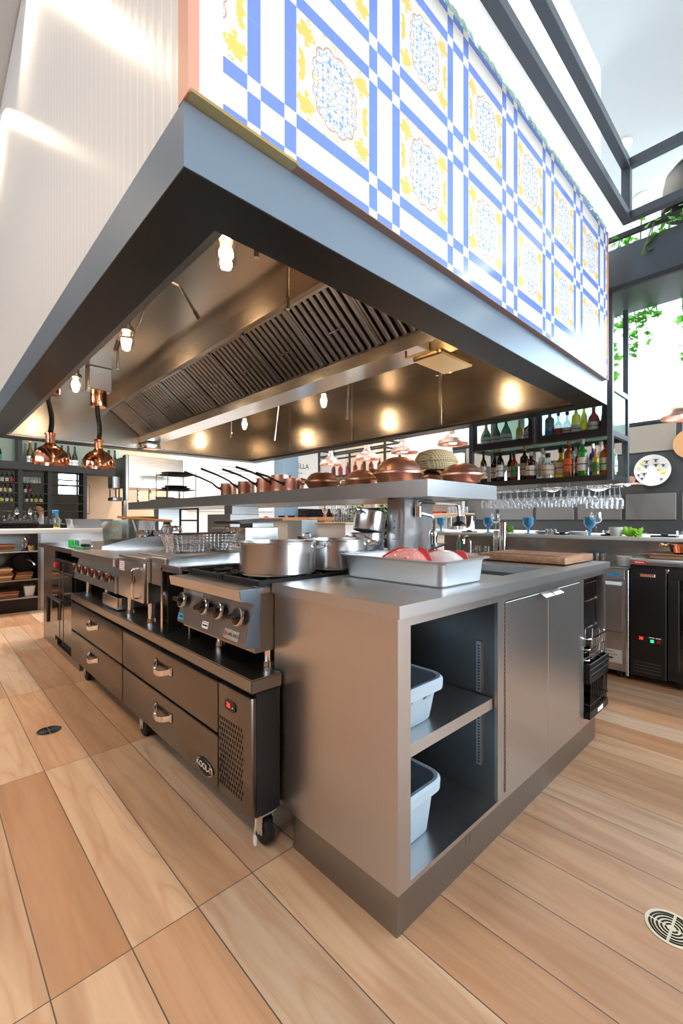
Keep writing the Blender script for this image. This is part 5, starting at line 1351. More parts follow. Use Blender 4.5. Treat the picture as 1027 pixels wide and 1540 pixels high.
# ================================================================== OPEN-FRONT BASE, FRYER, GRIDDLE, END CABINET
ob = thing('open_burner_base', 'open-fronted steel unit with gas valves between range and fryer', 'cooking unit', (1.2, 1.98, .593))
b = new()
box(b, .835, 1.56, 2.115, 2.135, .5935, .898); box(b, 1.3, 1.56, 1.93, 2.114, .5935, .898)
box(b, .88, 1.56, 1.922, 1.928, .5935, .898)
obj('side_panel', b, M['steel_bright'], ob, False)
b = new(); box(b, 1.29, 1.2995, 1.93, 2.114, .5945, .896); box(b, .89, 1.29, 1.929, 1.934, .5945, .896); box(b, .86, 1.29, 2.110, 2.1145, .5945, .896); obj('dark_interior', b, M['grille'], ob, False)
b = new(); box(b, .835, 1.56, 1.922, 2.135, .8985, .918, .003); box(b, .835, .85, 1.93, 2.135, .885, .8984); obj('unit_top', b, M['steel_bright'], ob)
b = new(); prism(b, [(.86, .9185), (.86, .940), (.90, .948), (1.26, .952), (1.26, .9185)], 'y', 2.100, 2.112); obj('splash_riser', b, M['steel_bright'], ob, False)
b = new()
for z in (.70, .73, .755): tube(b, [(.93, 1.94, z), (.90, 1.96, z + .012), (.90, 2.03, z), (.93, 2.10, z - .01)], .006, 8)
lathe(b, [(0, .86), (.014, .86), (.014, .90), (0, .90)], (0, 1.99, .742), 10, 'x')
obj('gas_valves', b, M['chrome'], ob)

fr = thing('counter_fryer', 'boxy steel fryer with a round badge and loop handle on its front, on short legs', 'fryer', (1.15, 2.5, .593))
b = new(); box(b, .845, 1.56, 2.335, 2.735, .695, .915, .004); obj('fryer_body', b, M['steel_bright'], fr, False)
b = new(); box(b, .825, .8445, 2.340, 2.733, .698, .905, .006, 2); d = obj('front_door', b, M['steel'], fr)
b = new(); tube(b, [(.8245, 2.385, .875), (.795, 2.385, .875), (.788, 2.385, .865), (.788, 2.385, .735), (.795, 2.385, .725), (.8245, 2.385, .725)], .007, 8); obj('loop_handle', b, M['chrome'], d)
b = new(); lathe(b, [(0, .821), (.022, .821), (.022, .8248), (0, .8248)], (0, 2.475, .81), 20, 'x'); bd = obj('round_badge', b, M['black'], d)
b = new(); tube(b, [(.8205, 2.475 + .016 * math.cos(a), .81 + .016 * math.sin(a)) for a in [.7 + q * .35 for q in range(15)]], .0022, 6); obj('badge_mark', b, M['chrome'], bd)
b = new(); box(b, .8225, .8247, 2.62, 2.70, .845, .895); st = obj('notice_sticker', b, M['paper'], d, False)
b = new()
for k in range(4): box(b, .8215, .8224, 2.628, 2.692, .884 - .011 * k, .887 - .011 * k)
obj('printed_lines', b, M['red_lab'], st, False)
b = new(); box(b, .83, 1.50, 2.33, 2.74, .9155, .930, .003); box(b, .93, 1.3, 2.35, 2.72, .9302, .938, .002); obj('fryer_top', b, M['steel'], fr)
b = new(); box(b, 1.47, 1.56, 2.33, 2.74, .916, 1.06, .004); box(b, 1.40, 1.56, 2.30, 2.74, 1.0605, 1.075, .003); obj('back_riser', b, M['steel'], fr)
for x in (.88, 1.5):
    for y in (2.375, 2.69): b = new(); cyl(b, (x, y, .593), (x, y, .695), .016, 12); lathe(b, [(0, .593), (.024, .593), (.02, .61), (0, .61)], (x, y, 0), 12); obj('leg', b, M['chrome'], fr)
# second fryer with the hanging baskets, behind the splash riser
f2 = thing('basket_fryer', 'steel fryer back with hooks and dark flue plate where the wire baskets hang', 'fryer', (1.3, 2.225, .919))
b = new(); box(b, 1.30, 1.52, 2.14, 2.325, .9, 1.085, .003); obj('riser_body', b, M['steel_bright'], f2, False)
b = new(); box(b, .86, 1.295, 2.145, 2.322, .80, .94, .004); obj('oil_tank', b, M['steel'], f2, False)
b = new(); prism(b, [(1.24, 1.118), (1.53, 1.134), (1.53, 1.122), (1.26, 1.104)], 'y', 2.11, 2.40); obj('flue_plate', b, M['blackmetal'], f2, False)
b = new(); box(b, 1.36, 1.5, 2.16, 2.30, 1.0855, 1.108); obj('flue_neck', b, M['steel_dark'], f2, False)
def fry_basket(x0, x1, y0, y1, z, h, label):
    t = thing('fryer_basket', label, 'fryer basket', ((x0 + x1) / 2, (y0 + y1) / 2, z), 'wire fryer baskets')
    m = new()
    for (zz, d, r) in ((z + h, 0, .0035), (z + .004, .022, .003), (z + h * .5, .010, .002)):
        tube(m, [(p[0], p[1], zz) for p in rrect(x0 + d, x1 - d, y0 + d, y1 - d, .015, 3)], r, 6, closed=True)
    tube(m, [(x0, (y0 + y1) / 2 - .03, z + h), (x0 + .01, (y0 + y1) / 2 - .03, z + h + .035), (x0 + .05, (y0 + y1) / 2 - .025, z + h + .04), (x0 + .06, (y0 + y1) / 2 - .02, z + h + .015), (x0 + .06, (y0 + y1) / 2 + .02, z + h + .015), (x0 + .05, (y0 + y1) / 2 + .025, z + h + .04), (x0 + .01, (y0 + y1) / 2 + .03, z + h + .035), (x0, (y0 + y1) / 2 + .03, z + h)], .0042, 6)
    obj('rim_and_handle', m, M['chrome'], t)
    m = new()
    n = 15
    for k in range(n + 1):
        x = x0 + (x1 - x0) * k / n; xd = x0 + .022 + (x1 - x0 - .044) * k / n
        tube(m, [(x, y0, z + h), (xd, y0 + .022, z + .004), (xd, y1 - .022, z + .004), (x, y1, z + h)], .0018, 4, cap=False)
    ny = 5
    for k in range(ny + 1):
        y = y0 + (y1 - y0) * k / ny; yd = y0 + .022 + (y1 - y0 - .044) * k / ny
        tube(m, [(x0, y, z + h), (x0 + .022, yd, z + .004), (x1 - .022, yd, z + .004), (x1, y, z + h)], .0018, 4, cap=False)
    for k in range(1, 6):
        f = k / 6; d = .022 * (1 - f)
        tube(m, [(p[0], p[1], z + .004 + (h - .004) * f) for p in rrect(x0 + d, x1 - d, y0 + d, y1 - d, .015, 3)], .0017, 4, closed=True)
    o = obj('wire_mesh', m, M['steel_bright'], t); o['kind'] = 'stuff'
    m = new()
    for y in ((y0 + y1) / 2 - .03, (y0 + y1) / 2 + .03): tube(m, [(x1, y, z + h), (x1 + .012, y, z + h + .03), (x1 + .03, y, z + h + .03), (x1 + .035, y, z + h + .01)], .003, 6)
    obj('hook', m, M['brass'], t)
fry_basket(.895, 1.262, 2.15, 2.232, .955, .10, 'wire fryer basket nearer the range, hooked on the steel riser')
fry_basket(.905, 1.262, 2.238, 2.318, .955, .10, 'wire fryer basket behind the first one, hooked on the steel riser')

gr = thing('griddle', 'steel countertop griddle with a row of black knobs with red marks', 'griddle', (1.15, 3.22, .593))
GYa, GYb = 2.75, 3.70
b = new(); box(b, .86, 1.56, GYa, GYb, .70, .88, .003); obj('griddle_body', b, M['steel_dark'], gr, False)
b = new(); prism(b, [(.80, .905), (.80, .862), (.862, .85), (.862, .8805), (1.56, .8805), (1.56, .905)], 'y', GYa, GYb); obj('griddle_plate', b, M['steel'], gr, False)
b = new(); prism(b, [(1.0, .9055), (1.0, .925), (1.25, .985), (1.56, .995), (1.56, .9055)], 'y', GYb - .012, GYb); prism(b, [(1.0, .9055), (1.0, .925), (1.25, .965), (1.56, .975), (1.56, .9055)], 'y', GYa, GYa + .012); box(b, 1.548, 1.56, GYa + .012, GYb - .012, .9055, .99); obj('splash_guard', b, M['steel_bright'], gr, False)
b = new(); prism(b, [(.85, .849), (.815, .705), (.859, .70), (.859, .849)], 'y', GYa + .001, GYb - .001); gp = obj('control_panel', b, M['steel'], gr, False)
b = new(); box(b, .812, .86, GYa - .004, GYa - .0005, .70, .80, .001); prism(b, [(.80, .905), (.80, .86), (.84, .84), (.84, .905)], 'y', GYa - .006, GYa - .0045); obj('side_cheek', b, M['steel_bright'], gr, False)
b = new(); box(b, .83, 1.2, GYa + .02, GYa + .30, .600, .672, .003); obj('grease_drawer', b, M['steel_bright'], gr)
for k in range(6):
    y = 2.86 + .155 * k
    m = new(); lathe(m, [(0, .792), (.024, .792), (.030, .80), (.030, .815), (.018, .823), (0, .835)], (0, y, .785), 20, 'x'); kb = obj('knob', m, M['black'], gp)
    m = new(); box(m, .7905, .8005, y - .048, y - .03, .79, .805); obj('red_mark', m, M['red'], kb)
    m = new(); lathe(m, [(.0301, .802), (.0325, .802), (.0325, .812), (.0301, .812), (.0301, .802)], (0, y, .785), 20, 'x'); obj('knob_ring', m, M['chrome'], kb)
for x in (.90, 1.5):
    for y in (2.80, 3.2, 3.65): b = new(); cyl(b, (x, y, .593), (x, y, .70), .016, 12); obj('leg', b, M['chrome'], gr)

ec = thing('end_cabinet', 'tall steel end cabinet with a dark glass-fronted warmer and bar handle beyond the chef base', 'cabinet', (1.2, 4.4, 0))
b = new(); box(b, .86, 1.60, 4.47, 5.05, 0, .868); box(b, .86, 1.60, 3.74, 4.4695, 0, .05); box(b, 1.3, 1.6, 3.74, 4.4695, .0505, .868); obj('cabinet_body', b, M['steel_dark'], ec, False)
b = new(); box(b, .82, 1.60, 3.735, 5.07, .8685, .905, .003); obj('cabinet_top', b, M['steel_dark'], ec)
b = new(); box(b, .84, .8595, 4.45, 4.4695, .10, .868); obj('blue_edge_trim', b, M['steel_bright'], ec, False)
b = new(); box(b, .835, 1.28, 3.76, 4.44, .16, .80, .004); w = obj('warmer_body', b, M['black'], ec, False)
b = new(); box(b, .815, .834, 3.765, 4.435, .17, .70, .003); obj('glass_door', b, M['glass_dark'], w, False)
b = new(); box(b, .812, .834, 4.02, 4.035, .17, .79); box(b, .812, .834, 4.15, 4.165, .17, .79); box(b, .815, .834, 3.765, 4.435, .705, .715); obj('door_frame', b, M['steel_dark'], w, False)
b = new(); tube(b, [(.814, 3.90, .48), (.775, 3.90, .50), (.775, 4.36, .50), (.775, 4.36, .28)], .014, 8); obj('bar_handle', b, M['blackmetal'], w)
b = new(); box(b, .8125, .8349, 4.30, 4.36, .735, .77); obj('red_indicator', b, M['led_red'] if False else M['red_lab'], w, False)
b = new(); box(b, .88, 1.27, 3.78, 4.42, .051, .155); obj('dark_vent', b, M['grille'], w, False)

# things standing at the far end of the line
zt = .9055
t = thing('sponge_box', 'bright green box with white and teal wrapping on the end cabinet', 'box', (1.0, 4.3, zt))
m = new(); box(m, .93, 1.01, 4.27, 4.42, zt, zt + .05, .004); obj('green_box', m, M['green'], t)
m = new(); box(m, .94, 1.02, 4.05, 4.2695, zt, zt + .065, .012, 2); w2 = obj('white_wrap', m, M['paper'], t)
m = new(); box(m, .937, .9395, 4.09, 4.22, zt + .012, zt + .052); obj('teal_print', m, M['teal'], w2, False)
m = new(); box(m, .90, .93, 3.82, 4.26, zt, zt + .007, .002); tag(obj('green_scraper', m, M['green']), 'flat green scraper lying at the front edge of the end cabinet', 'scraper')
t = thing('black_tongs', 'black-handled tongs lying beside the green box', 'tongs', (.9, 3.95, zt)); m = new(); tube(m, [(.95, 4.04, zt + .016), (.95, 3.84, zt + .022)], .012, 8); obj('grip', m, M['black'], t); m = new(); cyl(m, (.95, 3.84, zt + .022), (.95, 3.76, zt + .020), .006, 8); obj('tip', m, M['chrome'], t)
# clear food tub
t = thing('clear_food_tub', 'clear square food storage tub at the far end of the cook line', 'tub', (1.27, 4.17, zt))
m = new()
def L2(d, z, r): return loop_at(rrect(1.15 + d, 1.40 - d, 4.03 + d, 4.28 - d, r, 4), z)
loft(m, [L2(.012, zt, .03), L2(0, zt + .21, .03), L2(-.012, zt + .212, .035), L2(-.012, zt + .222, .035), L2(.004, zt + .222, .03), L2(.016, zt + .006, .026)]); obj('tub_body', m, M['poly_clear'], t)
m = new(); box(m, 1.175, 1.375, 4.055, 4.255, zt + .008, zt + .05, .01); obj('contents', m, M['wood_dark'], t)
m = new(); tube(m, [(1.20, 3.97, 1.150), (1.42, 3.42, 1.115)], .011, 8)
for k, (x, y) in enumerate(((1.335, 3.775), (1.452, 3.775))):
    t = thing('utensil_pot', 'steel utensil pot at the back of the griddle, %s' % ('the left one with two white spatulas', 'the right one beside the fryer')[k], 'utensil pot', (x, y, zt), 'steel utensil pots')
    xx, yy = x, y
    zz = .906
    q = new(); lathe(q, [(0, zz), (.052, zz), (.055, zz + .006), (.055, zz + .135), (.051, zz + .135), (.051, zz + .008), (0, zz + .008)], (xx, yy, 0), 24); obj('pot_body', q, M['chrome'], t)
    for (dx, a) in ((-.02, -.05), (.015, .06), (.0, .01))[:(3 if k == 0 else 1)]:
        q = new(); tube(q, [(xx + dx, yy, zz + .02), (xx + dx + a, yy - a, zz + .22)], .007, 6); obj('utensil_handle', q, M['white_gloss'], t)
tag(obj('orange_rod', m, M['orange']), 'long orange silicone rod lying across the clear tub and utensil pots', 'utensil')

# ================================================================== CENTRE TABLE, OVERSHELF AND POSTS
tb = thing('centre_table', 'long steel work table behind the cook line under the copper shelf', 'work table', (2.15, 3.4, 0))
b = new(); box(b, 1.62, 2.72, 1.42, 5.60, .862, .90, .004); obj('table_top', b, M['steel_h'], tb)
b = new(); box(b, 1.64, 2.70, 1.44, 5.58, .30, .34, .003); obj('under_shelf', b, M['steel_h'], tb)
for x in (1.67, 2.67):
    for y in (1.47, 3.4, 5.54):
        b = new(); cyl(b, (x, y, 0), (x, y, .862), .02, 14); obj('leg', b, M['steel_bright'], tb)
sh = thing('overshelf', 'long thick steel overshelf on box posts carrying the copper pans', 'shelf', (2.17, 3.4, .9005))
SXa, SXb, SYa, SYb = 1.82, 2.525, 1.30, 5.65
b = new()
box(b, SXa, SXb, SYa, SYb, 1.318, 1.331)
box(b, SXa, SXa + .012, SYa, SYb, 1.246, 1.3178); box(b, SXb - .012, SXb, SYa, SYb, 1.246, 1.3178); box(b, SXa + .0121, SXb - .0121, SYa, SYa + .012, 1.246, 1.3178); box(b, SXa + .0121, SXb - .0121, SYb - .012, SYb, 1.246, 1.3178)
box(b, SXa + .0121, SXb - .0121, SYa + .0121, SYb - .0121, 1.25, 1.256)
obj('shelf_slab', b, M['steel_h'], sh, False)
for k, (y0, y1) in enumerate(((1.60, 1.73), (3.54, 3.68), (5.22, 5.36))):
    b = new(); box(b, 2.015, 2.295, y0, y1, .9005, 1.2495, .003); p = obj('box_post', b, M['steel'], sh, False)
    if k == 0:
        b = new(); box(b, 2.008, 2.0149, 1.635, 1.695, 1.01, 1.19, .004); o = obj('socket_frame', b, M['steel'], p)
        b = new(); box(b, 2.004, 2.0079, 1.650, 1.680, 1.045, 1.155, .002); s2 = obj('socket_plate', b, M['white_gloss'], o)
        b = new()
        for z in (1.075, 1.115): box(b, 2.0030, 2.0039, 1.659, 1.662, z, z + .012); box(b, 2.0030, 2.0039, 1.668, 1.671, z, z + .012)
        obj('socket_slots', b, M['ink'], s2, False)

# copper on the overshelf
zs = 1.3315
def cataplana(name, label, x, y, r, rz, mat='copper_dull', squash=1.0, tall=1.0):
    t = thing(name, label, 'copper pan', (0, 0, 0), 'domed copper clam pans')
    h = r * .42
    m = new(); lathe(m, [(0, 0), (r * .55, 0.0), (r * .80, h * .30), (r * .97, h * .92), (r * 1.03, h), (r * 1.03, h + .004), (r * .94, h + .003), (r * .75, h * .36), (0, .006)], (0, 0, 0), 36); obj('pan_base', m, M[mat], t)
    H = r * .62 * tall
    m = new(); lathe(m, [(r * 1.04, h + .0045), (r * 1.04, h + .010), (r * .95, h + .016), (r * .88, h + H * .42), (r * .66, h + H * .78), (r * .35, h + H * .96), (0, h + H), (0, h + H - .006), (r * .6, h + H * .74), (r * .92, h + .010), (r * 1.04, h + .0045)], (0, 0, 0), 36); lid = obj('domed_lid', m, M[mat], t)
    for a in (0, PI):
        m = new(); loop_handle(m, r * 1.02, h - .012, a, r * .22, .030, .0045); obj('handle', m, M['brass'], t)
        m = new(); loop_handle(m, r * .90, h + H * .22, a, r * .20, .035, .0045); obj('lid_handle', m, M['brass'], lid)
    m = new(); box(m, -.014, .014, r * .99, r * 1.07, h - .012, h + .024, .003); obj('hinge', m, M['brass'], t)
    t.location = (x, y, zs); t.rotation_euler = (0, 0, rz)
    return t
ra = math.atan2(-.6884, .7254)
cataplana('copper_clam_pan', 'dark brown domed copper pan next to the row of saucepans', 2.0, 2.30, .118, ra + .2, 'copper_dark')
cataplana('copper_clam_pan', 'domed copper pan between the dark one and the biggest one', 2.02, 1.95, .100, ra - .5, 'copper_dull', tall=1.1)
cataplana('copper_clam_pan', 'biggest domed copper pan, in the middle of the shelf', 2.03, 1.655, .142, ra + .1, 'copper_dull', tall=1.15)
cataplana('copper_clam_pan', 'domed copper pan half hidden behind the biggest one and under the woven basket', 2.33, 1.65, .098, ra - .3, 'copper_dull', tall=1.0)
cataplana('copper_clam_pan', 'domed copper pan at the near end of the shelf by the bottle cabinet', 2.29, 1.395, .120, ra + .15, 'copper_dull')
cataplana('copper_clam_pan', 'small dark copper pan tucked behind the second domed pan', 2.30, 2.33, .085, ra + .6, 'copper_dark')
m = new(); t = thing('wicker_basket', 'round pale woven basket upside down on a copper pan near the shelf end', 'basket', (2.39, 1.645, zs + .1035))
zw = zs + .1035
lathe(m, [(.132, zw), (.136, zw + .008), (.130, zw + .055), (.134, zw + .06), (.128, zw + .085), (.108, zw + .118), (.06, zw + .135), (0, zw + .137), (0, zw + .003), (.12, zw), (.132, zw)], (2.39, 1.645, 0), 36); obj('basket_body', m, M['weave'], t)
m = new(); tube(m, [(2.39 + .135 * math.cos(a), 1.645 + .135 * math.sin(a), zw + .060) for a in [2 * PI * q / 36 for q in range(36)]], .007, 6, closed=True); obj('basket_band', m, M['weave'], t)
def saucepan(label, x, y, r, h, ang, hl, rise, mat='copper_dull'):
    t = thing('copper_saucepan', label, 'saucepan', (0, 0, 0), 'copper saucepans in a row on the shelf')
    m = new(); lathe(m, [(0, 0), (r * .96, 0), (r, .006), (r, h), (r + .003, h + .001), (r + .003, h + .003), (r - .004, h + .002), (r - .005, .01), (0, .008)], (0, 0, 0), 32); obj('pan_body', m, M[mat], t)
    m = new(); ca, sa = math.cos(ang), math.sin(ang)
    P = [(r + .001, h * .62), (r + .03, h * .72), (r + .07, h * .72 + rise * .28), (r + hl * .55, h * .72 + rise * .62), (r + hl, h * .72 + rise)]
    tube(m, [(p[0] * ca, p[0] * sa, p[1]) for p in P], [.010, .008, .0065, .0075, .009], 8); obj('long_handle', m, M['iron'], t)
    m = new(); box(m, -.003, .004, -.02, .02, h * .45, h * .8, .002); m.transform(Matrix.Rotation(ang, 4, 'Z') @ Matrix.Translation((r, 0, 0))); obj('rivet_plate', m, M['iron'], t)
    t.location = (x, y, zs)
hd = math.atan2(.55, -.83)
saucepan('small dark copper saucepan at the far end of the row, long iron handle', 1.96, 3.50, .068, .105, hd + .1, .30, .13, 'copper_dark')
saucepan('copper saucepan second from the far end of the row', 1.96, 3.21, .068, .105, hd - .1, .30, .14, 'copper_dark')
saucepan('brighter copper saucepan third from the far end of the row', 1.98, 2.95, .075, .115, hd + .15, .26, .10)
saucepan('copper saucepan fourth from the far end of the row', 1.98, 2.745, .078, .125, hd - .05, .26, .10)
saucepan('low copper saucepan at the near end of the row beside the dark domed pan', 1.95, 2.555, .075, .085, hd + .25, .20, .06)

# things on the centre table
zt2 = .9005
bq = pot('sauce_pot', 'small lidded steel pot with side handles behind the wide pots', 1.70, 2.10, zt2, .075, .10, (ra, ra + PI), None, 'pot', lid=True)
pot('tall_pot', 'steel pot standing upright under the tilted one on the centre table', 1.93, 1.81, zt2, .098, .15, (ra + .5, ra + PI + .5), 'stacked steel pots')
pot('tall_pot', 'steel pot tipped sideways on top of another pot on the centre table', 1.925, 1.80, zt2 + .157, .092, .115, (ra + PI + .9, ra + .9), 'stacked steel pots', rot=(.0, .22, 0))
t = thing('frying_pan', 'steel frying pan lying across the rear pot with its handle to the left', 'frying pan', (0, 0, 0))
m = new(); lathe(m, [(0, 0), (.10, 0), (.125, .04), (.128, .04), (.103, -.003), (0, -.003)], (0, 0, 0), 32); obj('pan_body', m, M['pot'], t)
m = new(); tube(m, [(-.12, 0, .03), (-.17, 0, .045), (-.34, 0, .06)], [.008, .007, .009], 8); obj('long_handle', m, M['chrome'], t)
t.location = (1.72, 1.66, 1.01 - .035); t.rotation_euler = (0, 0, ra + .02)
# pot filler tap
t = thing('pot_filler_tap', 'tall chrome jointed tap with a spray head, right of the socket post', 'tap', (2.20, 1.545, zt2))
m = new(); lathe(m, [(0, zt2), (.035, zt2), (.035, zt2 + .03), (.022, zt2 + .04), (.022, zt2 + .12), (.026, zt2 + .13), (.026, zt2 + .15), (.014, zt2 + .17), (0, zt2 + .17)], (2.20, 1.53, 0), 20); obj('tap_base', m, M['chrome'], t)
m = new(); tube(m, [(2.20, 1.53, zt2 + .16), (2.20, 1.53, zt2 + .235), (2.19, 1.535, zt2 + .25), (2.125, 1.575, zt2 + .265)], .012, 10); lathe(m, [(0, 1.145), (.02, 1.145), (.02, 1.205), (0, 1.205)], (2.118, 1.577, 0), 14); obj('lower_arm', m, M['chrome'], t)
m = new(); tube(m, [(2.118, 1.577, 1.2055), (2.118, 1.575, 1.225), (2.13, 1.566, 1.231), (2.30, 1.456, 1.220), (2.325, 1.442, 1.21), (2.33, 1.438, 1.15)], .012, 10); obj('upper_arm', m, M['chrome'], t)
m = new(); lathe(m, [(0, 1.15), (.016, 1.15), (.016, 1.12), (.04, 1.10), (.04, 1.09), (0, 1.09)], (2.33, 1.438, 0), 18); obj('spray_head', m, M['blackmetal'], t)
t = thing('table_scale', 'black-topped electronic scale on the centre table beside the tap', 'scale', (2.08, 1.46, zt2))
m = new(); box(m, 2.0, 2.16, 1.425, 1.52, zt2, zt2 + .05, .008); obj('scale_body', m, M['steel_bright'], t)
m = new(); prism(m, [(1.98, .952), (2.18, .985), (2.18, .994), (1.98, .960)], 'y', 1.425, 1.50); obj('black_cover', m, M['black'], t, False)
t = thing('blue_cloth', 'crumpled pale blue cloth between the fish tray and the scale', 'cloth', (1.95, 1.5, zt2))
m = new(); rnd = random.Random(5); nx, ny = 10, 8
g = [[m.verts.new((1.76 + .02 * i, 1.46 + .02 * j, zt2 + .004 + .045 * rnd.random() * math.sin(PI * i / nx) * math.sin(PI * j / ny) * 1.6)) for j in range(ny + 1)] for i in range(nx + 1)]
for i in range(nx):
    for j in range(ny): m.faces.new((g[i][j], g[i + 1][j], g[i + 1][j + 1], g[i][j + 1]))
obj('cloth_folds', m, M['slate'], t)

# salamander cabinet, plate rack and pans at the far end of the shelf
t = thing('heated_cabinet', 'plain stainless cabinet standing on the far end of the overshelf', 'cabinet', (2.0, 5.1, 1.332))
b = new(); box(b, 1.615, 2.215, 5.0, 5.45, 1.47, 1.815, .003); obj('cabinet_shell', b, M['steel_hood'], t, False)
b = new(); box(b, 1.585, 1.6145, 5.0, 5.10, 1.332, 1.82, .003); obj('side_panel', b, M['steel_dark'], t, False)
for x in (1.85, 2.19):
    for y in (5.04, 5.40): b = new(); cyl(b, (x, y, 1.332), (x, y, 1.47), .014, 10); obj('leg', b, M['chrome'], t)
def stack_round(name, cat, label, x, y, z, r, h, mat):
    m = new(); lathe(m, [(0, z), (r * .85, z), (r, z + h * .8), (r + .006, z + h), (r - .004, z + h), (r * .82, z + h * .2), (0, z + h * .2)], (x, y, 0), 32); return tag(obj(name, m, M[mat]), label, cat)
stack_round('paella_pan', 'pan', 'wide round steel pan under the heated cabinet on the shelf', 1.98, 5.02 - .07, 1.345, .10, .03, 'pot')
t = thing('wire_rack', 'small black two-tier wire rack holding trays on the overshelf', 'rack', (2.05, 4.5, 1.332), None)
m = new()
rx0, rx1, ry0, ry1 = 1.83, 2.13, 4.50, 4.80
for x in (rx0, rx1):
    for y in (ry0, ry1): cyl(m, (x, y, 1.332), (x, y, 1.62), .004, 6)
for z in (1.44, 1.60):
    for k in range(9): cyl(m, (rx0, ry0 + (ry1 - ry0) * k / 8, z), (rx1, ry0 + (ry1 - ry0) * k / 8, z), .003, 6)
    for x in (rx0, rx1): cyl(m, (x, ry0, z), (x, ry1, z), .004, 6)
obj('rack_wires', m, M['black'], t)
for (z, r, l, mt) in ((1.604, .15, 'round dark tray on the top tier of the wire rack', 'iron'), (1.4445, .15, 'round dark tray on the lower tier of the wire rack', 'iron'), (1.465, .12, 'smaller round pan stacked on the lower tier tray', 'pot'), (1.332, .14, 'round pan under the wire rack on the overshelf', 'pot')):
    stack_round('round_tray', 'tray', l, 1.98, 4.65, z, r * .97, .018, mt)
b = new(); box(b, 1.83, 2.2, 4.83, 4.99, 1.332, 1.3445, .003); tag(obj('flat_tray', b, M['alu']), 'flat pale tray lying on the overshelf under the heated cabinet edge', 'tray')
# ticket machine and till at the pass
t = thing('ticket_printer', 'grey kitchen ticket printer on the pass at the far left of the centre table', 'printer', (1.78, 5.0, zt2))
b = new(); box(b, 1.66, 1.90, 4.92, 5.15, zt2, zt2 + .25, .012); obj('printer_body', b, M['frame_grey'], t)
b = new(); box(b, 1.64, 1.85, 4.88, 4.919, zt2 + .05, zt2 + .22, .004); obj('front_cover', b, M['steel'], t)
b = new(); box(b, 1.66, 1.84, 4.89, 5.05, zt2 + .2505, zt2 + .262, .002); obj('paper_slot', b, M['lemon'], t)
t = thing('salamander_grill', 'small steel salamander grill jutting out beside the heated cabinet', 'grill', (1.56, 5.3, .90))
b = new(); box(b, 1.50, 1.583, 5.15, 5.32, 1.46, 1.60, .01); obj('grill_body', b, M['steel_dark'], t)
b = new(); box(b, 1.50, 1.60, 5.15, 5.32, 1.33, 1.37, .006); cyl(b, (1.575, 5.18, 1.37), (1.575, 5.18, 1.46), .008, 8); cyl(b, (1.575, 5.29, 1.37), (1.575, 5.29, 1.46), .008, 8); cyl(b, (1.515, 5.29, 1.37), (1.515, 5.29, 1.46), .008, 8); obj('grill_tray', b, M['steel_dark'], t)
b = new(); box(b, 1.625, 1.66, 5.20, 5.26, .9005, 1.35, .003); box(b, 1.601, 1.6249, 5.20, 5.26, 1.335, 1.35); obj('grill_post', b, M['steel_dark'], t)
# equipment between the posts
t = thing('panini_press', 'steel box with a black wire handle frame behind the fryer baskets', 'grill', (1.9, 3.3, zt2))
b = new(); box(b, 1.72, 1.98, 3.05, 3.42, zt2, 1.17, .004); obj('steel_box', b, M['steel'], t)
m = new(); tube(m, [(1.70, 3.55, 1.0), (1.70, 3.55, 1.22), (1.70, 3.9, 1.22), (1.70, 3.9, 1.0)], .010, 8); tube(m, [(1.70, 3.55, 1.12), (1.70, 3.9, 1.12)], .007, 8); box(m, 1.66, 1.76, 3.52, 3.93, zt2, 1.0, .004); obj('wire_frame', m, M['black'], t)
t = thing('coffee_pitcher', 'white pitcher with dark lid standing behind the griddle', 'pitcher', (1.70, 4.2, zt2))
m = new(); lathe(m, [(0, zt2), (.05, zt2), (.052, zt2 + .14), (.035, zt2 + .18), (0, zt2 + .18)], (1.70, 4.2, 0), 20); obj('pitcher_body', m, M['white_gloss'], t)
m = new(); lathe(m, [(0, zt2 + .1805), (.036, zt2 + .1805), (.03, zt2 + .205), (0, zt2 + .21)], (1.70, 4.2, 0), 20); obj('pitcher_lid', m, M['black'], t)

# floor drains
def drain(x, y, r, label, mat):
    t = thing('floor_drain', label, 'floor drain', (x, y, 0), 'round floor drains')
    m = new(); lathe(m, [(0, .0004), (r, .0004), (r, .0018), (r * .9, .0026), (r * .88, .0012), (0, .0012)], (x, y, 0), 40); obj('drain_rim', m, M[mat], t)
    m = new()
    for rr in (.22, .38, .54, .70, .82):
        n = 40
        for q in range(4):
            a0, a1 = q * PI / 2 + .16 / rr * .35, (q + 1) * PI / 2 - .16 / rr * .35
            P = [(x + r * rr * math.cos(a0 + (a1 - a0) * k / 8), y + r * rr * math.sin(a0 + (a1 - a0) * k / 8)) for k in range(9)]
            tube(m, [(p[0], p[1], .0013) for p in P], r * .045, 4)
    obj('drain_slots', m, M['grille'], t)
drain(.500, 2.80, .058, 'round steel floor drain in front of the drawers', 'steel_dark')
drain(1.505, .262, .062, 'round cream floor drain by the right edge near the prep cabinet', 'paper_cream')
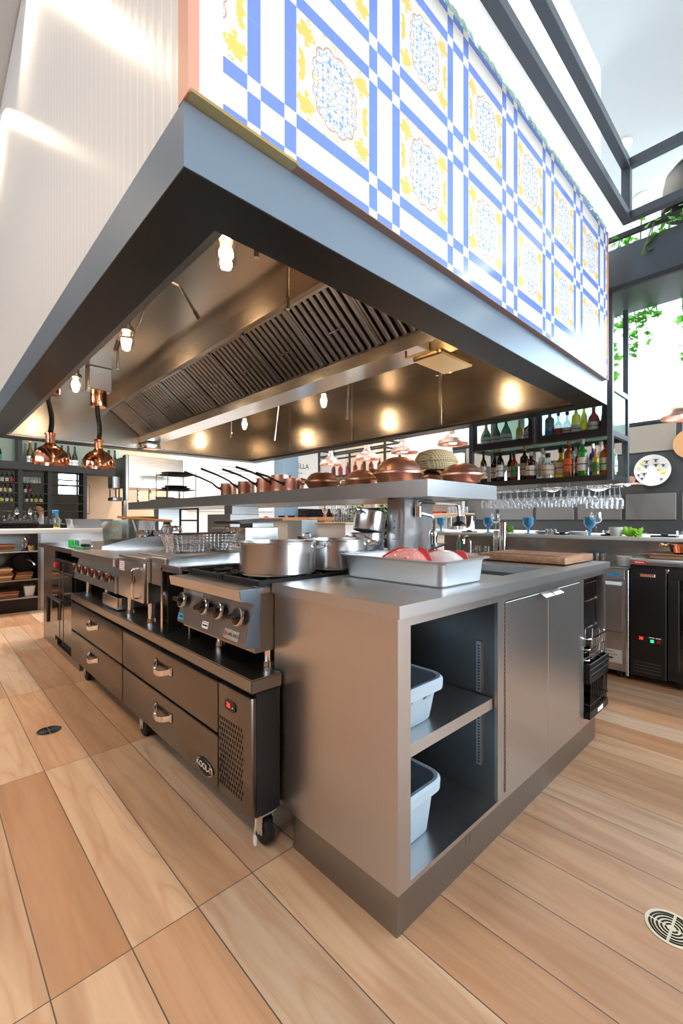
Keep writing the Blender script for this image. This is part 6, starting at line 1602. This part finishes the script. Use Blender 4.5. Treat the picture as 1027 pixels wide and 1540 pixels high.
# ================================================================== PASS COUNTER AT THE LEFT
t = thing('pass_counter', 'white-topped pass counter with dark open shelves at the far left', 'counter', (0.2, 6.85, 0))
PX0, PX1, PY0, PY1 = -2.4, 1.95, 6.56, 7.15
b = new(); box(b, PX0, PX1, PY0, PY1, .955, 1.008, .004); obj('counter_top', b, M['white_sat'], t)
b = new(); box(b, PX0, 1.06, PY0 + .02, PY1, .728, .742); obj('open_shelf', b, M['steel_h'], t, False)
b = new(); box(b, PX0, 1.06, PY0 + .02, PY1, .382, .398); obj('open_shelf', b, M['steel_h'], t, False)
b = new(); box(b, PX0, 1.06, PY0 + .02, PY1, .165, .18); obj('open_shelf', b, M['steel_h'], t, False)
b = new(); box(b, PX0, 1.06, PY0 + .05, PY1, 0, .1645); obj('plinth', b, M['ring_black'], t, False)
b = new(); box(b, PX0, PX1, PY1 + .001, PY1 + .02, 0, .954); box(b, 1.0605, 1.09, PY0 + .02, PY1, 0, .954); obj('back_panel', b, M['steel_dark'], t, False)
b = new(); box(b, 1.0905, PX1, PY0 + .06, PY1, 0, .954); obj('steel_cupboard', b, M['steel'], t, False)
def stack_boards(x0, x1, y, z, n, label, mats):
    for k in range(n):
        m = new(); dx = .01 * ((k * 7) % 3)
        box(m, x0 + dx, x1 + dx, y, y + .34, z + .028 * k, z + .028 * k + .025, .004)
        tag(obj('wooden_board', m, M[mats[k % len(mats)]]), label % ('topmost' if k == n - 1 else 'bottom' if k == 0 else ('second', 'third', 'fourth')[k - 1]), 'board', 'wooden serving boards under the pass')
stack_boards(.30, .82, 6.60, .7425, 3, 'wooden board on the upper shelf under the pass, %s of its stack', ['wood_mid', 'wood_dark', 'wood_mid'])
stack_boards(.25, .80, 6.60, .3985, 5, 'wooden board on the middle shelf under the pass, %s of the tall stack', ['wood_mid', 'wood_pale', 'wood_dark'])
stack_boards(.83, 1.0, 6.61, .3985, 3, 'wooden board on the middle shelf by the steel end, %s of three', ['wood_mid', 'wood_mid', 'wood_dark'])
stack_boards(.30, .86, 6.60, .1805, 3, 'wooden board on the lowest shelf under the pass, %s of its stack', ['wood_dark', 'copper_dark', 'wood_dark'])
for k in range(3):
    m = new(); z = .7425 + .022 * k; lathe(m, [(0, z), (.045, z), (.048, z + .018), (.04, z + .021), (0, z + .021)], (1.0, 6.66, 0), 24)
    tag(obj('brass_tin', m, M['brass']), 'round brass tin on the upper shelf under the pass, %s of three' % ('lowest', 'middle', 'topmost')[k], 'tin', 'brass tins')
t = thing('balloon_whisk', 'steel balloon whisk standing on the upper shelf under the pass', 'whisk', (.93, 6.62, .743))
m = new()
for k in range(6):
    a = PI * k / 6; m2 = [(.93 + .03 * math.cos(a) * math.sin(q * PI / 12), 6.64 + .03 * math.sin(a) * math.sin(q * PI / 12), .765 + .15 * (q / 12)) for q in range(13)]
    tube(m, m2, .0018, 4); tube(m, [(2 * .93 - p[0], 2 * 6.64 - p[1], p[2]) for p in m2], .0018, 4)
obj('wires', m, M['chrome'], t)
m = new(); lathe(m, [(0, .743), (.035, .743), (.03, .765), (0, .77)], (.93, 6.64, 0), 16); obj('stand', m, M['black'], t)
t = thing('white_bin', 'small pale plastic bin on the lowest shelf under the pass', 'bin', (.99, 6.68, .1805))
m = new(); loft(m, [loop_at(rrect(.94, 1.03, 6.62, 6.76, .02, 4), .1805), loop_at(rrect(.925, 1.045, 6.605, 6.775, .02, 4), .31), loop_at(rrect(.935, 1.035, 6.615, 6.765, .02, 4), .31), loop_at(rrect(.95, 1.02, 6.63, 6.75, .02, 4), .19)]); obj('bin_body', m, M['white_gloss'], t)
t = thing('black_steel_pan', 'black pan with pale handle leaning on the middle shelf under the pass', 'pan', (.95, 6.7, .49))
m = new(); lathe(m, [(0, 6.80), (.10, 6.80), (.125, 6.76), (.12, 6.76), (.098, 6.795), (0, 6.795)], (.93, 0, .60), 28, 'y'); obj('pan_body', m, M['iron'], t)
m = new(); tube(m, [(.96, 6.76, .63), (1.02, 6.66, .60), (1.04, 6.63, .56)], .014, 8); obj('handle', m, M['steel_bright'], t)
# on the pass
t = thing('spray_bottle', 'clear spray bottle with a blue and white trigger on the white pass counter', 'spray bottle', (1.27, 6.68, 1.0085))
z = 1.0085
m = new(); lathe(m, [(0, z), (.036, z), (.038, z + .02), (.038, z + .12), (.018, z + .155), (.014, z + .17), (0, z + .17)], (1.28, 6.68, 0), 18); obj('bottle_body', m, M['poly_clear'], t)
m = new(); lathe(m, [(0, z), (.0386, z + .003), (.0386, z + .02), (0, z + .02)], (1.28, 6.68, 0), 18); obj('yellow_liquid', m, M['lemon'], t)
m = new(); lathe(m, [(0, z + .1705), (.02, z + .1705), (.02, z + .20), (0, z + .20)], (1.28, 6.68, 0), 14); box(m, 1.23, 1.30, 6.668, 6.692, z + .20, z + .24, .006); prism(m, [(1.25, z + .20), (1.235, z + .16), (1.242, z + .158), (1.262, z + .20)], 'y', 6.675, 6.685); obj('trigger_head', m, M['blue_lab'], t)
t = thing('gastro_tray', 'long dull steel gastronorm tray on the white pass counter', 'tray', (1.7, 6.75, z))
m = new(); loft(m, [loop_at(rrect(1.44, 1.92, 6.62, 6.90, .03, 4), z), loop_at(rrect(1.42, 1.94, 6.60, 6.92, .03, 4), z + .12), loop_at(rrect(1.41, 1.95, 6.59, 6.93, .03, 4), z + .125), loop_at(rrect(1.43, 1.93, 6.61, 6.91, .03, 4), z + .122), loop_at(rrect(1.45, 1.91, 6.63, 6.89, .03, 4), z + .006)]); obj('tray_pan', m, M['alu'], t)
# chairs behind the pass: brown curved backs
for (x, l, mt) in ((.45, 'tan curved chair back behind the pass counter, at the left edge', 'wood_pale'), (.98, 'dark curved chair back behind the pass counter beside the spray bottle', 'iron')):
    t = thing('bar_chair', l, 'chair', (x, 7.5, 0), None)
    m = new(); lathe(m, [(.22, .68), (.235, .70), (.235, .72), (.22, .73), (0, .73), (0, .68)], (x, 7.5, 0), 24); obj('seat', m, M[mt], t)
    m = new(); tube(m, [(x + .21 * math.cos(a), 7.5 + .19 * math.sin(a), 1.06 - .02 * math.sin(a)) for a in [PI + PI * q / 12 for q in range(13)]], .035, 8); obj('back_rail', m, M[mt], t)
    for a in (PI * 1.15, PI * 1.5, PI * 1.85):
        m = new(); cyl(m, (x + .20 * math.cos(a), 7.5 + .18 * math.sin(a), .72), (x + .21 * math.cos(a), 7.5 + .19 * math.sin(a), 1.05), .012, 8); obj('back_spindle', m, M['iron'], t)
    for a in (.8, 2.35, 3.9, 5.5):
        m = new(); cyl(m, (x + .16 * math.cos(a), 7.5 + .16 * math.sin(a), .69), (x + .22 * math.cos(a), 7.5 + .22 * math.sin(a), 0), .014, 8); obj('leg', m, M['iron'], t)

# wine wall behind the pass
t = thing('wine_shelving', 'tall black steel wine shelving with glass backs behind the pass counter', 'shelving', (.6, 7.95, 0))
WX0, WX1, WY = -3.0, 1.90, 7.80
for x in (WX0, -1.6, .20, 1.02, 1.38, WX1 - .05): b = new(); box(b, x, x + .05, WY, WY + .30, 1.0605, 1.8445); obj('upright', b, M['ring_black'], t, False)
for x in (WX0, -1.6, .20, 1.02): b = new(); box(b, x, x + .05, WY, WY + .30, 1.9555, 2.60); obj('upright', b, M['ring_black'], t, False)
b = new(); box(b, WX0, 2.50, WY - .04, WY + .32, 1.845, 1.955); obj('deep_beam', b, M['ring_black'], t, False)
for z in (1.66, 1.515, 1.375, 1.26):
    b = new(); box(b, WX0 + .051, WX1 - .051, WY + .02, WY + .28, z - .012, z); obj('shelf_board', b, M['ring_black'], t, False)
b = new(); box(b, WX0 + .051, .20, WY + .30, WY + .31, 1.27, 1.84); obj('back_glass', b, M['glass_dark'], t, False)
b = new(); box(b, WX0, WX1, WY, WY + .30, .0, .06); box(b, WX0, WX1, WY - .1, WY + .30, 1.02, 1.06); box(b, WX0, WX1, WY, WY + .30, .061, 1.019); obj('base_cabinet', b, M['ring_black'], t, False)
b = new(); box(b, WX0, 2.5, WY + .30, WY + .31, 1.956, 2.60); obj('green_glass_screen', b, M['glass_green'], t, False)
b = new(); box(b, WX0, 2.5, WY, WY + .3, 2.60, 2.68); obj('top_beam', b, M['ring_black'], t, False)
for k, x in enumerate((1.235, 1.30, 1.46, 1.545)):
    pass
# bottles on the deep beam
seq = [(.76, 'teal', 'dark wine bottle with teal label at the left edge, on the deep black beam'), (1.06, None, ''), ]
bx = [(.80, 'teal', 'wine bottle with teal label standing at the left edge on the black beam'),
      (1.175, 'paper', 'champagne bottle with orange foil on the black beam, left of the heat lamps'),
      (1.245, 'paper', 'dark wine bottle right beside the champagne bottle with orange foil'),
      (1.42, 'paper', 'dark wine bottle hidden under the left heat lamp, first of three'),
      (1.50, 'paper', 'dark wine bottle hidden under the left heat lamp, second of three'),
      (1.58, 'paper', 'dark wine bottle hidden under the left heat lamp, third of three'),
      (1.665, 'paper', 'dark wine bottle between the heat lamps, the left of two'),
      (1.755, 'paper', 'dark wine bottle between the heat lamps, the right of two'),
      (2.05, 'paper', 'dark wine bottle behind the right heat lamp, left of the pair'),
      (2.13, 'paper', 'dark wine bottle behind the right heat lamp, right of the pair'),
      (2.245, 'blue_lab', 'blue-labelled wine bottle right of the right heat lamp, left of the pair'),
      (2.335, 'blue_lab', 'blue-labelled wine bottle right of the right heat lamp, nearest the steel cabinet')]
for x, lab, lbl in bx:
    bottle('wine_bottle', lbl, x, WY + .10, 1.9555, .31 if x != 1.175 else .34, .042, 'burgundy', 'dark' if x != 1.175 else 'olive', lab, 'black' if x != 1.175 else 'orange', (.04, .30), 'wine bottles on the black beam', 'burgundy')
# rows of small bottles on the shelves below
rb = random.Random(9)
kinds = [('dark', 'paper'), ('dark', 'paper_cream'), ('brown', 'paper'), ('olive', 'paper'), ('dark', 'red_lab'), ('olive', 'lemon'), ('red', 'paper')]
def proto(liq, lab, h):
    return bottle('shelf_bottle', '', 0, 0, 0, h, .030, 'wine', liq, lab, 'black', (.1, .42), None, 'wine')
for (z, nm, xa, xb, hmax) in ((1.515, 'upper', .40, 1.36, .118), (1.375, 'lower', .40, 1.30, .115)):
    pass
row_protos = {}
for (z, word, x0, n, hh) in ((1.5155, 'upper', .48, 13, .138), (1.3755, 'middle', .50, 17, .134), (1.6605, 'top', .50, 9, .15)):
    for k in range(n):
        x = x0 + .058 * k
        if 1.0 < x < 1.09 or 1.36 < x < 1.45: continue
        liq, lab = kinds[rb.randrange(len(kinds))]
        key = (liq, lab, hh)
        if key not in row_protos:
            o = bottle('shelf_bottle', '', 0, 0, 0, hh, .021, 'wine', liq, lab, 'black', (.1, .42), None, 'wine'); row_protos[key] = o
        else: o = dup(row_protos[key])
        o.location = (x, WY + .12, z)
        o['label'] = 'small %s bottle in the row on the %s shelf of the black wine shelving' % ({'dark': 'black', 'brown': 'brown', 'olive': 'olive', 'red': 'red'}[liq] + {'paper': ' white-labelled', 'paper_cream': ' cream-labelled', 'red_lab': ' red-labelled', 'lemon': ' yellow-labelled'}[lab], word)
        o['group'] = 'small bottles on the %s wine shelf' % word
for k in range(8):
    o = put_glass('rack_glass', 'glass', 'small clear glass on the top right compartment of the black wine shelving', tumbler_bm(.026, .09), M['glass'], 1.10 + .033 * k if k < 7 else 1.10, WY + (.10 if k < 7 else .18), 1.6605, 'glasses in the wine shelving')
# hanging glasses strip under the lowest wine shelf
g = obj('hanging_glass', stem_glass_bm(.10, .022, .02), M['glass']); tag(g, 'small clear stemmed glass hanging under the lowest wine shelf', 'wine glass', 'hanging glasses under the wine shelf')
for k in range(12):
    o = g if k == 0 else dup(g); o.location = (.62 + .062 * k, WY + .1, 1.246)
b = new(); box(b, .9, 1.36, WY + .05, WY + .09, 1.248, 1.258); M['strip'] = emis('warm_strip', (1, .8, .5, 1), 3.0); tag(obj('shelf_light_strip', b, M['strip'], None, False), 'warm light strip under the lowest wine shelf', 'light strip')
# black pendants over the far bar
for (x, l) in ((.98, 'small black cone pendant lamp behind the pass, left of the white-shirted person'), (1.135, 'small black cone pendant lamp behind the pass, nearer the white-shirted person')):
    t = thing('black_pendant', l, 'pendant lamp', (x, 7.62, 1.22), 'black pendants behind the pass')
    m = new(); lathe(m, [(.055, 1.215), (.05, 1.235), (.02, 1.265), (.012, 1.30), (0, 1.305)], (x, 7.62, 0), 20); obj('lamp_shade', m, M['black'], t)
    m = new(); cyl(m, (x, 7.62, 1.30), (x, 7.62, 1.84), .003, 5); obj('cord', m, M['black'], t)
    m = new(); lathe(m, [(0, 1.20), (.022, 1.215), (0, 1.24)], (x, 7.62, 0), 10); obj('bulb', m, M['bulb_soft'], t)
# low clutter of glasses on the far bar
for k in range(16):
    x = .86 + .045 * k
    put_glass('far_glass', 'glass', 'small clear glass in the crowd on the far bar behind the chairs', tumbler_bm(.02, .07 + .02 * (k % 3)), M['glass'], x, 7.735 + .018 * (k % 2), 1.061, 'glasses on the far bar')

# person in a white shirt working behind the far bar (seen from the side, head bowed)
t = thing('person', 'person in a white shirt with dark hair, head bowed, behind the far bar', 'person', (1.98, 11.5, 0))
P = t.location.copy()
def skin_mesh(name, verts, edges, radii, mat, parent, lvl=2):
    me = bpy.data.meshes.new(name); me.from_pydata(verts, edges, [])
    o = bpy.data.objects.new(name, me); COL.objects.link(o); o.parent = parent
    o.modifiers.new('skin', 'SKIN'); ss = o.modifiers.new('sub', 'SUBSURF'); ss.levels = ss.render_levels = lvl
    for i, r in enumerate(radii): me.skin_vertices[0].data[i].radius = (r, r) if not isinstance(r, tuple) else r
    me.skin_vertices[0].data[0].use_root = True
    me.materials.append(mat); return o
b0 = 0.74   # hips (behind the bar, person leaning forward)
V = [(0, 0, b0), (0, 0, b0 + .18), (-.02, 0, b0 + .38), (-.04, 0, b0 + .48), (-.075, 0, b0 + .57), (-.10, 0, b0 + .64), (-.115, 0, b0 + .70),
     (-.03, -.17, b0 + .42), (-.10, -.21, b0 + .20), (-.18, -.13, b0 + .16), (-.22, -.10, b0 + .16),
     (-.03, .17, b0 + .42), (-.10, .21, b0 + .20), (-.18, .13, b0 + .16), (-.22, .10, b0 + .16),
     (0, -.09, b0 - .04), (0, -.09, .36), (0, -.09, .06), (-.12, -.09, .03), (0, .09, b0 - .04), (0, .09, .36), (0, .09, .06), (-.12, .09, .03)]
E_ = [(0, 1), (1, 2), (2, 3), (3, 4), (4, 5), (5, 6), (2, 7), (7, 8), (8, 9), (9, 10), (2, 11), (11, 12), (12, 13), (13, 14), (0, 15), (15, 16), (16, 17), (17, 18), (0, 19), (19, 20), (20, 21), (21, 22)]
Rr = [.11, .105, .115, .05, .062, .078, .055, .055, .042, .034, .03, .055, .042, .034, .03, .08, .06, .045, .03, .08, .06, .045, .03]
skin_mesh('body', V, E_, Rr, M['skin'], t)
skin_mesh('white_shirt', V[:4] + [V[7], V[8], V[9], V[11], V[12], V[13]], [(0, 1), (1, 2), (2, 3), (2, 4), (4, 5), (5, 6), (2, 7), (7, 8), (8, 9)], [.125, .12, .128, .058, .066, .052, .042, .066, .052, .042], M['shirt'], t)
m = new(); bmesh.ops.create_uvsphere(m, u_segments=18, v_segments=12, radius=.088)
for v in list(m.verts):
    if v.co.z < -.01 and v.co.x < .02: v.co *= .72
m.transform(Matrix.Translation(P + Vector((-.088, 0, b0 + .705)))); obj('hair', m, M['hair'], t)
m = new(); lathe(m, [(0, 0), (.010, .004), (.006, .02), (0, .024)], (0, 0, 0), 8); m.transform(Matrix.Translation(P + Vector((-.185, 0, b0 + .62)))); obj('nose', m, M['skin'], t)
for sg in (-1, 1):
    m = new(); bmesh.ops.create_uvsphere(m, u_segments=8, v_segments=6, radius=.008); m.transform(Matrix.Translation(P + Vector((-.172, sg * .028, b0 + .655)))); obj('eye', m, M['ink'], t)

# framed sign on the cream wall and things in the middle distance
t = thing('narrow_picture', 'narrow framed picture with a small reddish figure hung on the cream wall', 'picture', (1.98, 8.19, 1.2))
b = new(); box(b, 1.94, 2.03, 8.17, 8.1995, 1.22, 1.69, .003); obj('frame', b, M['ink'], t, False)
b = new(); box(b, 1.948, 2.022, 8.167, 8.1699, 1.23, 1.68); pa_ = obj('cream_print', b, M['cream'], t, False)
b = new(); prism(b, [(1.965, 1.40), (2.005, 1.42), (1.995, 1.52), (1.98, 1.56), (1.96, 1.50)], 'y', 8.1655, 8.1668); obj('printed_shape', b, M['copper_dark'], pa_, False)
b = new(); lathe(b, [(0, 8.17), (.012, 8.17), (.012, 8.19), (0, 8.19)], (1.985, 0, 1.72), 12, 'y'); obj('hanging_ring', b, M['ink'], t)
# white menu board / sign
t = thing('lettered_sign', 'white wall sign with dark capitals partly behind the blue column', 'sign', (6.5, 8.19, 2.2))
b = new(); box(b, 5.90, 6.98, 8.17, 8.1995, 2.02, 2.95, .003); sb = obj('sign_board', b, M['white'], t, False)
text('sign_lettering', 'RELLA', .165, M['ink'], sb, (6.46, 8.168, 2.365), FACE_MY, .001)
b = new(); box(b, 6.15, 6.50, 8.1675, 8.1695, 2.20, 2.212); obj('small_print', b, M['frame_grey'], sb, False)
b = new(); box(b, 6.9805, 6.995, 8.15, 8.1995, 2.0, 2.97); obj('blue_edge', b, M['slate'], t, False)
t = thing('wall_badge', 'small red round badge on the white wall below the overshelf', 'badge', (5.5, 8.19, 1.13))
b = new(); lathe(b, [(0, 8.18), (.072, 8.18), (.072, 8.1998), (0, 8.1998)], (5.50, 0, 1.13), 28, 'y'); bd = obj('red_disc', b, M['red_lab'], t)
b = new(); box(b, 5.485, 5.50, 8.177, 8.1799, 1.09, 1.17); box(b, 5.50, 5.53, 8.177, 8.1799, 1.09, 1.105); lathe(b, [(.018, 8.177), (.024, 8.177), (.024, 8.1799), (.018, 8.1799), (.018, 8.177)], (5.525, 0, 1.145), 14, 'y'); obj('white_letter', b, M['white'], bd, False)
t = thing('wall_notice', 'large white notice panel on the wall behind the saucepan handles', 'notice', (4.6, 8.19, 1.9))
b = new(); box(b, 3.70, 5.65, 8.175, 8.1995, 1.30, 3.0); nb = obj('panel', b, M['white'], t, False)
b = new()
for k in range(3): box(b, 4.35, 5.05, 8.172, 8.1749, 2.20 - .07 * k, 2.212 - .07 * k)
obj('faint_print', b, M['panel_taupe'], nb, False)
# mid-distance black gantry (far dining bar)
t = thing('far_gantry', 'open black steel gantry in the distance behind the copper pendants', 'shelving', (5.9, 6.4, 0))
b = new()
for (x, y) in ((6.0, 7.0), (6.42, 7.0), (6.42, 5.2), (6.0, 5.2)): box(b, x, x + .035, y, y + .035, 2.0, 2.56)
for z in (2.53, 2.40):
    for x in (6.0, 6.42): box(b, x + .0, x + .035, 5.235, 7.0, z, z + .03)
    for y in (5.2, 7.0): box(b, 6.035, 6.42, y, y + .035, z, z + .03)
for y in (5.7, 6.1, 6.55): box(b, 6.0, 6.035, y, y + .03, 2.0, 2.40)
obj('steel_frame', b, M['ring_black'], t, False)
b = new(); box(b, 5.98, 6.48, 5.18, 7.05, 1.96, 1.9995); obj('gantry_shelf', b, M['ring_black'], t, False)
for x, y in ((6.0, 5.2), (6.42, 5.2), (6.0, 7.0), (6.42, 7.0)):
    b = new(); cyl(b, (x + .017, y + .017, 2.56), (x + .017, y + .017, 4.5), .008, 6); obj('hanger_rod', b, M['ring_black'], t)
for k in range(7):
    x, y = 6.14, 5.45 + .21 * k
    bottle('small_bottle', 'small %s bottle on the far black gantry, %s from its near end' % (('red', 'pink', 'amber')[k % 3], ('first', 'second', 'third', 'fourth', 'fifth', 'sixth', 'seventh')[k]), x, y, 2.0, .26, .045, 'wine', ('red', 'red', 'amber')[k % 3], 'red_lab', 'red', (.15, .4), 'bottles on the far gantry', 'wine')
# far dark bar with wood top
t = thing('far_bar', 'far grey bar with a wooden top and dark recess behind, under the overshelf line', 'bar counter', (5.5, 6.3, 0))
b = new(); box(b, 4.85, 5.10, 5.55, 7.6, 1.105, 1.165, .004); obj('wooden_top', b, M['wood_mid'], t)
b = new(); box(b, 4.90, 5.06, 5.56, 7.59, 0, 1.1045); obj('grey_front', b, M['panel_taupe'], t, False)
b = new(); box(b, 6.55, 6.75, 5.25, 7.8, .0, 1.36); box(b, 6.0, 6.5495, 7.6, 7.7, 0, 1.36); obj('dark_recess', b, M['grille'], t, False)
b = new(); box(b, 6.0, 6.54, 5.2, 7.5, .9, .94); box(b, 6.2, 6.54, 5.2, 7.5, 1.16, 1.18); obj('recess_shelf', b, M['wood_dark'], t, False)
def plant(name, label, x, y, z, r, h, n, sd, mat='leaf_dark'):
    rnd = random.Random(sd); t = thing(name, label, 'plant', (x, y, z))
    m = new(); lathe(m, [(0, z), (r * .35, z), (r * .45, z + .14), (r * .40, z + .14), (0, z + .12)], (x, y, 0), 18); obj('pot', m, M['blackmetal'], t)
    m = new()
    for k in range(n):
        a = rnd.uniform(0, 6.28); q = rnd.random() ** .5 * r; p = Vector((x + q * math.cos(a), y + q * math.sin(a), z + .14 + h * rnd.random()))
        e = Euler((rnd.uniform(-1.2, 1.2), rnd.uniform(-.6, .6), a)).to_matrix(); s = rnd.uniform(.03, .055)
        vs = [m.verts.new(p + e @ (Vector(c) * s)) for c in ((0, -.6, 0), (.4, -.1, .1), (.3, .5, .05), (0, 1, -.1), (-.3, .5, .05), (-.4, -.1, .1))]
        m.faces.new(vs)
    l = obj('leaves', m, M[mat], t); l['kind'] = 'stuff'
    m = new()
    for k in range(7): a = k * .9; tube(m, [(x, y, z + .12), (x + r * .5 * math.cos(a), y + r * .5 * math.sin(a), z + .14 + h * .6), (x + r * .8 * math.cos(a), y + r * .8 * math.sin(a), z + .14 + h)], .006, 5)
    obj('stems', m, M['stem'], t)
plant('potted_plant', 'dark green potted plant behind the far bar, seen below the overshelf', 5.75, 5.75, .941, .20, .40, 130, 21)
plant('potted_plant', 'dark green potted plant beside the tilted pot, seen below the overshelf', 5.95, 5.05, .80, .16, .45, 110, 22)
b = new(); box(b, 5.85, 6.05, 4.95, 5.15, 0, .7995, .004); tag(obj('plant_stand', b, M['ring_black']), 'black plinth under the potted plant beside the tilted pot', 'plinth')
m = new(); lathe(m, [(0, 1.166), (.03, 1.166), (.03, 1.30), (.012, 1.36), (.012, 1.42), (0, 1.42)], (4.98, 5.65, 0), 14); tag(obj('orange_bottle', m, BG['amber']), 'amber bottle on the near end of the far bar', 'bottle')
for k in range(3):
    m = new(); lathe(m, [(0, 1.166), (.06, 1.166), (.07, 1.20), (.065, 1.20), (.05, 1.172), (0, 1.172)], (4.98, 6.3 + .3 * k, 0), 16); tag(obj('dark_bowl', m, M['iron']), 'dark bowl in the row on the wooden top of the far bar', 'bowl', 'bowls on the far bar')
# bar station between far bar and gantry: white boxes and glasses
t = thing('white_station', 'white service station with wooden top in the middle distance', 'service station', (4.4, 4.6, 0))
b = new(); box(b, 4.2, 4.55, 4.35, 4.95, 0, 1.06, .004); obj('station_body', b, M['white'], t, False)
b = new(); box(b, 4.18, 4.57, 4.33, 4.97, 1.0605, 1.085, .003); obj('station_top', b, M['wood_pale'], t)
t = thing('service_sink', 'pale steel drawer unit next to the white service station', 'drawer unit', (4.1, 5.2, 0))
b = new(); box(b, 4.0, 4.3, 5.05, 5.4, 0, 1.12, .004); obj('unit_body', b, M['tub'], t, False)
for k in range(5):
    put_glass('tall_stem_glass', 'wine glass', 'tall clear glass standing in the row on the white service station', stem_glass_bm(.24, .042, .035, False), M['glass'], 4.28 + .06 * (k % 2), 4.42 + .11 * k, 1.0855, 'tall glasses on the service station')
for k in range(5):
    m = new(); lathe(m, [(0, 0), (.03, 0), (.032, .16), (.02, .2), (.018, .26), (0, .26)], (0, 0, 0), 14); put_glass('clear_carafe', 'carafe', 'clear carafe in the back row on the white service station', m, M['glass'], 4.46, 4.42 + .10 * k, 1.0855, 'carafes on the service station')
b = new(); box(b, 4.22, 4.32, 5.07, 5.16, 1.1205, 1.15, .006); tag(obj('bread_roll', b, M['cork']), 'small tan bread piece on the pale drawer unit', 'bread')
# white upright strips at the end of the right wall
b = new()
for (a, c, d, e) in ((6.95, 7.019, 4.52, 4.58), (6.95, 7.019, 5.40, 5.46), (6.95, 7.019, 6.3, 6.36)): box(b, a, c, d, e, 0, 4.5)
struct('trim_right_mullions', b, M['wall_white'])
# ================================================================== LIGHT AND CAMERA
W = bpy.data.worlds.new('daylight'); SC.world = W; W.use_nodes = True
nt = W.node_tree; nt.nodes.clear()
out = nt.nodes.new('ShaderNodeOutputWorld'); bg = nt.nodes.new('ShaderNodeBackground')
bg.inputs[0].default_value = (0.80, 0.915, 1.0, 1); bg.inputs[1].default_value = 9.5
nt.links.new(bg.outputs[0], out.inputs[0])

def area(name, loc, rot, sx, sy, power, col):
    l = bpy.data.lights.new(name, 'AREA'); l.shape = 'RECTANGLE'; l.size = sx; l.size_y = sy; l.energy = power; l.color = col
    o = bpy.data.objects.new(name, l); COL.objects.link(o); o.location = loc; o.rotation_euler = rot; return o
def spot(name, loc, power, col, size=2.2, r=.06, blend=.6):
    l = bpy.data.lights.new(name, 'SPOT'); l.energy = power; l.color = col; l.spot_size = size; l.spot_blend = blend; l.shadow_soft_size = r
    o = bpy.data.objects.new(name, l); COL.objects.link(o); o.location = loc; return o
WARM = (1.0, .80, .58)
# warm ceiling track along the left of the hood
for y in (0.6, 1.9, 3.2, 4.5, 5.8): spot('ceiling_track_lamp', (0.36, y, 4.42), 62, WARM, 2.0, .05)
for y in (0.0, 2.5, 5.0, 7.0): spot('ceiling_track_lamp', (-1.6, y, 4.42), 95, WARM, 2.3, .06)
# visible ceiling lights over the bar, then unseen spots added as fill
for (x, y) in ((4.58, 1.158), (5.46, 1.20)): spot('downlight_or_fill', (x, y, 4.47), 110, (1.0, .95, .89), 2.2, .08)
for (x, y) in ((5.6, -1.2), (5.6, 3.4), (5.6, 5.6)): spot('downlight_or_fill', (x, y, 4.47), 330, (1.0, .95, .89), 2.4, .08)  # added fill, no fixtures here: brightens the bar and background
spot('alcove_fill_spot', (1.7, 11.0, 4.45), 130, (1.0, .95, .9), 2.3, .06)  # unseen spot added to brighten the person in the alcove
for (x, y) in ((1.0, 7.0), (-1.0, 7.4), (3.2, 7.2)): spot('back_fill_spot', (x, y, 4.45), 380, (1.0, .94, .87), 2.3, .06)  # unseen spots added to lift the back of the room
for x, ys in ((1.05, (1.90, 3.30, 4.70)), (3.10, (2.0, 3.54, 5.12))):
    for y in ys:
        l = bpy.data.lights.new('hood_bulb', 'POINT'); l.energy = 3.2; l.color = (1.0, .68, .40); l.shadow_soft_size = .03
        o = bpy.data.objects.new('hood_bulb', l); COL.objects.link(o); o.location = (x, y, 2.285)

cam = bpy.data.cameras.new('camera'); co = bpy.data.objects.new('camera', cam); COL.objects.link(co)
cam.sensor_fit = 'AUTO'; cam.sensor_width = 36.0
cam.lens = 668.0 / 1540.0 * 36.0
cam.shift_y = 11.0 / 1540.0
cam.clip_start = .02; cam.clip_end = 100
co.location = (0, 0, 1.13)
yaw = math.radians(46.5)   # forward direction measured from +X
co.rotation_euler = (PI / 2, 0, yaw - PI / 2)
SC.camera = co
SC.view_settings.view_transform = 'Standard'
SC.view_settings.look = 'None'
SC.view_settings.exposure = 0.12
SC.view_settings.gamma = 1.0
SC.view_settings.use_curve_mapping = False
SC.cycles.use_denoising = True
SC.cycles.max_bounces = 10
SC.cycles.transparent_max_bounces = 24
SC.cycles.sample_clamp_indirect = 6.0
SC.cycles.caustics_reflective = False
SC.cycles.caustics_refractive = False
